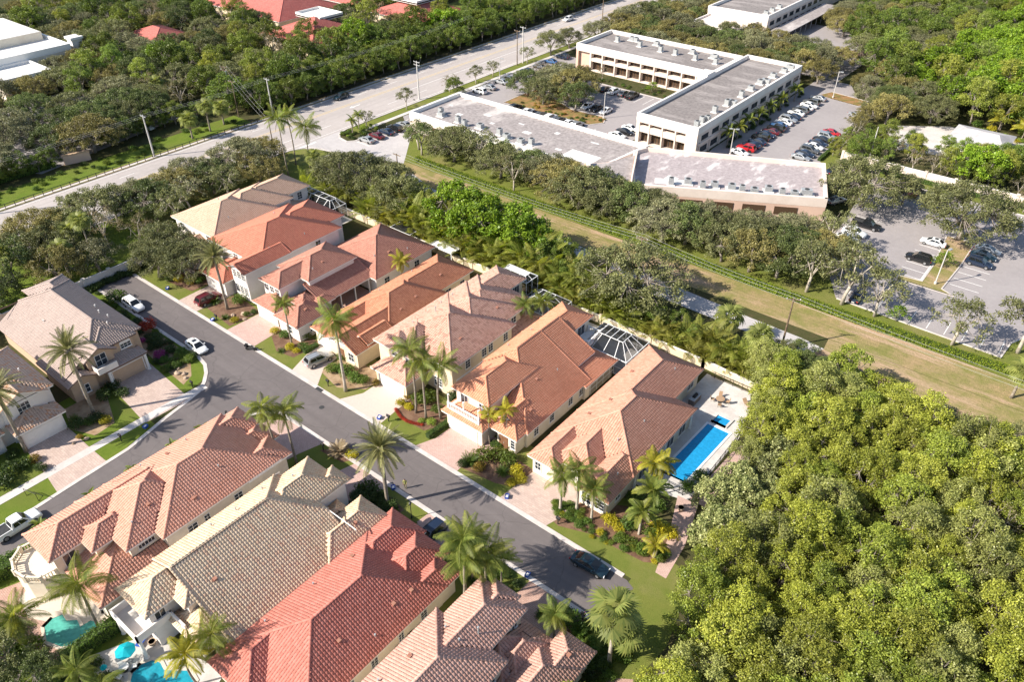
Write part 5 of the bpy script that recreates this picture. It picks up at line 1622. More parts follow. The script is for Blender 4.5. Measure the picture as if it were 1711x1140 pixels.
for lb, x, y in (('black mailbox at the edge of the red-tiled house driveway', -106.2, 52.6), ('black mailbox on the lawn beside the silver car driveway', -78.2, 53.0), ('black mailbox on the lawn before the mosaic-tiled house', -65.4, 53.2), ('black mailbox on the lawn edge of the salmon-tiled house', -35.6, 53.2),
                 ('black mailbox on the lawn between pink and beige houses', -68.2, 43.6), ('black mailbox on the corner lawn of the side street', -81.0, 40.8), ('black mailbox on the verge by the corner garage house', -93.8, 40.0), ('black mailbox on the verge by the sand-tiled garage house', -91.2, 27.2), ('small mailbox at the brown brick driveway of the closed end', -25.6, 44.1)):
    mailbox(lb, x, y, R(90))


def bin_(label, x, y, rz, tipped=False):
    p = thing('recycling_bin', label, 'bin', (x, y, 0), rz)
    m = MB(); m.add([(-.2, -.28, .0), (.2, -.28, .0), (.2, .28, .0), (-.2, .28, .0), (-.26, -.34, .42), (.26, -.34, .42), (.26, .34, .42), (-.26, .34, .42), (-.22, -.3, .42), (.22, -.3, .42), (.22, .3, .42), (-.22, .3, .42), (-.18, -.25, .04), (.18, -.25, .04), (.18, .25, .04), (-.18, .25, .04)],
                    [(3, 2, 1, 0), (0, 1, 5, 4), (1, 2, 6, 5), (2, 3, 7, 6), (3, 0, 4, 7), (4, 5, 9, 8), (5, 6, 10, 9), (6, 7, 11, 10), (7, 4, 8, 11), (8, 9, 13, 12), (9, 10, 14, 13), (10, 11, 15, 14), (11, 8, 12, 15), (12, 13, 14, 15)])
    m.build('tub', M['blue_plastic'], p, False)
    m = MB(); m.obox((0, 0, .2), (.3, .42, .3)); m.build('paper', M['white'], p, False)
    return p


for lb, x, y, a in (('blue recycling bin on the plain driveway of the mosaic house', -66.9, 52.8, .4), ('blue recycling bin at the kerb of the red-tiled house', -106.8, 52.2, .2), ('blue recycling bin beside the date palm of the beige house', -55.6, 44.6, .9), ('blue recycling bin at the pale-paved driveway of the salmon house', -43.2, 52.6, .5),
                    ('blue recycling bin on the kerb above the brown brick driveway', -33.8, 44.8, .2), ('blue recycling bin on the pavement before the corner garage', -91.2, 30.8, .3), ('blue recycling bin beside the purple one near the oak', -121.6, 52.9, .6), ('blue tub on the shaded lawn beside the scarlet roof', -50.6, 41.0, .1)):
    bin_(lb, x, y, a)

# sign by the main road, screened by grass
sg = thing('monument_sign', 'dark pink monument sign on the grass beside the main road', 'sign', (-188.6, 70.6, 0), R(75))
m = MB(); m.box(-2.9, 2.9, -.35, .35, -.02, 2.1); m.build('panel', M['office_pink'], sg, False)
m = MB(); m.box(-3.0, 3.0, -.45, .45, 2.1, 2.3); m.build('cap', M['tan'], sg, False)
m = MB(); m.box(-2.3, 2.3, .352, .38, .7, 1.6); m.build('letter_panel', M['metal_dark'], sg, False)

# ---- patio furniture
def umbrella(label, x, y, mat, h=2.3, r=1.05, ribs=8):
    p = thing('patio_umbrella', label, 'umbrella', (x, y, 0))
    m = MB(); m.tube([(0, 0, .02), (0, 0, h)], .03, 8); m.tube([(0, 0, .02), (0, 0, .1)], .25, 10); m.build('pole', M['metal'], p, False)
    m = MB(); v = [(0, 0, h)] + [(r * math.cos(2 * math.pi * k / ribs), r * math.sin(2 * math.pi * k / ribs), h - .5) for k in range(ribs)]
    v += [(0, 0, h - .05)] + [(r * .98 * math.cos(2 * math.pi * k / ribs), r * .98 * math.sin(2 * math.pi * k / ribs), h - .58) for k in range(ribs)]
    m.add(v, [(0, 1 + k, 1 + (k + 1) % ribs) for k in range(ribs)] + [(ribs + 1, ribs + 2 + (k + 1) % ribs, ribs + 2 + k) for k in range(ribs)] + [(1 + k, ribs + 2 + k, ribs + 2 + (k + 1) % ribs, 1 + (k + 1) % ribs) for k in range(ribs)])
    m.build('canopy', mat, p, False)
    return p


umbrella('open teal patio umbrella beside the round-ended teal pool', -59.6, 10.5, M['teal_cloth'])
umbrella('closed teal umbrella by the dark palms of the teal pool', -59.9, 8.2, M['teal_cloth'], 1.9, .35)


def patio_chair(label, x, y, rz, mat, group):
    p = thing('patio_chair', label, 'chair', (x, y, .03), rz, group)
    m = MB(); m.box(-.25, .25, -.25, .25, .38, .44); m.build('seat', mat, p, False)
    m = MB(); m.add([(-.25, .23, .44), (.25, .23, .44), (.25, .36, .95), (-.25, .36, .95), (-.25, .28, .44), (.25, .28, .44), (.25, .41, .95), (-.25, .41, .95)], [(0, 1, 2, 3), (7, 6, 5, 4), (0, 4, 5, 1), (1, 5, 6, 2), (2, 6, 7, 3), (3, 7, 4, 0)]); m.build('backrest', mat, p, False)
    for a in (-.22, .22):
        for b_ in (-.22, .22):
            m = MB(); m.box(a - .02, a + .02, b_ - .02, b_ + .02, 0, .38); m.build('leg', M['metal_dark'], p, False)
    return p


def round_table(label, x, y, r, mat):
    p = thing('patio_table', label, 'table', (x, y, .03))
    m = MB(); m.tube([(0, 0, .68), (0, 0, .72)], r, 18); m.build('top', mat, p, False)
    m = MB(); m.tube([(0, 0, 0), (0, 0, .05), (0, 0, .06), (0, 0, .68)], [.3, .3, .06, .06], 10); m.build('pedestal', M['metal_dark'], p, False)
    return p


wk = surf('woven_tan', (.36, .24, .15), .8, .2, 9.0)
round_table('round brown patio table on the blue pool deck', -30.6, 86.6, .65, wk)
for k in range(4): patio_chair('woven brown patio chair around the table by the blue pool', -30.6 + 1.05 * math.cos(k * 1.57 + .4), 86.6 + 1.05 * math.sin(k * 1.57 + .4), k * 1.57 + .4 - math.pi / 2, wk, 'chairs around the pool table')
round_table('round white patio table beside the open teal umbrella', -58.9, 9.6, .5, M['white'])
for k in range(3): patio_chair('white patio chair around the table by the teal pool', -58.9 + .95 * math.cos(k * 2.1 + 1), 9.6 + .95 * math.sin(k * 2.1 + 1), k * 2.1 + 1 - math.pi / 2, M['white'], 'chairs by the teal pool')


def lounger(label, x, y, rz, mat, group=None):
    p = thing('sun_lounger', label, 'lounger', (x, y, .03), rz, group)
    m = MB(); m.box(-.32, .32, -.9, .35, .28, .36); m.build('bed', mat, p, False)
    m = MB(); m.add([(-.32, .35, .28), (.32, .35, .28), (.32, .9, .66), (-.32, .9, .66), (-.32, .35, .36), (.32, .35, .36), (.32, .86, .74), (-.32, .86, .74)], [(3, 2, 1, 0), (4, 5, 6, 7), (0, 1, 5, 4), (1, 2, 6, 5), (2, 3, 7, 6), (3, 0, 4, 7)]); m.build('backrest', mat, p, False)
    for a in (-.27, .27):
        for b_ in (-.8, .3):
            m = MB(); m.box(a - .025, a + .025, b_ - .025, b_ + .025, 0, .28); m.build('leg', M['metal'], p, False)
    return p


lounger('blue sun lounger under the beige house balcony', -60.6, 12.6, .4, M['blue_plastic'])
lounger('tan sun lounger near the spa of the blue pool', -27.2, 88.4, 1.0, wk)
# grill and store on the blue-pool patio
g_ = thing('outdoor_grill', 'dark covered outdoor grill against the salmon house wall', 'grill', (-33.6, 84.4, .03))
m = MB(); m.box(-.45, .45, -1.1, 1.1, 0, .95); m.build('cabinet', surf('grill_stone', (.17, .14, .13), .8, .2, 4.0), g_, False)
m = MB(); m.box(-.5, .5, -1.15, 1.15, .952, 1.02); m.build('counter', M['metal'], g_, False)
m = MB(); m.tube([(0, -.5, 1.1), (0, .5, 1.1)], .26, 10); m.build('lid', M['black'], g_, False)
for lb, x, y, rz in (('round clay planter on the pale path by the pool fence', -24.9, 64.6, 0), ('round clay planter beside the beige house balcony', -59.4, 13.0, 0)):
    p = thing('planter', lb, 'planter', (x, y, .03))
    m = MB(); m.tube([(0, 0, 0), (0, 0, .1), (0, 0, .5), (0, 0, .6), (0, 0, .6), (0, 0, .5)], [.22, .3, .42, .42, .34, .32], 14); m.build('pot', M['rock'], p, False)
    m = MB(); m.tube([(0, 0, .48), (0, 0, .5)], .32, 12); m.build('soil', M['mulch'], p, False)

# soccer-goal-like frame on the verge of the side street (basketball-net style goal)
p = thing('sports_goal', 'small dark framed net goal on the side street verge', 'goal', (-90.2, 14.6, 0), .25)
m = MB(); m.tube([(-1.1, 0, .02), (-1.1, 0, 1.3), (1.1, 0, 1.3), (1.1, 0, .02)], .035, 6); m.tube([(-1.1, 0, .05), (-.8, .8, .05), (.8, .8, .05), (1.1, 0, .05)], .03, 6); m.build('frame', M['black'], p, False)
m = MB(); m.add([(-1.1, 0, 1.3), (1.1, 0, 1.3), (.8, .8, .05), (-.8, .8, .05)], [(0, 1, 2, 3)]); m.build('net', M['screen'], p, False)
# ================================================================ plants
rs = np.random.default_rng(11)
random.seed(5)

LM = {}
LM['oak'] = leaf_mat('leaf_oak', (.075, .088, .03), (.26, .26, .108), None, .16, .42)
LM['oak_silver'] = leaf_mat('leaf_oak_silver', (.09, .095, .045), (.30, .29, .15), None, .15, .42)
LM['oak_gold'] = leaf_mat('leaf_oak_gold', (.11, .10, .03), (.33, .285, .10), None, .16, .42)
LM['oak_deep'] = leaf_mat('leaf_oak_deep', (.05, .075, .022), (.19, .225, .07), None, .16, .42)
LM['forest'] = leaf_mat('leaf_forest', (.11, .14, .02), (.38, .38, .07), (.18, .25, .05), .2, .4)
LM['green'] = leaf_mat('leaf_green', (.055, .09, .018), (.20, .26, .045), (.17, .20, .035), .2, .4)
LM['ficus'] = leaf_mat('leaf_ficus', (.07, .14, .01), (.27, .37, .035), None, .22, .4)
LM['dry'] = leaf_mat('leaf_dry', (.16, .125, .065), (.26, .20, .11), (.15, .14, .06), .25)
LM['seagrape'] = leaf_mat('leaf_seagrape', (.09, .12, .03), (.38, .385, .16), None, .18, .38)
LM['frond'] = leaf_mat('leaf_frond', (.10, .145, .028), (.22, .25, .055), (.19, .195, .035), .4)
LM['date'] = leaf_mat('leaf_date', (.14, .15, .06), (.26, .25, .10), None, .3)
LM['fan'] = leaf_mat('leaf_fan', (.13, .165, .04), (.26, .275, .075), None, .35)
LM['areca'] = leaf_mat('leaf_areca', (.13, .175, .025), (.28, .29, .06), (.25, .235, .05), .4)
LM['yellowfrond'] = leaf_mat('leaf_yellow_frond', (.2, .21, .02), (.36, .31, .035), None, .35)
LM['g'] = leaf_mat('shrub_green', (.05, .10, .014), (.11, .17, .03), (.12, .15, .02), .3)
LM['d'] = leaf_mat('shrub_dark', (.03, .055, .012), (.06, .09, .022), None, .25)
LM['y'] = leaf_mat('shrub_yellow', (.30, .29, .018), (.48, .40, .03), None, .35)
LM['l'] = leaf_mat('shrub_lime', (.16, .24, .03), (.28, .34, .06), None, .35)
LM['o'] = leaf_mat('shrub_orange', (.22, .12, .03), (.30, .24, .04), None, .3)
LM['r'] = leaf_mat('shrub_red', (.30, .03, .02), (.42, .07, .03), None, .3)
LM['p'] = leaf_mat('shrub_purple', (.24, .03, .13), (.34, .07, .2), None, .3)
LM['b'] = leaf_mat('bromeliad_pink', (.30, .24, .13), (.40, .30, .2), None, .3)
LM['hedge'] = leaf_mat('hedge_lime', (.16, .24, .015), (.28, .33, .03), None, .35)
LM['hedge_green'] = leaf_mat('hedge_green', (.06, .115, .014), (.12, .18, .03), None, .3)


def leaves(P, Nrm, size, aspect=.55, attr=None):
    """diamond leaves at points P facing Nrm -> mesh arrays"""
    n = len(P)
    Nrm = Nrm / np.maximum(1e-6, np.linalg.norm(Nrm, axis=1, keepdims=True))
    rnd = rs.normal(size=(n, 3))
    U = rnd - (rnd * Nrm).sum(1, keepdims=True) * Nrm
    U /= np.maximum(1e-6, np.linalg.norm(U, axis=1, keepdims=True))
    W = np.cross(Nrm, U)
    s = (size * rs.uniform(.65, 1.35, n))[:, None]
    V = np.stack([P - U * s * .5, P + W * s * aspect * .5 + Nrm * s * .06, P + U * s * .5, P - W * s * aspect * .5 + Nrm * s * .06], 1)
    lv = rs.random(n) if attr is None else attr
    return V.reshape(-1, 3), np.repeat(lv, 4)


def quad_mesh(name, V, lv, mat):
    n = len(V) // 4
    return np_mesh(name, V, np.arange(4 * n), np.arange(n) * 4, np.full(n, 4), mat, False, {'lv': lv})


def clump_leaves(clumps, n_per, leaf, spread=.8, aspect=.62):
    """leaf sprays spread through lumpy clumps; every spray faces its own way"""
    Ps, Ns, A = [], [], []
    for (cx, cy, cz, r) in clumps:
        n = int(n_per * r * r)
        d = rs.normal(size=(n, 3)); d /= np.linalg.norm(d, axis=1, keepdims=True)
        d[:, 2] = np.where(d[:, 2] < -.5, -d[:, 2], d[:, 2])
        lump = 1 + .28 * np.sin(d[:, 0] * 5 + cx * 3) * np.sin(d[:, 1] * 5 + cy * 3) + .16 * np.sin(d[:, 2] * 9 + cz)
        rad = r * lump * (rs.uniform(.25, 1.1, n) ** .5)
        P = np.array([cx, cy, cz]) + d * rad[:, None] * np.array([1, 1, .8])
        Nn = d * (1 - spread) + rs.normal(size=(n, 3)) * spread * .55 + np.array([0, 0, .32])
        Ps.append(P); Ns.append(Nn)
        A.append(np.clip(rs.random() * .4 + rs.random(n) ** 1.4 * .75, 0, 1))
    return leaves(np.concatenate(Ps), np.concatenate(Ns), leaf, aspect, np.concatenate(A))


TREE = {}


def make_tree(kind, var):
    """returns (trunk mesh, crown mesh) in real metres, base at the origin"""
    rnd = random.Random(hash((kind, var)) % 99991 if False else (sum(map(ord, kind)) * 31 + var * 7))
    # height, radius, clumps, clump radius range, leaves per m2 of clump, leaf size, flatness, mat, bark
    H, Rr, K, (r0, r1), npm, leaf, base, mt, bark, tr = {
        'oak': (7.6, 5.0, 64, (.55, 1.1), 215, .24, .5, 'oak', 'bark', .26),
        'bigoak': (9.6, 8.0, 150, (.6, 1.2), 170, .28, .45, 'oak', 'bark', .42),
        'forest': (9.2, 3.2, 50, (.5, .98), 330, .215, .4, 'forest', 'bark', .16),
        'green': (8.6, 3.8, 56, (.55, 1.05), 270, .245, .35, 'green', 'bark', .2),
        'ficus': (8.4, 4.6, 66, (.6, 1.15), 165, .36, .38, 'ficus', 'bark', .24),
        'sparse': (7.4, 3.4, 26, (.4, .8), 110, .2, .5, 'dry', 'bark_pale', .15),
        'seagrape': (6.6, 3.4, 46, (.6, 1.0), 170, .34, .22, 'seagrape', 'bark', .16),
        'young': (3.2, 1.5, 14, (.4, .7), 240, .2, .35, 'ficus', 'bark', .07),
        'open': (7.8, 3.6, 38, (.4, .85), 170, .25, .55, 'oak', 'bark_pale', .2)}[kind]
    cl = []
    for k in range(K):
        a = rnd.uniform(0, 2 * math.pi) if k % 3 else k * 2.4
        q = math.sqrt(rnd.uniform(0.0, 1.0)); x, y = Rr * q * math.cos(a) * rnd.uniform(.85, 1.1), Rr * q * math.sin(a) * rnd.uniform(.85, 1.1)
        dome = math.sqrt(max(0, 1 - (q * .96) ** 2))
        z = H * (base + (1 - base) * dome) - rnd.uniform(0, 1) ** 2 * H * (1 - base) * .75 - .7
        r = rnd.uniform(r0, r1)
        cl.append((x, y, max(z, H * base * .8), r))
    V, lv = clump_leaves(cl, npm, leaf)
    crown = quad_mesh('crown_' + kind, V, lv, LM[mt])
    m = MB()
    fork = H * base * rnd.uniform(.45, .62)
    lean = (rnd.uniform(-.4, .4), rnd.uniform(-.4, .4))
    f = (lean[0], lean[1], fork)
    m.tube([(0, 0, -.3), (lean[0] * .3, lean[1] * .3, fork * .5), f], [tr * 1.35, tr, tr * .85], 8)
    mains = []
    nl = 7 if kind == 'bigoak' else 5 if kind in ('oak', 'open', 'sparse') else 4
    for k in range(nl):
        a = 2 * math.pi * k / nl + rnd.uniform(-.3, .3); e = Rr * rnd.uniform(.35, .55)
        p1 = (f[0] + e * .45 * math.cos(a), f[1] + e * .45 * math.sin(a), fork + (H - fork) * .28)
        p2 = (f[0] + e * math.cos(a), f[1] + e * math.sin(a), fork + (H - fork) * .52)
        m.tube([f, p1, p2], [tr * .62, tr * .45, tr * .3], 6, False)
        mains.append((p1, p2))
    for (x, y, z, r) in cl:
        p1, p2 = min(mains, key=lambda q: (q[1][0] - x) ** 2 + (q[1][1] - y) ** 2)
        mid = ((p2[0] + x) / 2, (p2[1] + y) / 2, (p2[2] + z) / 2 - .15)
        m.tube([p2, mid, (x, y, z + r * .3)], [tr * .22, tr * .14, .02], 4, False)
    trunk = m.mesh('trunk_' + kind, M[bark], None, True, False)
    return trunk, crown


NVAR = {'bigoak': 3, 'oak': 4, 'forest': 5, 'green': 4, 'ficus': 3, 'sparse': 3, 'seagrape': 2, 'young': 1, 'open': 2}
NAME = {'bigoak': 'live_oak', 'oak': 'live_oak', 'forest': 'woodland_tree', 'green': 'broadleaf_tree', 'ficus': 'ficus_tree', 'sparse': 'bare_tree', 'seagrape': 'sea_grape_tree', 'young': 'young_tree', 'open': 'open_crowned_oak'}


def tree(kind, x, y, s, label, group=None, rz=None, z=0.0, mat=None):
    if kind == 'oak' and s > 1.12: kind, s = 'bigoak', s / 1.6
    if kind not in TREE: TREE[kind] = [make_tree(kind, v) for v in range(NVAR[kind])]
    t, c = random.choice(TREE[kind])
    if kind in ('oak', 'bigoak', 'open') and group:
        mat, tn = random.choice((('oak', 'grey-green'), ('oak_silver', 'silvery'), ('oak_gold', 'golden-olive'), ('oak_deep', 'deep green')))
        for w in ('grey-green ', 'olive-green ', 'brownish-green '): label = label.replace(w, '')
        label = tn + ' ' + label
        group = group + ', ' + tn
    sz = s * random.uniform(.92, 1.08)
    r = thing(NAME[kind], label, 'tree', (x, y, z), random.uniform(0, 6.28) if rz is None else rz, group)
    r.scale = (s, s, sz)
    mobj('trunk', t, r)
    o = mobj('crown', c, r)
    if mat:
        o.material_slots[0].link = 'OBJECT'; o.material_slots[0].material = LM[mat]
    return r


# ---------------------------------------------------------------- palms
def frond_mesh(name, L, e0, e1, n, ll, mat, droop=.35, fw=.55, w=.09, vee=.0, seed=0):
    """a feather leaf along +x; elevation runs from e0 to e1 degrees"""
    rn = random.Random(seed)
    V, lv = [], []
    pts = []
    x = z = 0.0
    K = 16
    for k in range(K + 1):
        t = k / K
        pts.append(Vector((x, 0, z)))
        e = R(e0 + (e1 - e0) * t)
        x += L / K * math.cos(e); z += L / K * math.sin(e)

    def at(t):
        f = t * K; i = min(K - 1, int(f)); return pts[i].lerp(pts[i + 1], f - i), (pts[i + 1] - pts[i]).normalized()
    for k in range(K):
        a, b_ = pts[k], pts[k + 1]; r = .05 * (1 - k / K) + .012; r2 = .05 * (1 - (k + 1) / K) + .012
        V += [a + Vector((0, -r, 0)), b_ + Vector((0, -r2, 0)), b_ + Vector((0, r2, 0)), a + Vector((0, r, 0))]; lv += [.9] * 4
    for i in range(n):
        t = .12 + .88 * (i + .5) / n
        p, d = at(t)
        l = ll * (math.sin(math.pi * min(1, t * .8 + .2)) * .75 + .3) * rn.uniform(.85, 1.1)
        up = Vector((0, 1, 0)).cross(d) * -1
        for s in (-1, 1):
            v = (Vector((0, s, 0)) + d * fw + up * vee + Vector((0, 0, -droop))).normalized()
            q = p + v * l * .55; e = p + v * l + Vector((0, 0, -l * droop * .45))
            ww = d * w
            g0 = rn.random()
            V += [p - ww * .5, q - ww * .6, e, q + ww * .6]; lv += [g0] * 4
    V = np.array([tuple(v) for v in V])
    return quad_mesh(name, V, np.array(lv), mat)


def fan_mesh(name, stem, r, mat, segs=14, span=250, seed=0):
    rn = random.Random(seed)
    V, lv = [], []
    V += [(0, -.025, 0), (stem, -.02, stem * .35), (stem, .02, stem * .35), (0, .025, 0)]; lv += [.8] * 4
    c = Vector((stem, 0, stem * .35))
    for k in range(segs):
        a = R(-span / 2 + span * (k + .5) / segs); w = R(span / segs * .5)
        l = r * rn.uniform(.88, 1.08) * (1 - .25 * abs(k - segs / 2 + .5) / segs)
        d0 = Vector((math.cos(a), math.sin(a), -.12)); d1 = Vector((math.cos(a - w), math.sin(a - w), .0)); d2 = Vector((math.cos(a + w), math.sin(a + w), .0))
        V += [c, c + d1 * l * .62, c + d0 * l + Vector((0, 0, -l * .3)), c + d2 * l * .62]; lv += [rn.random()] * 4
    return quad_mesh(name, np.array([tuple(v) for v in V]), np.array(lv), mat)


FR = {}
for i, (e0, e1) in enumerate(((72, 15), (48, -35), (22, -62), (-8, -80))):
    FR['coco', i] = frond_mesh('coconut_frond', 3.3, e0, e1, 28, .85, LM['frond'], .6, .5, .075, seed=i)
    FR['yellow', i] = frond_mesh('yellow_frond', 2.2, e0, e1, 18, .6, LM['yellowfrond'], .35, .5, .11, seed=i)
    FR['royal', i] = frond_mesh('royal_frond', 3.4, e0, e1 - 5, 30, .9, LM['frond'], .5, .35, .08, seed=i + 9)
    FR['foxtail', i] = frond_mesh('foxtail_frond', 2.3, e0, e1, 26, .55, LM['frond'], .1, .4, .12, .5, seed=i + 19)
for i, (e0, e1) in enumerate(((78, 52), (52, 15), (26, -20), (-2, -48), (-35, -72))):
    FR['date', i] = frond_mesh('date_frond', 2.9, e0, e1, 26, .42, LM['date'], .0, .9, .085, .5, seed=i + 40)
for i, (e0, e1) in enumerate(((80, 25), (66, -5), (50, -40))):
    FR['areca', i] = frond_mesh('areca_frond', 2.7, e0, e1, 16, .62, LM['areca'], .35, .6, .12, .2, seed=i + 60)
LM['dead'] = leaf_mat('leaf_dead', (.16, .105, .05), (.26, .18, .09), None, .2)
FR['dead', 0] = frond_mesh('dead_frond', 2.6, -55, -88, 18, .5, LM['dead'], .7, .4, .06, seed=77)
FR['fan', 0] = fan_mesh('fan_leaf', .9, 1.0, LM['fan'])
FR['bigfan', 0] = fan_mesh('fan_leaf', 1.2, 1.35, LM['fan'], 18, 270, 3)


def palm(kind, x, y, h, label, group=None, lean=(0, 0), s=1.0, nf=None, bark='bark_palm', r0=.17, two=None):
    """h = height of the crown's heart"""
    nm = {'coco': 'coconut_palm', 'date': 'date_palm', 'yellow': 'golden_palm', 'royal': 'royal_palm', 'foxtail': 'foxtail_palm', 'fan': 'cabbage_palm', 'bigfan': 'fan_palm'}[kind]
    p = thing(nm, label, 'palm', (x, y, 0), 0.0, group)
    rn = random.Random(int(x * 37 + y * 91))
    bend = (rn.uniform(-.25, .25), rn.uniform(-.25, .25)) if kind in ('coco', 'yellow') else (0, 0)
    pts, rad = [], []
    for k in range(9):
        t = k / 8
        pts.append((lean[0] * t * t + bend[0] * math.sin(math.pi * t), lean[1] * t * t + bend[1] * math.sin(math.pi * t), -.1 + (h + .1) * t))
        rad.append(r0 * (1.35 if k == 0 else 1.0 - .35 * t if kind != 'date' else 1.0 + (.25 if k == 8 else 0)))
    m = MB(); m.tube(pts, rad, 9)
    mobj('trunk', m.mesh('trunk', M[bark], None, True, False), p)
    top = Vector(pts[-1])
    if kind in ('royal', 'foxtail'):
        m = MB(); m.tube([top, top + Vector((0, 0, .5)), top + Vector((0, 0, 1.0))], [r0 * .8, r0 * .75, r0 * .4], 8)
        mobj('crownshaft', m.mesh('crownshaft', surf('crownshaft_green', (.16, .2, .06), .5, .1, 4.0), None, True, False), p)
        top = top + Vector((0, 0, .9))
    if kind == 'date':
        m = MB(); m.tube([top - Vector((0, 0, .6)), top, top + Vector((0, 0, .35))], [r0 * 1.2, r0 * 1.8, r0 * .9], 9)
        mobj('crown_heart', m.mesh('crown_heart', M['bark_palm'], None, True, False), p)
    lv = {'coco': (4, 6, 6, 4), 'yellow': (3, 5, 5, 1), 'royal': (4, 6, 6, 3), 'foxtail': (3, 5, 5, 1), 'date': (9, 13, 14, 12, 8)}.get(kind)
    if lv:
        a0 = rn.uniform(0, 6.28)
        for i, n in enumerate(lv):
            for k in range(n):
                a = a0 + 2 * math.pi * (k + .5 * (i % 2)) / n + rn.uniform(-.22, .22)
                sc = s * rn.uniform(.86, 1.1)
                if rn.random() < .08: continue
                o = mobj('frond', FR[kind, i], p, top, (rn.uniform(-.35, .35), rn.uniform(-.2, .2), a), (sc,) * 3)
        for k in range(rn.choice((1, 2, 3)) if kind in ('coco', 'date', 'royal') else 0):
            mobj('dead_frond', FR['dead', 0], p, top - Vector((0, 0, .15)), (0, 0, rn.uniform(0, 6.28)), (s * rn.uniform(.6, .95),) * 3)
    else:
        n = nf or 26
        for k in range(n):
            a = k * 2.39996; e = R(80 - 125 * (k + .5) / n)
            o = mobj('leaf', FR[kind, 0], p, top, (rn.uniform(-.3, .3), -e + .3, a), (s * rn.uniform(.85, 1.1),) * 3)
    return p


# ---- residential palms
palm('date', -99.7, 27.7, 11.4, 'tall date palm on the lawn before the grey-brown roofed house', s=1.25, r0=.24)
palm('date', -99.4, 18.0, 10.8, 'tall date palm beside the double garage of the sand-tiled house', s=1.25, r0=.24)
palm('date', -107.8, 55.8, 10.3, 'yellowish date palm before the tall red-tiled house', s=1.15, r0=.22)
palm('date', -54.1, 42.2, 9.9, 'thick date palm by the near kerb before the beige house', s=1.3, r0=.24)
palm('royal', -90.7, 56.1, 7.2, 'slim palm in the yellow shrub bed of the brown-red house', s=.7)
palm('royal', -75.3, 53.9, 12.0, 'tall pale-trunked royal palm between orange and mosaic roofs', s=1.15, bark='pole' if False else 'bark_pale', r0=.24, lean=(0, 0))
palm('coco', -69.5, 37.8, 11.0, 'tall leaning coconut palm by the pink-paved driveway, farther from the street lawn', lean=(-.6, -.4), s=.9)
palm('coco', -69.0, 39.7, 9.7, 'coconut palm with yellow heart beside the pink-paved driveway', lean=(.2, -.3), s=1.0)
palm('coco', -63.7, 57.0, 11.2, 'tallest coconut palm in the flower bed of the mosaic house', lean=(-.5, .3), s=1.0)
palm('coco', -61.7, 57.0, 10.1, 'middle coconut palm over the red flower border', lean=(-.3, .2), s=1.0)
palm('coco', -60.0, 58.3, 9.8, 'coconut palm against the cream side of the mosaic house', lean=(.4, .1), s=1.0)
palm('yellow', -51.2, 58.7, 5.6, 'thin golden palm before the coral house entrance, shorter of two', s=.75, r0=.09)
palm('yellow', -49.2, 59.7, 6.6, 'golden palm before the coral house entrance, taller of two', s=.95, r0=.1)
palm('royal', -36.7, 55.2, 5.4, 'royal palm on the mounded island by the pale driveway, street end', s=.85, r0=.2, bark='bark_pale')
palm('royal', -35.1, 56.5, 6.2, 'royal palm on the mounded island, tallest of the three', s=.9, r0=.2, bark='bark_pale')
palm('royal', -32.8, 56.4, 4.6, 'royal palm before the paired windows of the salmon house', s=.75, r0=.18, bark='bark_pale')
palm('yellow', -29.3, 64.1, 6.1, 'golden palm against the corner of the salmon roof', s=1.1, r0=.1)
palm('yellow', -28.7, 65.6, 5.3, 'golden palm with white trunk near the blue pool end', s=1.1, r0=.1, bark='bark_pale')
palm('foxtail', -27.3, 60.7, 4.4, 'bushy foxtail palm in the mulched side garden, taller', s=1.15, bark='bark_pale')
palm('foxtail', -27.0, 58.1, 3.2, 'bushy foxtail palm in the mulched side garden, shorter', s=1.0, bark='bark_pale')
palm('yellow', -23.9, 56.4, 2.0, 'stout bottle-trunked palm at the edge of the curved bed', s=.9, r0=.26, bark='bark_pale')
palm('coco', -37.7, 38.6, 9.6, 'tallest coconut palm in the cluster behind the scarlet roof', s=1.05)
palm('coco', -36.2, 40.2, 7.6, 'coconut palm in the cluster by the near kerb, leaning out', lean=(.5, -.2), s=1.05)
palm('coco', -38.4, 40.4, 7.2, 'short coconut palm low in the cluster by the scarlet roof', lean=(-.3, .2), s=1.0)
palm('coco', -36.8, 37.2, 8.2, 'coconut palm in the cluster nearest the rose-brown roof', lean=(.2, .3), s=1.0)
palm('coco', -34.8, 41.3, 6.0, 'thin coconut palm at the edge of the brown brick driveway', s=.75, r0=.11)
palm('royal', -26.6, 40.1, 3.8, 'small bright palm beside the brown brick driveway', s=.7, r0=.11)
palm('bigfan', -20.5, 41.5, 9.0, 'tall fan palm with pale trunk at the closed street end', s=1.2, nf=15, bark='bark_pale', r0=.25)
palm('bigfan', -20.0, 43.6, 3.6, 'short thick fan palm beside the tall one at the street end', s=1.0, nf=14, bark='bark_pale', r0=.32)
palm('coco', -65.2, 10.3, 7.6, 'coconut palm leaning over the curved green pool', lean=(-.6, .3), s=1.15)
palm('coco', -70.2, 5.0, 4.2, 'dark coconut palm at the corner of the green pool', s=1.1)
palm('coco', -51.3, 16.3, 5.9, 'coconut palm between the beige and scarlet roofs', s=.85)
palm('yellow', -51.8, 13.4, 5.4, 'golden coconut palm overhanging the teal pool', s=1.3, r0=.13)
palm('coco', -57.4, 7.0, 2.6, 'low dark palm beside the teal pool terrace', s=.75)
palm('coco', -60.6, 6.2, 2.8, 'low dark palm below the teal umbrella', s=.8)
palm('yellow', -109.5, 70.8, 5.2, 'golden palm between red and brown roofs, street side', s=1.2, r0=.11)
palm('yellow', -110.0 + 1.2, 75.0, 5.4, 'golden palm between red and brown roofs, garden side', s=1.2, r0=.11)
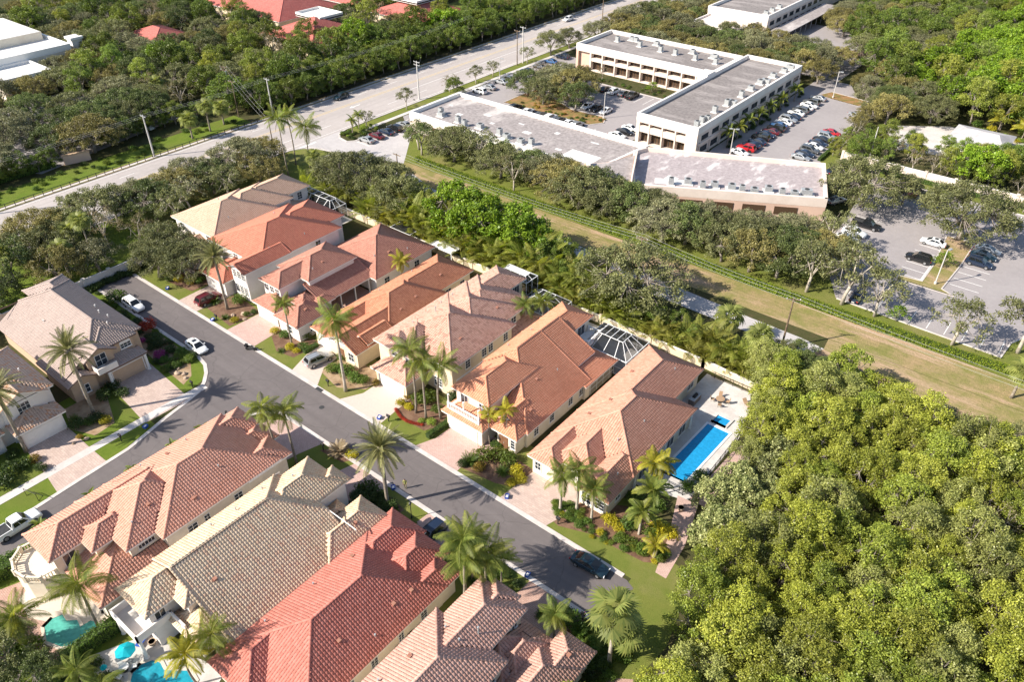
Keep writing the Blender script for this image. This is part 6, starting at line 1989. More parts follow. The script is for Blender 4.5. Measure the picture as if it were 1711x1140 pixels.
palm('yellow', -90.0, 80.4, 5.0, 'golden palm between brown-red and orange roofs', s=1.1, r0=.11)
palm('royal', -63.4, 82.2, 5.0, 'palm beside the cage behind the mosaic house, nearer the roof', s=.8, r0=.13, bark='bark_pale')
palm('royal', -61.6, 84.4, 5.2, 'palm beside the cage behind the mosaic house, nearer the coral roof', s=.8, r0=.13, bark='bark_pale')
for lb, x, y in (('small fluffy palm in the side street hedge, farthest along', -82.3, 18.8), ('small fluffy palm in the side street hedge by the lamp corner', -82.2, 30.2), ('small fluffy palm in the side street hedge near the utility truck', -82.4, 12.6), ('small fluffy palm in the side street hedge, midway', -82.2, 24.6), ('small fluffy palm at the bend of the side street hedge', -82.0, 34.6)):
    palm('foxtail', x, y, 1.2, lb, s=.62, r0=.08)
# ---- roadside palms
palm('coco', -142.7, 96.3, 13.4, 'tall coconut palm nearest the peach-tiled house', lean=(-.8, .4), s=1.2)
palm('coco', -147.4, 102.0, 11.6, 'tall coconut palm in the roadside trio, middle', lean=(-.6, .2), s=1.1)
palm('coco', -143.3, 103.0, 9.8, 'coconut palm in the roadside trio with drooping yellow fronds', lean=(.4, .2), s=1.25)
palm('fan', -138.0, 100.2, 5.0, 'cabbage palm below the roadside coconut trio', s=1.2)
gs = 'cabbage palms along the main road'
for x, y, h, lb in ((-180.2, 95.8, 4.8, 'cabbage palm with boot-clad trunk by the guard rail, stoutest'), (-181.0, 101.5, 6.4, 'cabbage palm beside the stout one at the guard rail, taller'), (-182.4, 106.5, 4.6, 'cabbage palm half hidden by the transformer pole'), (-210, 105, 5.5, 'pale cabbage palm at the shaded car park edge'), (-189, 141, 5.5, 'cabbage palm standing out of the dark roadside trees, road side'), (-196, 135, 5.5, 'cabbage palm standing out of the dark roadside trees, inner')):
    palm('fan', x, y, h, lb, gs, s=1.35, r0=.22)
for x, y, h, lb in ((-138.7, 48.8, 9.6, 'tall cabbage palm on the lawn outside the end wall'), (-145.4, 48.8, 5.6, 'low cabbage palm on the lawn outside the end wall'), (-139.9, 44.3, 5.4, 'cabbage palm close to the end wall piers'), (-142.6, 36.0, 7.0, 'cabbage palm with leaning trunk behind the grey-brown roof')):
    palm('fan', x, y, h, lb, s=1.2)
palm('fan', 2.5, 114.6, 5.0, 'lone cabbage palm on the rough grass by the hedge', s=1.35, r0=.24)
palm('fan', -37.0, 100.9, 4.6, 'round cabbage palm in the hedge by the wooden pole, farther', s=1.5)
palm('fan', -31.0, 99.6, 4.2, 'round cabbage palm in the hedge by the wooden pole, nearer', s=1.4)
palm('fan', -32.5, 236, 7.5, 'shaggy cabbage palm at the edge of the bright green wood', s=1.8)
for x, y, lb in ((-152.5, 126.5, 'young palm on the planted kerb island at the entrance'), (-151.0, 123.0, 'young palm at the tip of the entrance island')): palm('foxtail', x, y, 2.6, lb, s=.9)
for k, (x, y) in enumerate(((-73.6, 176), (-73.4, 181), (-73.6, 187), (-73.4, 193), (-73.6, 200), (-73.5, 207), (-73.5, 217))):
    palm('foxtail', x, y, 2.4, 'dark palm against the long side of the two-storey office', 'palms along the office wall', s=1.1)
for x, y, lb in ((-14, 200, 'yellow-leaved palm beside the grey cottage'), (-12, 206, 'yellow-leaved palm behind the grey cottage corner'), (-18, 226, 'yellow-leaved palm in the bright undergrowth'), (-24, 228, 'yellow-leaved palm at the head of the cottage drive')): palm('yellow', x, y, 3.0, lb, s=1.6)

# ---- areca palms screening the gardens
ar = []
for v in range(4):
    V, L = [], []
    rn = random.Random(v)
    for k in range(17):
        me = FR['areca', k % 3]
        n = len(me.vertices); co = np.empty(n * 3, np.float32); me.vertices.foreach_get('co', co); co = co.reshape(-1, 3)
        a = k * 2.4 + rn.uniform(-.3, .3); s = rn.uniform(.75, 1.2); tl = rn.uniform(-.15, .2)
        Rm = np.array(Matrix.Rotation(a, 3, 'Z') @ Matrix.Rotation(tl, 3, 'X'))
        V.append((co * s) @ Rm.T + np.array([.35 * math.cos(a), .35 * math.sin(a), rn.uniform(.3, 2.2)])); L.append(np.clip(rs.random(n // 4).repeat(4) * .6 + rn.random() * .4, 0, 1))
    ar.append(quad_mesh('areca_fronds', np.concatenate(V), np.concatenate(L), LM['areca']))
ast_m = MB()
for k in range(7): ast_m.tube([(.3 * math.cos(k), .3 * math.sin(k), -.1), (.4 * math.cos(k), .4 * math.sin(k), 2.4)], [.05, .04], 5)
ast = ast_m.mesh('areca_stems', surf('areca_stem', (.3, .27, .08), .6, .2, 5.0), None, True, False)


def areca(x, y, s, label, group=None):
    r = thing('areca_palm', label, 'palm', (x, y, 0), random.uniform(0, 6.28), group); r.scale = (s, s, s * random.uniform(.9, 1.15))
    mobj('stems', ast, r); mobj('fronds', random.choice(ar), r)


rn = random.Random(3)
x = -114.0
while x < -29.5:
    for row, (y, s) in enumerate(((93.6, 1.2), (96.2, 1.45), (99.6, 1.5))):
        if row == 2 and rn.random() < .3: continue
        if x > -50 and row == 2: continue
        if x > -50: s *= .74; y -= .3 * row
        if abs(x + 54.7) < 5 and row == 2: continue
        areca(x + rn.uniform(-.6, .6), y + rn.uniform(-.7, .7), s * rn.uniform(.85, 1.2), ('areca palm in the screen against the garden wall', 'areca palm in the second row behind the garden wall', 'areca palm on the lane side of the garden screen')[row], ('arecas at the wall', 'arecas behind', 'arecas by the lane')[row])
    x += rn.uniform(1.5, 2.1)
for x, y in ((-133, 93.5), (-127, 95), (-121.5, 95.5), (-117.5, 96.5), (-124, 93.8), (-130, 96.5)): areca(x, y, 1.25, 'areca palm behind the peach house pool cage', 'arecas behind the cage')

# ---------------------------------------------------------------- trees, one by one
for x, y, s, lb in ((-54.7, 100.3, 1.9, 'huge grey-green live oak over the garden screen and lane'), (-124.2, 100, 1.55, 'grey-green oak behind the peach house garden, widest'), (-114.8, 100.4, 1.4, 'grey-green oak near the entrance drive bend'), (-130.6, 100.5, 1.3, 'grey-green oak beside the roadside coconut trio'), (-108.8, 98.4, 1.1, 'dark oak beside the bright ficus clump'), (-118.6, 104.0, 1.1, 'thin oak at the lane edge behind the gardens'), (-107.5, 92.6 + 3.2, .8, 'low dark oak behind the red-tiled house')):
    tree('oak', x, y, s, lb)
for x, y, s, lb in ((-95.0, 100.2, 1.3, 'bright green ficus behind the orange roof, roadward'), (-88.0, 99.8, 1.45, 'bright green ficus behind the orange roof, tallest'), (-81.0, 101.2, 1.35, 'bright green ficus at the lane end of the clump'), (-75.4, 100.6, 1.0, 'bright green ficus beside the open lane'), (-91.5, 104.0, 1.05, 'bright green ficus overhanging the lane')):
    tree('ficus', x, y, s, lb)
for k, (x, y, s) in enumerate(((-110, 103.2, .85), (-105, 100.6, .9), (-101, 102.8, .8), (-98.6, 97.6, .75), (-84.6, 103.6, .8), (-78, 97.4, .7), (-72, 98.6, .8), (-69.5, 102.0, .85), (-66, 98.0, .7), (-63.6, 102.2, .8), (-104.5, 96.0, .7), (-47.5, 96.6, .6), (-43.8, 97.6, .55), (-40.2, 96.4, .5))):
    tree('green', x, y, s, 'dark leafy tree filling the screen behind the gardens', 'garden screen trees')
for x, y, s in ((-152.6, 45.5, 1.3), (-153.2, 56, 1.35), (-152.4, 66.5, 1.2), (-153.0, 79, 1.3), (-152.6, 96.5, 1.2), (-137.4, 42.0, 1.0), (-136.6, 48.4, .9)):
    tree('oak', x, y, s, 'broad oak crowding the near verge of the main road' if x < -150 else 'broad oak leaning over the street-end wall', 'near verge oaks' if x < -150 else 'end wall oaks')
for x, y, s in ((-250, 97, 1.2), (-249, 104, 1.3), (-236.5, 83, 1.2), (-237.5, 92, 1.3), (-241, 99, 1.2), (-236, 75, 1.1), (-252, 111, 1.2)):
    tree('oak', x, y, s, 'oak screening the flat-roofed white building', 'oaks before the white building')
# oaks between the peach house and the main road
for x, y, s in ((-147.5, 66.2, 1.0), (-151.0, 74.0, 1.0), (-148.6, 81.0, 1.0), (-150.4, 89.3, 1.1), (-144.0, 89.4, .95), (-144.6, 72.6, .9), (-142.6, 80.4, .85), (-140.5, 67.0, .85), (-151.5, 60.2, .9)):
    tree('open' if s < .92 else 'oak', x, y, s * 1.3, 'oak with dark spreading limbs in the row beside the main road', 'oaks beside the main road')
for x, y, s, lb in ((-127.4, 57.6, 1.2, 'thin-leaved oak at the end of the street by the wall'), (-121.0, 58.2, 1.15, 'oak shading the pale driveway of the red-tiled house'), (-126.4, 54.2, .9, 'low grey oak at the street-end kerb'), (-131.6, 58.6, 1.0, 'oak behind the end wall corner')):
    tree('oak', x, y, s, lb)
for x, y, s, k in ((-149, 41.5, 1.0, 'oak'), (-146.6, 45.4, .95, 'oak'), (-143.5, 36.6, 1.0, 'open'), (-139.6, 29.5, 1.1, 'oak'), (-143.8, 54.0, .9, 'sparse'), (-138.2, 57.6, .8, 'sparse'), (-136.6, 23, 1.0, 'oak'), (-150.5, 50.5, .9, 'oak')):
    tree(k, x, y, s * 1.25, 'leaning oak on the lawn outside the street-end wall' if k != 'sparse' else 'thinly leaved tree on the lawn outside the street-end wall', 'trees outside the end wall')
# row in front of the long low office
for x, y, s, k in ((-128.2, 124.6, .85, 'open'), (-131.0, 126.5, .8, 'open'), (-119.5, 126.6, 1.0, 'oak'), (-123.5, 129.0, .85, 'oak'), (-111.8, 127.4, .95, 'open'), (-105.2, 126.6, .95, 'oak'), (-98.4, 122.8, .9, 'sparse'), (-98.6, 129.2, .9, 'oak'), (-92.7, 128.6, 1.0, 'oak'), (-88.4, 126.8, 1.05, 'oak'), (-82.6, 125.0, 1.1, 'oak'), (-76.4, 126.2, 1.05, 'oak'), (-80.2, 128.6, .8, 'oak'), (-115.6, 129.8, .7, 'sparse'), (-109, 130.8, .7, 'green')):
    tree(k, x, y, s * 1.32, {'oak': 'brownish-green oak in the row before the long low office', 'open': 'open-crowned oak in the row before the long low office', 'sparse': 'nearly leafless grey tree in the row before the low office', 'green': 'dark broadleaf tree against the low office wall'}[k], 'trees before the low office')

for x, y, s, k in ((-61.8, 123.6, 1.1, 'oak'), (-66.6, 129.0, 1.0, 'oak'), (-56.0, 130.0, 1.0, 'oak'), (-52.0, 127.4, 1.1, 'oak'), (-57.6, 125.4, .9, 'oak'), (-47.0, 133.4, .95, 'oak'), (-45.0, 128.4, 1.15, 'oak'), (-49, 123.8, .85, 'oak'), (-40.5, 136.0, 1.0, 'oak'), (-38.6, 129.4, 1.15, 'oak'), (-43.4, 123.6, .9, 'oak'), (-33.4, 133.2, 1.0, 'oak'), (-38.5, 124.8, .9, 'oak'), (-71.6, 127, .9, 'oak'), (-34.6, 140.2, .95, 'open')):
    tree(k, x, y, s * 1.2, 'olive-green oak in the dense grove before the angled office wing', 'oak grove by the angled wing', mat='oak')
for x, y, s, lb in ((-32.4, 123.6, 1.3, 'pale-limbed oak at the hedge end of the grove'), (-26.1, 123.6, 1.5, 'pale-trunked oak leaning over the shaded parking bays'), (-20.4, 123.4, 1.15, 'slim pale-trunked oak beside the small round tree'), (-7.9, 122.9, 1.25, 'lone thin oak on the strip between hedge and bays'), (0.8, 127.3, 1.4, 'thin oak at the corner of the car park'), (-28.5, 132.0, 1.1, 'oak at the shaded end of the first bays')):
    tree('open', x, y, s, lb)
for x, y, s, lb in ((-36.4, 163.4, 1.75, 'large round oak beside the angled wing end'), (-16.4, 161.0, 1.9, 'large round oak on the car park island'), (-30, 169.5, .9, 'low oak behind the large round one')):
    tree('oak', x, y, s, lb)
tree('young', -17.0, 124.2, 1.0, 'small round bright tree by the hedge and first bays')
tree('young', -15.9, 147.8, 1.15, 'small round bright tree at the tip of the lamp island')
tree('sparse', -9.0, 181.8, .7, 'sapling on the grass before the pale wall')
# court of the offices
for x, y, s, k in ((-134.9, 174.6, .95, 'oak'), (-129.5, 179.5, 1.05, 'oak'), (-121.5, 177.4, 1.1, 'oak'), (-136.0, 182.6, .85, 'sparse'), (-126.5, 170.8, .9, 'oak'), (-116.5, 172.0, .8, 'oak'), (-131, 186, .9, 'oak'), (-123, 184, .85, 'oak')):
    tree(k, x, y, s * 1.25, 'oak shading the parked cars in the office court' if k == 'oak' else 'rust-tinged thin tree in the office court', 'court trees')
tree('sparse', -125.0, 197.8, .6, 'bare young tree against the court office front')
tree('young', -108.2, 198.6, 1.1, 'small round bright tree before the court office')
for x, y, s, k, lb in ((-151.8, 128.4, .65, 'open', 'small oak on the entrance island beside parked cars'), (-153.2, 144.4, .75, 'open', 'oak on the grass strip by the corner of the low office'), (-153.0, 197.6, .7, 'open', 'small oak on the grass strip past the twin poles'), (-152.4, 209.2, 1.0, 'oak', 'oak on the grass strip by the court office end'), (-153.4, 162, .75, 'sparse', 'pinkish bare tree on the grass strip'), (-150.2, 160.5, .7, 'green', 'green bushy tree at the low office corner'), (-152.6, 172.5, .75, 'open', 'oak on the grass strip beside the lamp post'), (-152.8, 180.4, .7, 'open', 'oak on the grass strip below the tall poles'), (-152, 219, .9, 'oak', 'oak beyond the end of the court office')):
    tree(k, x, y, s, lb)


# ---------------------------------------------------------------- woods
def inpoly(x, y, poly):
    c = False
    for (x0, y0), (x1, y1) in zip(poly, poly[1:] + poly[:1]):
        if (y0 > y) != (y1 > y) and x < (x1 - x0) * (y - y0) / (y1 - y0) + x0: c = not c
    return c


def scatter(poly, gap, seed, avoid=()):
    rn = random.Random(seed)
    xs = [p[0] for p in poly]; ys = [p[1] for p in poly]
    out = []
    for _ in range(6000):
        x, y = rn.uniform(min(xs), max(xs)), rn.uniform(min(ys), max(ys))
        if not inpoly(x, y, poly): continue
        if any(a - m_ < x < b + m_ and c - m_ < y < d + m_ for a, b, c, d, m_ in avoid): continue
        if any((x - p) ** 2 + (y - q) ** 2 < gap * gap for p, q in out): continue
        out.append((x, y))
    return out


wood = [(-22.2, 66), (-21.0, 72), (-21.4, 79), (-23.8, 85), (-26.2, 92.6), (-28.5, 97), (-28.5, 102.6), (-21, 103.0), (-12, 99.0), (-4, 100.5), (4, 103.0), (22, 106), (24, 76), (14, 58), (-6, 40), (-22, 25), (-26, 28), (-20.5, 33), (-14.0, 37.5), (-13.6, 43), (-14.8, 49), (-17.6, 54), (-19.6, 60)]
WS = scatter(wood, 3.0, 4)
LM['w_gold'] = leaf_mat('leaf_golden_green', (.12, .14, .02), (.40, .41, .07), None, .2, .4)
LM['w_lime'] = leaf_mat('leaf_lime_green', (.13, .155, .02), (.41, .425, .065), None, .2, .4)
LM['w_mid'] = leaf_mat('leaf_mid_green', (.10, .14, .02), (.36, .405, .065), None, .2, .4)
LM['w_olive'] = leaf_mat('leaf_sage', (.12, .14, .035), (.39, .40, .12), None, .18, .4)
TINT = (('w_lime', 'lime-green'), ('w_mid', 'fresh green'), ('w_mid', 'fresh green'), ('w_olive', 'sage-green'), ('w_lime', 'lime-green'), ('w_gold', 'golden-green'))
for i, (x, y) in enumerate(WS):
    edge = x < -16 and y < 86
    r_ = random.random()
    if y > 96 and r_ < .5: k = 'oak'
    elif edge and 60 < y < 80: k = 'seagrape'
    else: k = 'forest' if r_ < .72 else 'green' if r_ < .97 else 'sparse'
    s = random.uniform(.78, 1.12) * (.62 if k == 'oak' else .95)
    pl = 'by the pool path' if x < -16 and y > 60 else 'by the closed street end lawn' if x < -10 and y < 60 else 'along the rough lane grass' if y > 92 else 'beside the pool patio' if x < -14 else 'deep inside'
    tn = TINT[int(random.random() * 6)]
    lb = {'forest': tn[1] + ' crowned tree of the dense wood, ', 'green': 'broad ' + tn[1] + ' tree of the dense wood, ', 'seagrape': 'round-leaved sea grape of the dense wood, ', 'oak': 'grey-green tree of the dense wood, ', 'sparse': 'thin pale-branched tree of the dense wood, '}[k] + pl
    tree(k, x, y, s * (.92 if edge else 1.0), lb, lb, mat=tn[0] if k in ('forest', 'green') else None)

for x, y, s in ((-22.4, 81.5, .8), (-23.4, 85.6, .8), (-24.6, 89.4, .85), (-26.4, 94.6, .85), (-22.0, 75.8, .7), (-28.8, 95.8, .75)):
    tree('forest', x, y, s, 'sage-green slender tree pressed against the pool patio fence', 'patio fence trees', mat='w_olive')
# beyond the main road, upper left
avoid = [(-302, -244, 76, 107, 3), (-246, -233, 76, 94, 3), (-234, -204, 154, 183, 1), (-286, -236, 166, 200, 1), (-228, -198, 196, 224, 1), (-264, -234, 198, 228, 1), (-270, -248, 126, 144, 1), (-226, -196, 214, 262, 1)]
ul = [(-187, 116), (-186, 215), (-196, 262), (-250, 262), (-300, 230), (-330, 160), (-330, 108), (-240, 108), (-236, 92), (-214, 92), (-206, 104), (-195, 106)]
for x, y in scatter(ul, 7.2, 9, avoid):
    near = x > -200
    r_ = random.random()
    k = ('green' if r_ < .6 else 'oak' if r_ < .85 else 'forest') if near else ('oak' if r_ < .55 else 'green' if r_ < .72 else 'forest' if r_ < .84 else 'sparse')
    tree(k, x, y, random.uniform(1.05, 1.5), {'oak': 'grey-green oak in the wood beyond the main road', 'green': 'dark green tree in the wood beyond the main road', 'forest': 'yellow-green tree in the wood beyond the main road', 'sparse': 'bare brown tree in the wood beyond the main road'}[k], k + ' trees beyond the main road')
for x, y in scatter([(-187, 112), (-179.5, 120), (-179.5, 330), (-190, 330), (-190, 118)], 3.6, 12):
    tree('green', x, y, random.uniform(.65, 1.05), 'dense dark bushy tree along the far side of the main road', 'roadside thicket')
for x, y, s, k, lb in ((-214.5, 162, 1.25, 'green', 'domed green tree in front of the red hall'), (-199, 168, 1.5, 'ficus', 'flat-topped bright tree beside the red hall'), (-192, 172, 1.1, 'forest', 'yellow-green tree beside the flat-topped one'), (-190, 200, 1.4, 'ficus', 'bright green tree at the edge of the mown lawn'), (-232, 120, 1.2, 'ficus', 'bright lime tree in the grey-green wood')):
    tree(k, x, y, s, lb)
for k in range(22):
    y_ = 44 + k * 2.9 + random.uniform(-.8, .8)
    if 66 < y_ < 75: continue
    tree('green', -190.2 + random.uniform(-1, 1) - (3 if y_ > 75 else 0), y_, random.uniform(.5, .75), 'dark bushy tree shading the ditch by the guard rail', 'ditch thicket')
# shaded car park left of the main road
for x, y, s in ((-191, 76, 1.2), (-196.5, 70, 1.0), (-201, 82, 1.1), (-205, 92, 1.1), (-198, 88, 1.0), (-194, 83, .95), (-206, 76, 1.0), (-214, 84, 1.1), (-222, 76, 1.0), (-212, 66, 1.1), (-203, 62, 1.1), (-222, 62, 1.1), (-199, 96, 1.0), (-231, 68, 1.0), (-206, 100, 1.0), (-195, 55, 1.0)):
    tree('oak', x, y, s * 1.25, 'spreading oak over the shaded car park beyond the main road', 'car park oaks beyond the road')
# upper right woods and trees around the offices
av2 = [(-33, -17, 204, 220, 2), (-140, -90, 200, 226, 2), (-131, -98, 255, 347, 2)]
for x, y in scatter([(-52, 226), (-46, 206), (-40, 222), (-14, 232), (-10, 200), (10, 200), (30, 250), (0, 300), (-40, 380), (-96, 380), (-92, 300), (-70, 262)], 6.4, 21, av2):
    r_ = random.random()
    k = 'ficus' if (y > 232 and x > -50 and r_ < .7) else ('green' if r_ < .45 else 'oak' if r_ < .8 else 'forest')
    tree(k, x, y, random.uniform(1.0, 1.45), {'ficus': 'bright leafy tree in the wood behind the cottage', 'green': 'dark green tree in the wood behind the offices', 'oak': 'grey-green oak in the wood behind the offices', 'forest': 'yellow-green tree in the wood behind the offices'}[k], k + ' trees behind the offices')
for x, y in scatter([(-150, 227), (-92, 228), (-74, 232), (-72, 258), (-96, 256), (-128, 252), (-150, 268)], 6.2, 31):
    tree('oak', x, y, random.uniform(1.0, 1.35), 'grey-green oak between the two rows of offices', 'oaks between the offices')
for x, y in scatter([(-152, 268), (-131, 262), (-131, 380), (-152, 380)], 6.2, 33):
    tree('oak', x, y, random.uniform(.8, 1.1), 'grey-green oak along the road side of the distant office', 'oaks by the distant office')
for x, y in scatter([(-50, 187.5), (-34, 187), (10, 187.5), (12, 198), (-14, 202), (-36, 200), (-50, 200)], 4.0, 41):
    r_ = random.random(); k = 'sparse' if r_ < .45 else 'green' if r_ < .75 else 'forest'
    tree(k, x, y, random.uniform(.6, .95), {'sparse': 'leafless pinkish tree behind the pale car park wall', 'green': 'green tree behind the pale car park wall', 'forest': 'yellow-green tree behind the pale car park wall'}[k], k + ' trees behind the wall')
for x, y, s in ((-55.5, 224, .8), (-52.5, 219, .75), (-58, 230, .85), (-51.5, 212, .7), (-61, 236, .8), (-52.6, 206, .6)): tree('oak', x, y, s, 'grey-green oak at the far corner of the crowded car park', 'corner oaks')
tree('ficus', -20.5, 190.5, 1.15, 'dense round green tree leaning over the pale wall')
for x, y in ((-51, 186), (-48.5, 190), (-50.5, 194), (-46, 187.5)): tree('forest', x, y, .55, 'yellow-green bushy tree at the end of the crowded car park', 'car park end bushes')

# ---------------------------------------------------------------- shrubs
BUSH = []
for v in range(4):
    rn = random.Random(v + 50)
    cl = [(0, 0, .45, .75)] + [(.55 * math.cos(k * 1.05 + v), .55 * math.sin(k * 1.05 + v), rn.uniform(.3, .6), rn.uniform(.4, .6)) for k in range(6)]
    V, lv = clump_leaves(cl, 330, .19, .6)
    V[:, 2] = np.maximum(V[:, 2], .0)
    BUSH.append(quad_mesh('bush_leaves', V, lv, LM['g']))
SPK = []
for v, (mt, key) in enumerate((('g', 'foxtail'), ('b', 'yellow'))):
    V, L = [], []
    for k in range(26):
        me = FR['coco' if v == 0 else 'yellow', 0 if k < 9 else 1 if k < 19 else 2]
        n = len(me.vertices); co = np.empty(n * 3, np.float32); me.vertices.foreach_get('co', co); co = co.reshape(-1, 3) * (.33 if v == 0 else .5)
        Rm = np.array(Matrix.Rotation(k * 2.4, 3, 'Z'))
        V.append(co @ Rm.T + np.array([0, 0, .05])); L.append(rs.random(n // 4).repeat(4))
    SPK.append(quad_mesh('spiky_leaves', np.concatenate(V), np.concatenate(L), LM[mt]))
SHRUBS = [(-125.1,45.2,'g',2.0),(-113.0,44.1,'r',1.6),(-110.4,41.4,'p',0.7),(-104.5,41.1,'p',1.1),(-102.0,43.1,'g',1.1),(-108.9,43.1,'d',1.2),(-104.5,42.9,'d',1.0),(-111.5,55.6,'a',1.4),(-107.8,58.2,'g',1.3),(-122.4,55.7,'y',1.0),(-120.1,56.7,'y',1.0),(-124.0,54.9,'g',0.9),(-119.1,57.9,'g',1.0),(-103.7,54.4,'y',0.8),(-105.7,54.0,'a',0.9),(-103.5,56.7,'g',0.7),(-103.3,58.0,'g',0.6),(-95.9,56.7,'y',0.9),(-93.6,57.0,'g',1.1),(-90.3,55.4,'y',0.9),(-88.6,56.7,'g',1.0),(-90.5,58.9,'g',1.0),(-88.8,55.5,'y',0.7),(-90.7,54.0,'a',0.8),(-80.6,55.8,'g',1.1),(-80.1,56.6,'g',1.1),(-78.3,56.8,'g',1.5),(-76.1,56.5,'g',1.2),(-74.8,56.9,'g',1.1),(-72.8,57.9,'o',0.8),(-81.7,58.8,'g',1.0),(-66.9,58.6,'o',0.7),(-64.8,59.1,'g',1.6),(-64.2,60.3,'g',1.4),(-66.7,56.9,'y',0.8),(-65.2,57.0,'y',0.8),(-60.4,56.7,'l',0.8),(-61.7,56.1,'l',0.6),(-61.5,62.5,'d',1.2),(-61.5,59.1,'g',1.0),(-51.0,54.5,'a',1.6),(-49.9,56.0,'g',1.5),(-48.7,57.4,'g',1.3),(-47.0,57.6,'g',1.4),(-44.9,56.7,'y',1.0),(-43.6,56.0,'y',0.9),(-44.2,54.8,'y',0.8),(-49.2,54.1,'o',0.9),(-51.4,53.3,'d',0.8),(-46.4,55.7,'a',1.2),(-30.6,57.4,'y',1.0),(-29.3,57.2,'y',0.9),(-31.5,57.6,'y',0.7),(-25.5,59.9,'y',1.2),(-24.1,60.3,'y',1.2),(-28.3,56.0,'g',0.9),(-26.9,56.2,'g',0.9),(-25.4,56.2,'g',0.9),(-23.1,57.2,'g',0.9),(-28.6,58.4,'g',1.2),(-25.9,58.8,'g',1.1),(-30.1,62.1,'g',1.4),(-27.3,63.2,'g',1.1),(-57.1,41.7,'d',1.8),(-56.6,40.1,'d',1.4),(-53.5,42.1,'d',1.1),(-53.5,40.8,'d',1.1),(-49.1,41.6,'g',0.8),(-66.2,44.7,'b',1.7),(-64.1,45.2,'y',0.9),(-70.8,37.6,'a',0.9),(-27.5,42.7,'g',1.3),(-26.5,43.0,'g',1.3),(-29.4,41.7,'a',0.9),(-24.9,42.4,'a',1.4),(-105.5,30.4,'g',1.3),(-97.9,27.3,'d',1.2),(-96.6,27.8,'y',0.9),(-98.2,26.3,'g',1.0),(-100.5,25.2,'a',1.0),(-96.4,23.9,'o',0.5),(-98.7,24.8,'d',1.2),(-102.8,32.4,'d',1.3),(-100.5,32.5,'d',1.1),(-101.9,30.5,'d',1.2),(-54.8,23.9,'g',1.0),(-54.8,22.9,'g',1.1),(-54.9,21.9,'g',1.1),(-54.9,20.6,'g',1.1),(-55.0,19.6,'g',1.2),(-55.0,18.2,'g',1.2),(-38.2,32.4,'a',1.0),(-38.2,30.6,'g',0.9),(-38.2,29.0,'g',0.8),(-38.0,33.8,'a',0.8),(-96.9,15.0,'d',1.4),(-96.8,16.5,'d',1.2),(-96.7,18.0,'o',0.8),(-95.4,13.5,'d',1.5),(-94.4,17.7,'d',0.9),(-25.6,71.1,'g',1.2),(-26.0,68.7,'a',1.4)]
SN = {'g': ('green_shrub', 'rounded green shrub'), 'd': ('dark_shrub', 'dark green shrub'), 'y': ('croton_shrub', 'bright yellow croton shrub'), 'l': ('lime_shrub', 'pale lime low shrub'), 'o': ('bronze_shrub', 'orange-bronze shrub'), 'r': ('bougainvillea', 'red bougainvillea shrub'), 'p': ('flowering_shrub', 'purple-pink flowering shrub'), 'a': ('cycad', 'spiky arching cycad'), 'b': ('bromeliad', 'large pinkish bromeliad rosette')}


def where(x, y):
    if y > 50:
        for lim, t in ((-112, 'by the tall red-tiled house driveway'), (-102.9, 'in the bed between red and brown-red houses'), (-87.4, 'in the bed before the brown-red house'), (-73.5, 'in the bed before the burnt-orange house'), (-58.5, 'in the flower bed of the mosaic house'), (-43.0, 'in the bed between coral and salmon houses'), (-33.2, 'on the island by the salmon house driveway')):
            if x < lim: return t
        return 'in the curved side garden of the salmon house'
    if x < -94: return 'along the grey-brown house street front' if y > 40 else 'before the grey-brown corner house' if y > 29 else 'in the bed round the date palm' if y > 22 else 'by the sand-tiled house driveway'
    for lim, t in ((-66.9, 'by the pink-tiled house'), (-63, 'on the lawn between pink and beige houses'), (-52.9, 'by the beige-tiled house'), (-47, 'by the scarlet-roofed house'), (-37, 'along the cream wall of the scarlet house')):
        if x < lim: return t
    return 'beside the brown brick driveway' if y > 41 else 'along the cream wall of the scarlet house'


def shrub(x, y, t, r, extra=None):
    me = SPK[1] if t == 'b' else SPK[0] if t == 'a' else random.choice(BUSH)
    o = bpy.data.objects.new(SN[t][0], me); COL.objects.link(o)
    o.location = (x, y, .0); o.rotation_euler = (0, 0, random.uniform(0, 6.28)); o.scale = (r * 1.0, r * 1.0, r * random.uniform(.85, 1.15))
    if t not in 'ab':
        o.material_slots[0].link = 'OBJECT'; o.material_slots[0].material = LM[t]
    w = extra or where(x, y)
    return tag(o, SN[t][1] + ' ' + w, 'shrub', SN[t][1] + ' ' + w)


for x, y, t, r in SHRUBS: shrub(x, y, t, r)
for k in range(14):
    t = k / 13
    if k == 0: fb = thing('flower_border', 'low border of red flowers edging the mosaic house bed', 'flowers', (-66.4, 55.6, 0))
    mobj('flower_clump', BUSH[k % 4], fb, (5.2 * t, -.8 * math.sin(t * 3.1), 0), (0, 0, k), (.32,) * 3, LM['r'])
for k in range(26):
    a = k * .242; x, y = -35.8 + 2.6 * math.cos(a) * random.uniform(.2, 1), 55.6 + 1.4 * math.sin(a) * random.uniform(.2, 1)
    shrub(x, y, 'g', .5, 'covering the mounded palm island')
rn = random.Random(77)
for k in range(34):
    t = k / 33; x = -38 + t * 15; y = 54.0 + .5 * math.sin(t * 9) + rn.uniform(.3, 2.0) + (1.0 if x > -26 else 0)
    shrub(x, y, 'g' if rn.random() < .85 else 'y', rn.uniform(.35, .7), 'along the curved brick-edged bed')
for x, y, n in ((-137, 92, 14),):
    pass
for k in range(30):
    x, y = rn.uniform(-104.5, -99.2), rn.uniform(39.6, 44.2)
    shrub(x, y, rn.choice('ddgg'), rn.uniform(.45, .9), 'along the grey-brown house street front')
for k in range(46): shrub(rn.uniform(-130.5, -106), rn.uniform(40.8, 44.4), rn.choice('ddg'), rn.uniform(.5, 1.0), 'in the shaded strip beside the street-end kerb')
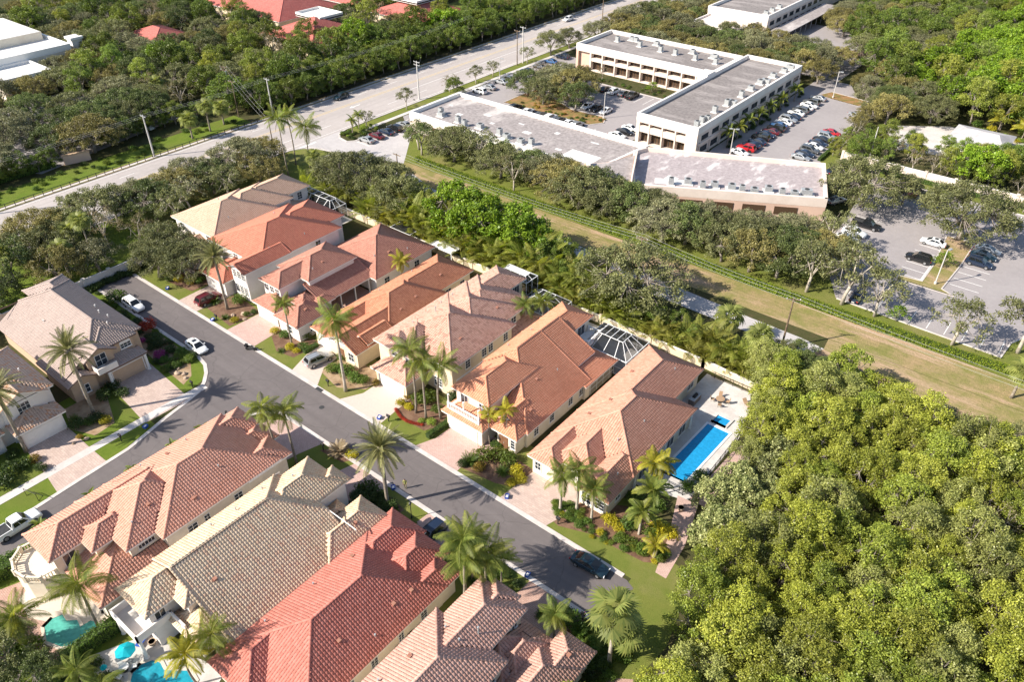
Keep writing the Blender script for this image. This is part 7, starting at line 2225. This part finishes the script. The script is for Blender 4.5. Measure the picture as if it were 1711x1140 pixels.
for k in range(30): shrub(rn.uniform(-132.4, -131.4), rn.uniform(42, 57), 'd', rn.uniform(.7, 1.1), 'at the foot of the street-end wall')
for k in range(40): shrub(rn.uniform(-59, -51.6), rn.uniform(39.0, 42.6), rn.choice('ddg'), rn.uniform(.5, .9), 'in the shaded bed of the beige house')
for k in range(24): shrub(rn.uniform(-38.8, -33.8), rn.uniform(38.8, 43.6), rn.choice('dg'), rn.uniform(.5, .9), 'under the coconut palm cluster')
for k in range(40): shrub(rn.uniform(-25.4, -19.5), rn.uniform(38.5, 43.8), rn.choice('dgg'), rn.uniform(.5, .9), 'under the fan palms at the street end')
for k in range(16): shrub(rn.uniform(-101.8, -98.5), rn.uniform(9, 17), rn.choice('dg'), rn.uniform(.6, 1.0), 'beside the sand-tiled house walk')
for k in range(30): shrub(rn.uniform(-62, -52), rn.uniform(2.5, 8.2), rn.choice('ddg'), rn.uniform(.7, 1.3), 'below the teal pool terrace')
for k in range(24): shrub(rn.uniform(-76, -64.5), rn.uniform(.5, 4.8), rn.choice('ddg'), rn.uniform(.8, 1.4), 'below the green pool')
for x, y, r in ((-68.4, 2.2, 1.2), (-64.4, 3.6, 1.0)): tree('oak', x, y, .55 * r, 'low grey tree at the edge of the green pool garden', 'pool garden trees')
for x, y, s in ((-62.4, 78.5, 'g'), (-46.0, 72, 'd'), (-45.6, 69, 'd'), (-45.6, 66, 'g'), (-45.4, 63, 'g'), (-45.3, 75, 'd')): shrub(x, y, s, .5, 'in the side passage of the coral house')
for k in range(22): shrub(rn.uniform(-28.4, -18), rn.uniform(100, 104.8), rn.choice('gd'), rn.uniform(.7, 1.3), 'at the foot of the wooden lane pole')
for k in range(26): shrub(rn.uniform(-153.6, -148.2), rn.uniform(120.6, 131), rn.choice('gdl'), rn.uniform(.4, .8), 'on the planted entrance island')
for k in range(30): shrub(rn.uniform(-137, -97), rn.uniform(196.8, 199.8), rn.choice('ggd'), rn.uniform(.4, .7), 'in the bed before the court office')
for k in range(30): shrub(rn.uniform(-75.2, -72.6), rn.uniform(165, 226), 'd', rn.uniform(.5, .9), 'against the long two-storey office')
for k in range(36): shrub(rn.uniform(-133, -106.5), rn.uniform(165.8, 172.4), rn.choice('ggdo'), rn.uniform(.3, .7), 'on the office court island')
for k in range(50): shrub(rn.uniform(-186, -179), rn.uniform(48, 110), rn.choice('gggd'), rn.uniform(.5, 1.1), 'in the ditch planting along the main road')
for k in range(40): shrub(rn.uniform(-30, 8), rn.uniform(222, 230), rn.choice('lyg'), rn.uniform(.8, 1.5), 'in the bright undergrowth by the cottage')


# ---------------------------------------------------------------- hedges
def hedge(label, pts, w, h, mat, leaf=.16, dens=90):
    """clipped hedge: a woody core wrapped in leaves"""
    r = thing('hedge', label, 'hedge', (pts[0][0], pts[0][1], 0))
    MB().ribbon(pts, w * .8, -.02, h * .9).build('core', surf('hedge_core', (.03, .05, .012), .9, .2, 5.0), r)
    Ps, Ns = [], []
    for a, b in zip(pts[:-1], pts[1:]):
        d = Vector((b[0] - a[0], b[1] - a[1])); L = d.length; d.normalize(); nr = Vector((-d.y, d.x))
        for (cnt, fn) in ((int(L * w * dens), 't'), (int(L * h * dens * .8), 'l'), (int(L * h * dens * .8), 'r')):
            t = rs.uniform(0, L, cnt); q = rs.uniform(-.5, .5, cnt) * w; z = rs.uniform(.05, 1, cnt) * h
            bump_ = .13 * np.sin(t * 2.3) * np.sin(t * .61 + 1) + rs.normal(0, .08, cnt)
            if fn == 't': P = np.stack([a[0] + d.x * t + nr.x * q, a[1] + d.y * t + nr.y * q, h + bump_], 1); Nn = np.array([[0, 0, 1.0]])
            else:
                s = 1 if fn == 'l' else -1
                P = np.stack([a[0] + d.x * t + nr.x * s * (w / 2 + bump_), a[1] + d.y * t + nr.y * s * (w / 2 + bump_), z], 1); Nn = np.array([[nr.x * s, nr.y * s, .4]])
            Ps.append(P); Ns.append(np.repeat(Nn, cnt, 0) + rs.normal(0, .45, (cnt, 3)))
    V, lv = leaves(np.concatenate(Ps) - np.array(ORG[r.name]), np.concatenate(Ns), leaf, .6)
    mobj('leaves', quad_mesh('hedge_leaves', V, lv, LM[mat]), r)
    return r


hedge('long clipped bright hedge between the lane verge and the offices', [(-127, 121.4), (-90, 120.6), (-56, 120.4), (-34, 119.9), (-8, 120.3), (16, 121.6)], 1.5, 1.0, 'hedge', .22, 55)
hedge('clipped hedge along the side street kerb of the pink house', [(-81.9, -6), (-81.9, 33), (-81.0, 38.6)], 1.3, 1.1, 'hedge', .17, 80)
hedge('tall hedge at the back corner of the pink house garden', [(-82.0, 3.2), (-80.4, 9.8)], 2.4, 1.9, 'hedge_green', .18, 80)
hedge('tall clipped hedge between the two pool terraces', [(-64.2, 6.0), (-64.1, 13.8)], 1.3, 1.9, 'hedge_green', .17, 90)
hedge('clipped hedge beside the coral house driveway', [(-58.7, 54.2), (-58.4, 58.6)], .9, .8, 'hedge_green', .13, 130)
hedge('short clipped hedge by the coral house entrance', [(-51.0, 58.6), (-49.6, 59.4)], .8, .6, 'hedge_green', .13, 130)
hedge('short clipped hedge beside the silver car', [(-87.6, 56.0), (-87.4, 58.6)], .9, .7, 'hedge_green', .13, 130)
hedge('rough hedge below the pale car park wall', [(-48, 183.6), (8, 183.8)], 1.0, .9, 'hedge_green', .2, 45)
hedge('dark hedge before the monument sign', [(-191.6, 48), (-190.6, 66)], 2.0, 1.3, 'hedge_green', .22, 45)
hedge('hedge along the kerbed car park end', [(-52.4, 181.0), (-52.8, 199)], .9, .7, 'hedge_green', .2, 50)

# rocks in the garden beds
rk = []
for v in range(3):
    b_ = bmesh.new(); bmesh.ops.create_icosphere(b_, subdivisions=2, radius=.5)
    for q in b_.verts: q.co *= 1 + .25 * math.sin(q.co.x * 9 + v * 3) * math.cos(q.co.y * 8 + v); q.co.z *= .6
    me = bpy.data.meshes.new('rock'); b_.to_mesh(me); b_.free(); me.materials.append(M['rock']); rk.append(me)
for i, (x, y, s, w) in enumerate(((-104.2, 56.6, 1.2, 'red and brown-red'), (-103.3, 57.2, 1.0, 'red and brown-red'), (-105.4, 55.2, .9, 'red and brown-red'), (-102.9, 55.7, .8, 'red and brown-red'), (-97.6, 41.0, .9, 0), (-98.6, 40.4, 1.1, 0), (-96.6, 40.6, .7, 0), (-99.6, 41.2, .8, 0), (-95.4, 24.4, .7, 1), (-95.9, 22.8, .6, 1), (-66.5, 5.6, .9, 2), (-67.6, 5.2, .8, 2), (-65.2, 6.4, .8, 2))):
    o = mobj('garden_rock', rk[i % 3], None, (x, y, .1), (0, 0, i * 1.3), (s, s * .8, s))
    lb = 'tan boulder in the rock bed ' + (w and isinstance(w, str) and 'between red and brown-red houses' or ('before the grey-brown corner house', 'at the sand-tiled house lawn', 'at the lip of the green pool')[w if isinstance(w, int) else 0])
    tag(o, lb, 'rock', lb)
# ================================================================ vehicles
PAINT = {k: paint_mat('car_' + k, c, r, mt) for k, c, r, mt in (('white', (.78, .78, .77), .3, 0), ('silver', (.42, .43, .44), .3, .5), ('grey', (.13, .135, .14), .3, .4), ('black', (.012, .012, .014), .25, 0), ('navy', (.018, .03, .06), .25, .2), ('blue', (.04, .11, .25), .3, .2), ('red', (.42, .015, .02), .3, 0), ('maroon', (.11, .012, .018), .3, .1), ('teal', (.012, .03, .045), .2, .2))}

SPEC = {  # length, width, stations (x, half width factor, top z), belt, roof: base x range, roof x range, heights, half widths
    'sedan': dict(L=4.75, W=1.84, st=((-2.37, .70, .62), (-2.26, .86, .86), (-1.9, .95, .95), (-1.2, 1.0, .94), (0, 1.0, .92), (.95, 1.0, .93), (1.6, .96, .84), (2.1, .88, .74), (2.32, .70, .60)), base=(-1.85, 1.25), roof=(-.95, .30), zb=.90, zr=1.44, bw=.80, rw=.60, wr=.33, ax=(-1.42, 1.42)),
    'suv': dict(L=4.75, W=1.92, st=((-2.37, .84, .70), (-2.30, .93, 1.0), (-1.9, .98, 1.08), (-1.0, 1.0, 1.06), (0, 1.0, 1.04), (.95, 1.0, 1.05), (1.6, .97, 1.0), (2.15, .9, .90), (2.36, .76, .72)), base=(-2.25, 1.15), roof=(-1.85, .30), zb=1.03, zr=1.70, bw=.85, rw=.68, wr=.37, ax=(-1.40, 1.45)),
    'pickup': dict(L=5.6, W=1.98, st=((-2.8, .92, .75), (-2.74, .96, 1.0), (-1.6, 1.0, 1.02), (-.6, 1.0, 1.02), (.4, 1.0, 1.03), (1.3, 1.0, 1.06), (2.0, .97, 1.02), (2.6, .92, .95), (2.8, .82, .75)), base=(-.75, 1.45), roof=(-.5, .75), zb=1.0, zr=1.82, bw=.88, rw=.72, wr=.40, ax=(-1.7, 1.75))}
CM = {}


def car_meshes(kind):
    s = SPEC[kind]; W = s['W'] / 2
    m = MB(); n = len(s['st'])
    rings = []
    for x, k, zt in s['st']:
        w = W * k
        low = .24 if abs(x) < s['L'] * .42 else .36
        rings.append([(x, -w * .90, low), (x, -w, low + .16), (x, -w * 1.0, zt * .72), (x, -w * .93, zt - .06), (x, -w * .78, zt), (x, 0, zt + .035), (x, w * .78, zt), (x, w * .93, zt - .06), (x, w, zt * .72), (x, w, low + .16), (x, w * .90, low)])
    q = len(rings[0])
    vs = [p for r in rings for p in r]
    fs = []
    for i in range(n - 1):
        for k in range(q - 1): fs.append((i * q + k, (i + 1) * q + k, (i + 1) * q + k + 1, i * q + k + 1))
        fs.append((i * q + q - 1, (i + 1) * q + q - 1, (i + 1) * q, i * q))
    fs += [tuple(range(q)), tuple(reversed(range((n - 1) * q, n * q)))]
    m.add(vs, fs)
    b0, b1 = s['base']; r0, r1 = s['roof']; zb, zr = s['zb'], s['zr']; bw, rw = s['bw'], s['rw']
    B = [(b0, -bw, zb), (b1, -bw, zb), (b1, bw, zb), (b0, bw, zb)]
    T_ = [(r0, -rw, zr - .03), (r1, -rw, zr - .03), (r1, rw, zr - .03), (r0, rw, zr - .03)]
    cx0, cx1 = r0 * .7 + r1 * .3, r0 * .3 + r1 * .7
    m.add(B + T_ + [(cx0, 0, zr + .03), (cx1, 0, zr + .03), (cx0, -rw * 1.02, zr), (cx1, -rw * 1.02, zr), (cx0, rw * 1.02, zr), (cx1, rw * 1.02, zr)],
          [(0, 1, 5, 11, 10, 4), (1, 2, 6, 5), (2, 3, 7, 12, 13, 6), (3, 0, 4, 7), (4, 10, 8), (10, 11, 9, 8), (11, 5, 9), (5, 6, 9), (6, 13, 9), (13, 12, 8, 9), (12, 7, 8), (7, 4, 8)])
    if kind == 'pickup':
        pass
    out = {}
    out['body'] = m.mesh('car_body', PAINT['white'], None, False)
    for p in out['body'].polygons: p.use_smooth = True
    try: out['body'].set_sharp_from_angle(angle=R(38))
    except Exception: pass

    def pane(name, A, B_, C, D, a0, a1, v0, v1, out_):
        A, B_, C, D = map(Vector, (A, B_, C, D))
        f = lambda u, v: (A.lerp(B_, u)).lerp(D.lerp(C, u), v) + Vector(out_) * .012
        g_ = MB(); g_.add([f(a0, v0), f(a1, v0), f(a1, v1), f(a0, v1)], [(0, 1, 2, 3)]); return g_.mesh(name, M['glass_car'], None, False, False)
    out['windshield'] = pane('windshield', B[1], B[2], T_[2], T_[1], .07, .93, .06, .93, (1, 0, .8))
    out['rear_window'] = pane('rear_window', B[3], B[0], T_[0], T_[3], .09, .91, .12, .9, (-1, 0, .8))
    for nm, (u0, u1) in (('f', (.50, .90)), ('r', (.12, .47))):
        out['side_' + nm + '0'] = pane('side_window', B[0], B[1], T_[1], T_[0], u0, u1, .10, .86, (0, -1, .5))
        out['side_' + nm + '1'] = pane('side_window', B[2], B[3], T_[3], T_[2], 1 - u1, 1 - u0, .10, .86, (0, 1, .5))
    wr = s['wr']
    t = MB(); t.tube([(0, -.11, 0), (0, -.10, 0), (0, .10, 0), (0, .11, 0)], [wr * .9, wr, wr, wr * .9], 18); out['wheel'] = t.mesh('tyre', M['rubber'], None, False)
    t = MB(); t.tube([(0, -.118, 0), (0, .118, 0)], wr * .62, 12); out['rim'] = t.mesh('rim', M['rim'], None, False)
    t = MB(); t.obox((0, 0, 0), (.10, .36, .13)); out['headlight'] = t.mesh('headlight', M['lamp_clear'], None)
    t = MB(); t.obox((0, 0, 0), (.08, .34, .14)); out['taillight'] = t.mesh('taillight', M['lamp_red'], None)
    t = MB(); t.obox((0, 0, 0), (.16, .22, .14)); out['mirror'] = t.mesh('mirror', PAINT['white'], None)
    t = MB(); t.obox((0, 0, 0), (.03, .5, .12)); out['plate'] = t.mesh('number_plate', M['white'], None)
    return out


def car(kind, col, x, y, rz, label, group=None, full=True, z=.028):
    """rz: heading of the car's nose"""
    if kind not in CM: CM[kind] = car_meshes(kind)
    c = CM[kind]; s = SPEC[kind]; P = PAINT[col]
    r = thing({'sedan': 'parked_car', 'suv': 'parked_suv', 'pickup': 'pickup_truck'}[kind], label, {'sedan': 'car', 'suv': 'car', 'pickup': 'truck'}[kind], (x, y, z), rz, group)
    mobj('body', c['body'], r, mat=P)
    for nm in ('windshield', 'rear_window'): mobj(nm, c[nm], r)
    for k in ('f0', 'f1', 'r0', 'r1'):
        if kind == 'pickup' and k[0] == 'x': continue
        mobj('side_window', c['side_' + k], r)
    W = s['W'] / 2
    for ax in s['ax']:
        for sd in (-1, 1):
            w = mobj('wheel', c['wheel'], r, (ax, sd * (W - .09), s['wr']))
            if full: mobj('rim', c['rim'], w)
    for sd in (-1, 1):
        mobj('headlight', c['headlight'], r, (s['L'] / 2 - .16, sd * W * .68, s['zb'] * .68), (0, 0, -sd * .25))
        mobj('taillight', c['taillight'], r, (-s['L'] / 2 + .05, sd * W * .70, s['zb'] * .80), (0, 0, sd * .12))
        if full: mobj('mirror', c['mirror'], r, (s['base'][1] - .45, sd * (W + .08), s['zb'] + .05), mat=P)
    if full: mobj('number_plate', c['plate'], r, (-s['L'] / 2 - .0, 0, s['zb'] * .55))
    if kind == 'suv' and full:
        m = MB()
        for sd in (-1, 1): m.box(s['roof'][0] + .2, s['roof'][1] - .1, sd * s['rw'] * .92 - .02, sd * s['rw'] * .92 + .02, s['zr'] - .01, s['zr'] + .06)
        m.build('roof_rack', M['metal_dark'], r, False)
    if kind == 'sedan' and full:
        m = MB(); m.box(-.7, -.05, -.35, .35, s['zr'] + .018, s['zr'] + .036); m.build('sunroof', M['glass_car'], r, False)
    if kind == 'pickup':
        m = MB(); m.box(-2.7, -.8, -.82, .82, 1.035, 1.06); m.build('cargo_bed', M['metal_dark'], r, False)
        m = MB()
        for (a, b, c_, d) in ((-2.78, -.8, .84, .94), (-2.78, -.8, -.94, -.84), (-2.79, -2.7, -.84, .84)): m.box(a, b, c_, d, 1.0, 1.2)
        m.build('bed_side', P, r, False)
    return r


# residential street
car('suv', 'white', -120.7, 46.0, 0.0, 'boxy white SUV parked by the round shrub at the street end')
car('sedan', 'white', -101.8, 46.0, -.05, 'white car with dark sunroof parked at the street corner')
car('suv', 'maroon', -112.3, 55.2, R(90), 'dark red SUV in the red-tiled house driveway')
car('suv', 'silver', -83.9, 56.0, R(80), 'silver SUV in the plain concrete driveway')
car('sedan', 'teal', -28.9, 50.3, 0.06, 'dark blue-green car parked at the closed end of the street')
car('suv', 'navy', -46.4, 41.8, R(-92), 'dark SUV in the driveway beside the scarlet roof')
ut = car('pickup', 'white', -86.6, 11.2, R(92), 'white utility truck with open bed in the side street')
# black utility cart left at the kerb
ct = thing('motorcycle', 'black motorcycle parked at the kerb before the brown-red house', 'motorcycle', (-94.7, 51.2, .03), .5)
for q in (-.68, .68):
    m = MB(); m.tube([(q, -.07, .31), (q, .07, .31)], .31, 16); m.build('wheel', M['rubber'], ct, False)
m = MB(); m.tube([(-.55, 0, .45), (-.2, 0, .55), (.3, 0, .5), (.6, 0, .6)], [.12, .22, .2, .08], 8); m.build('engine', M['metal_dark'], ct, False)
m = MB(); m.tube([(.05, 0, .82), (.2, 0, .88), (.4, 0, .84)], [.08, .19, .1], 8); m.build('tank', M['black'], ct, False)
m = MB(); m.tube([(-.75, 0, .78), (-.4, 0, .80), (.0, 0, .80)], [.09, .16, .1], 8); m.build('seat', M['rubber'], ct, False)
m = MB(); m.tube([(.68, 0, .31), (.45, 0, 1.02)], .04, 6); m.tube([(.42, -.38, 1.08), (.48, 0, 1.02), (.42, .38, 1.08)], .025, 6); m.build('handlebar', M['metal'], ct, False)
m = MB(); m.obox((-.75, 0, .95), (.4, .5, .35)); m.build('top_box', M['black'], ct, False)
# main road
car('suv', 'teal', -173.6, 138.9, R(-90), 'dark SUV driving along the main road')
car('suv', 'white', -172.8, 247.5, R(-90), 'white car driving far along the main road')
car('sedan', 'white', -195.0, 91.8, R(15), 'white car in the shaded car park beyond the main road', full=False)

# beside the long two-storey office
row = [('white', 172.8), ('red', 176.0), ('navy', 178.6), ('navy', 181.6), ('black', 184.6), ('navy', 187.4), ('maroon', 190.0), ('black', 192.8), ('blue', 195.4), ('white', 198.2), ('silver', 200.9), ('navy', 203.6), ('white', 206.8), ('grey', 209.4), ('white', 212.0), ('white', 214.8), ('grey', 217.4), ('silver', 221.8)]
for i, (c, y) in enumerate(row):
    k = 'suv' if i % 3 == 1 else 'sedan'
    car(k, c, -68.8 + (i % 4) * .15, y, R(180 if i % 5 else 0) + random.uniform(-.03, .03), c + (' SUV' if k == 'suv' else ' car') + ' in the row along the long two-storey office wall', 'cars along the office wall ' + c + k, full=False)
for i, (c, y) in enumerate((('silver', 179.2), ('navy', 181.8), ('grey', 184.5), ('white', 187.4), ('navy', 190.1), ('black', 192.9), ('silver', 195.6), ('red', 198.9))):
    k = 'suv' if i % 4 == 2 else 'sedan'
    car(k, c, -56.2, y, R(0) + random.uniform(-.03, .03), c + (' SUV' if k == 'suv' else ' car') + ' in the short row opposite the office wall, by the hedge', 'cars by the hedge ' + c + k, full=False)
# entrance row
for i, (c, y) in enumerate((('silver', 121.9), ('maroon', 125.2), ('navy', 128.6), ('black', 131.6), ('silver', 135.0))):
    car('suv' if i == 3 else 'sedan', c, -144.6, y, R(180), c + ' car in the short row at the office entrance' + (' nearest the gate' if i == 0 else ' by the low office corner' if i == 4 else ''), full=False)
# office court
for c, x, y, k in (('white', -116.2, 191.0, 'suv'), ('grey', -113.2, 191.2, 'sedan'), ('black', -110.2, 190.9, 'pickup'), ('black', -119.4, 190.8, 'sedan')):
    car(k, c, x, y, R(90), {'suv': 'white SUV', 'sedan': c + ' car', 'pickup': 'black pickup truck'}[k] + ' parked facing the court office front', full=False)
for i, (c, x) in enumerate((('navy', -119.2), ('white', -115.4), ('black', -112.5), ('white', -109.4))):
    car('sedan', c, x, 176.2, R(-90), c + ' car parked in shade on the court island side', 'court island cars ' + c, full=False)
for i, (c, x) in enumerate((('black', -130.0), ('white', -125.6), ('grey', -121.4), ('white', -118.0), ('grey', -115.2), ('white', -112.0), ('silver', -109.4))):
    car('sedan' if i % 3 else 'suv', c, x, 162.7, R(90), c + (' car' if i % 3 else ' SUV') + ' behind the long low office parapet', 'cars behind the low office ' + c, full=False)
for i, (c, x, y) in enumerate((('white', -97.6, 163.4), ('black', -97.4, 166.6), ('white', -97.6, 169.6))):
    car('sedan', c, x, y, R(0), c + ' car against the end of the two-storey block', 'cars at the block end ' + c, full=False)
for i, (c, x, y) in enumerate((('white', -146.4, 166.9), ('silver', -146.4, 171.2), ('silver', -146.8, 177.2), ('grey', -146.8, 180.0), ('navy', -147.2, 190), ('blue', -147.2, 202.3), ('navy', -147.2, 208.6), ('grey', -147, 196))):
    car('sedan' if i % 3 else 'suv', c, x, y, R(180), c + (' car' if i % 3 else ' SUV') + ' in the row beside the grass strip of the main road', 'cars by the grass strip ' + c, full=False)
# right-hand car park
for k, c, x, y, a, lb in (('suv', 'white', -33.2, 149.8, 0, 'white SUV beside the angled office wing end'), ('sedan', 'white', -33.6, 146.4, 0, 'white car half hidden under the grove by the wing'), ('pickup', 'black', -32.4, 154.6, 0, 'black pickup truck beside the large round oak'), ('sedan', 'white', -19.8, 155.5, R(180), 'white car nosed up to the round oak island'),
                          ('suv', 'black', -20.2, 147.3, R(180), 'black SUV nosed up to the lamp island'), ('suv', 'navy', -10.9, 152.6, 0, 'navy SUV on the far side of the lamp island'), ('sedan', 'silver', -10.8, 158.8, 0, 'silver car in the shade of the island oak'), ('sedan', 'teal', -10.9, 156.0, 0, 'dark car in the shade of the island oak'),
                          ('sedan', 'red', -29.4, 176.6, R(90), 'bright red car by the pale wall'), ('sedan', 'black', -26.6, 176.6, R(90), 'black car beside the red one by the pale wall'), ('sedan', 'grey', -23.8, 176.8, R(-90), 'dark grey car by the pale wall, half under an oak'), ('suv', 'black', -32.2, 176.8, R(90), 'black SUV in oak shade by the pale wall'),
                          ('sedan', 'navy', -47.0, 176.4, R(65), 'dark car behind the angled wing end'), ('sedan', 'silver', -41.2, 161.8, R(65), 'silver car in the shadow of the angled wing'), ('sedan', 'navy', -24.6, 127.0, R(90), 'dark car under the pale-trunked oak in the first bays'),
                          ('sedan', 'white', -85.5, 266.0, R(-60), 'white car on the drive near the distant office'), ('suv', 'white', -81.4, 258.6, R(-60), 'white SUV under trees near the distant office'), ('sedan', 'silver', -55.6, 215.0, R(-30), 'silver car at the far corner of the crowded car park'), ('suv', 'silver', -27.6, 202.6, R(60), 'silver car on the cottage drive'), ('sedan', 'navy', -6.0, 189.6, R(20), 'dark car behind the pale wall')):
    car(k, c, x, y, a, lb)

# ================================================================ the person in the street
pm = bpy.data.meshes.new('person_body')
J = [(0, 0, .95), (0, .01, 1.12), (0, .02, 1.32), (0, .01, 1.46), (0, 0, 1.54), (0, -.015, 1.64), (0, -.005, 1.74),            # 0-6 pelvis..head
     (.18, .01, 1.42), (.25, -.02, 1.16), (.21, -.16, .98), (.19, -.22, .90),                                                 # 7-10 left arm
     (-.18, .01, 1.42), (-.26, .02, 1.15), (-.24, -.05, .90), (-.235, -.08, .80),                                              # 11-14 right arm
     (.09, 0, .88), (.11, -.05, .50), (.11, .03, .10), (.11, -.12, .04),                                                      # 15-18 left leg
     (-.09, 0, .88), (-.10, .02, .49), (-.10, .12, .11), (-.10, .0, .04)]                                                      # 19-22 right leg
E_ = [(0, 1), (1, 2), (2, 3), (3, 4), (4, 5), (5, 6), (3, 7), (7, 8), (8, 9), (9, 10), (3, 11), (11, 12), (12, 13), (13, 14), (0, 15), (15, 16), (16, 17), (17, 18), (0, 19), (19, 20), (20, 21), (21, 22)]
RD = [(.16, .12), (.15, .11), (.18, .12), (.10, .09), (.055, .055), (.085, .10), (.07, .085), (.075, .07), (.05, .05), (.04, .04), (.035, .025), (.075, .07), (.05, .05), (.04, .04), (.035, .025), (.10, .10), (.07, .07), (.045, .05), (.045, .035), (.10, .10), (.07, .07), (.045, .05), (.045, .035)]
pm.from_pydata(J, E_, [])
po = bpy.data.objects.new('body', pm); COL.objects.link(po)
pr = thing('person', 'person in a khaki-green top and olive trousers walking in the street', 'person', (-54.4, 45.6, .03), R(40))
md = po.modifiers.new('skin', 'SKIN')
for i, v in enumerate(pm.skin_vertices[0].data): v.radius = RD[i]; v.use_root = (i == 0)
po.modifiers.new('sub', 'SUBSURF').levels = 2
dg = bpy.context.evaluated_depsgraph_get()
pe = bpy.data.meshes.new_from_object(po.evaluated_get(dg))
bpy.data.objects.remove(po)
for mt in (M['skin'], M['shirt'], M['trousers'], M['hair'], M['rubber']): pe.materials.append(mt)
for f in pe.polygons:
    c = f.center
    f.use_smooth = True
    if c.z > 1.67 or (c.z > 1.60 and c.y > .03): f.material_index = 3
    elif c.z > 1.50: f.material_index = 0
    elif c.z < .09: f.material_index = 4
    elif abs(c.x) > .20 and c.z < 1.12: f.material_index = 0
    elif c.z > .93: f.material_index = 1
    else: f.material_index = 2
mobj('body', pe, pr)
for sd, hx, hy, hz_ in ((1, .19, -.22, .90), (-1, -.235, -.08, .80)):
    m = MB()
    for k in range(4): m.tube([(hx + (k - 1.5) * .018, hy, hz_), (hx + (k - 1.5) * .02, hy - .02, hz_ - (.075, .085, .08, .065)[k]), (hx + (k - 1.5) * .02, hy - .045, hz_ - (.095, .11, .10, .08)[k])], [.011, .0095, .007], 6)
    m.tube([(hx - sd * .03, hy - .01, hz_ + .02), (hx - sd * .05, hy - .04, hz_ - .03), (hx - sd * .04, hy - .06, hz_ - .05)], [.012, .01, .008], 6)
    m.build('fingers', M['skin'], pr, False)
m = MB(); m.tube([(0, -.10, 1.66), (0, -.125, 1.63)], [.012, .02], 6); m.tube([(.095, 0, 1.66), (.095, 0, 1.62)], .018, 6); m.tube([(-.095, 0, 1.66), (-.095, 0, 1.62)], .018, 6); m.build('face', M['skin'], pr, False)
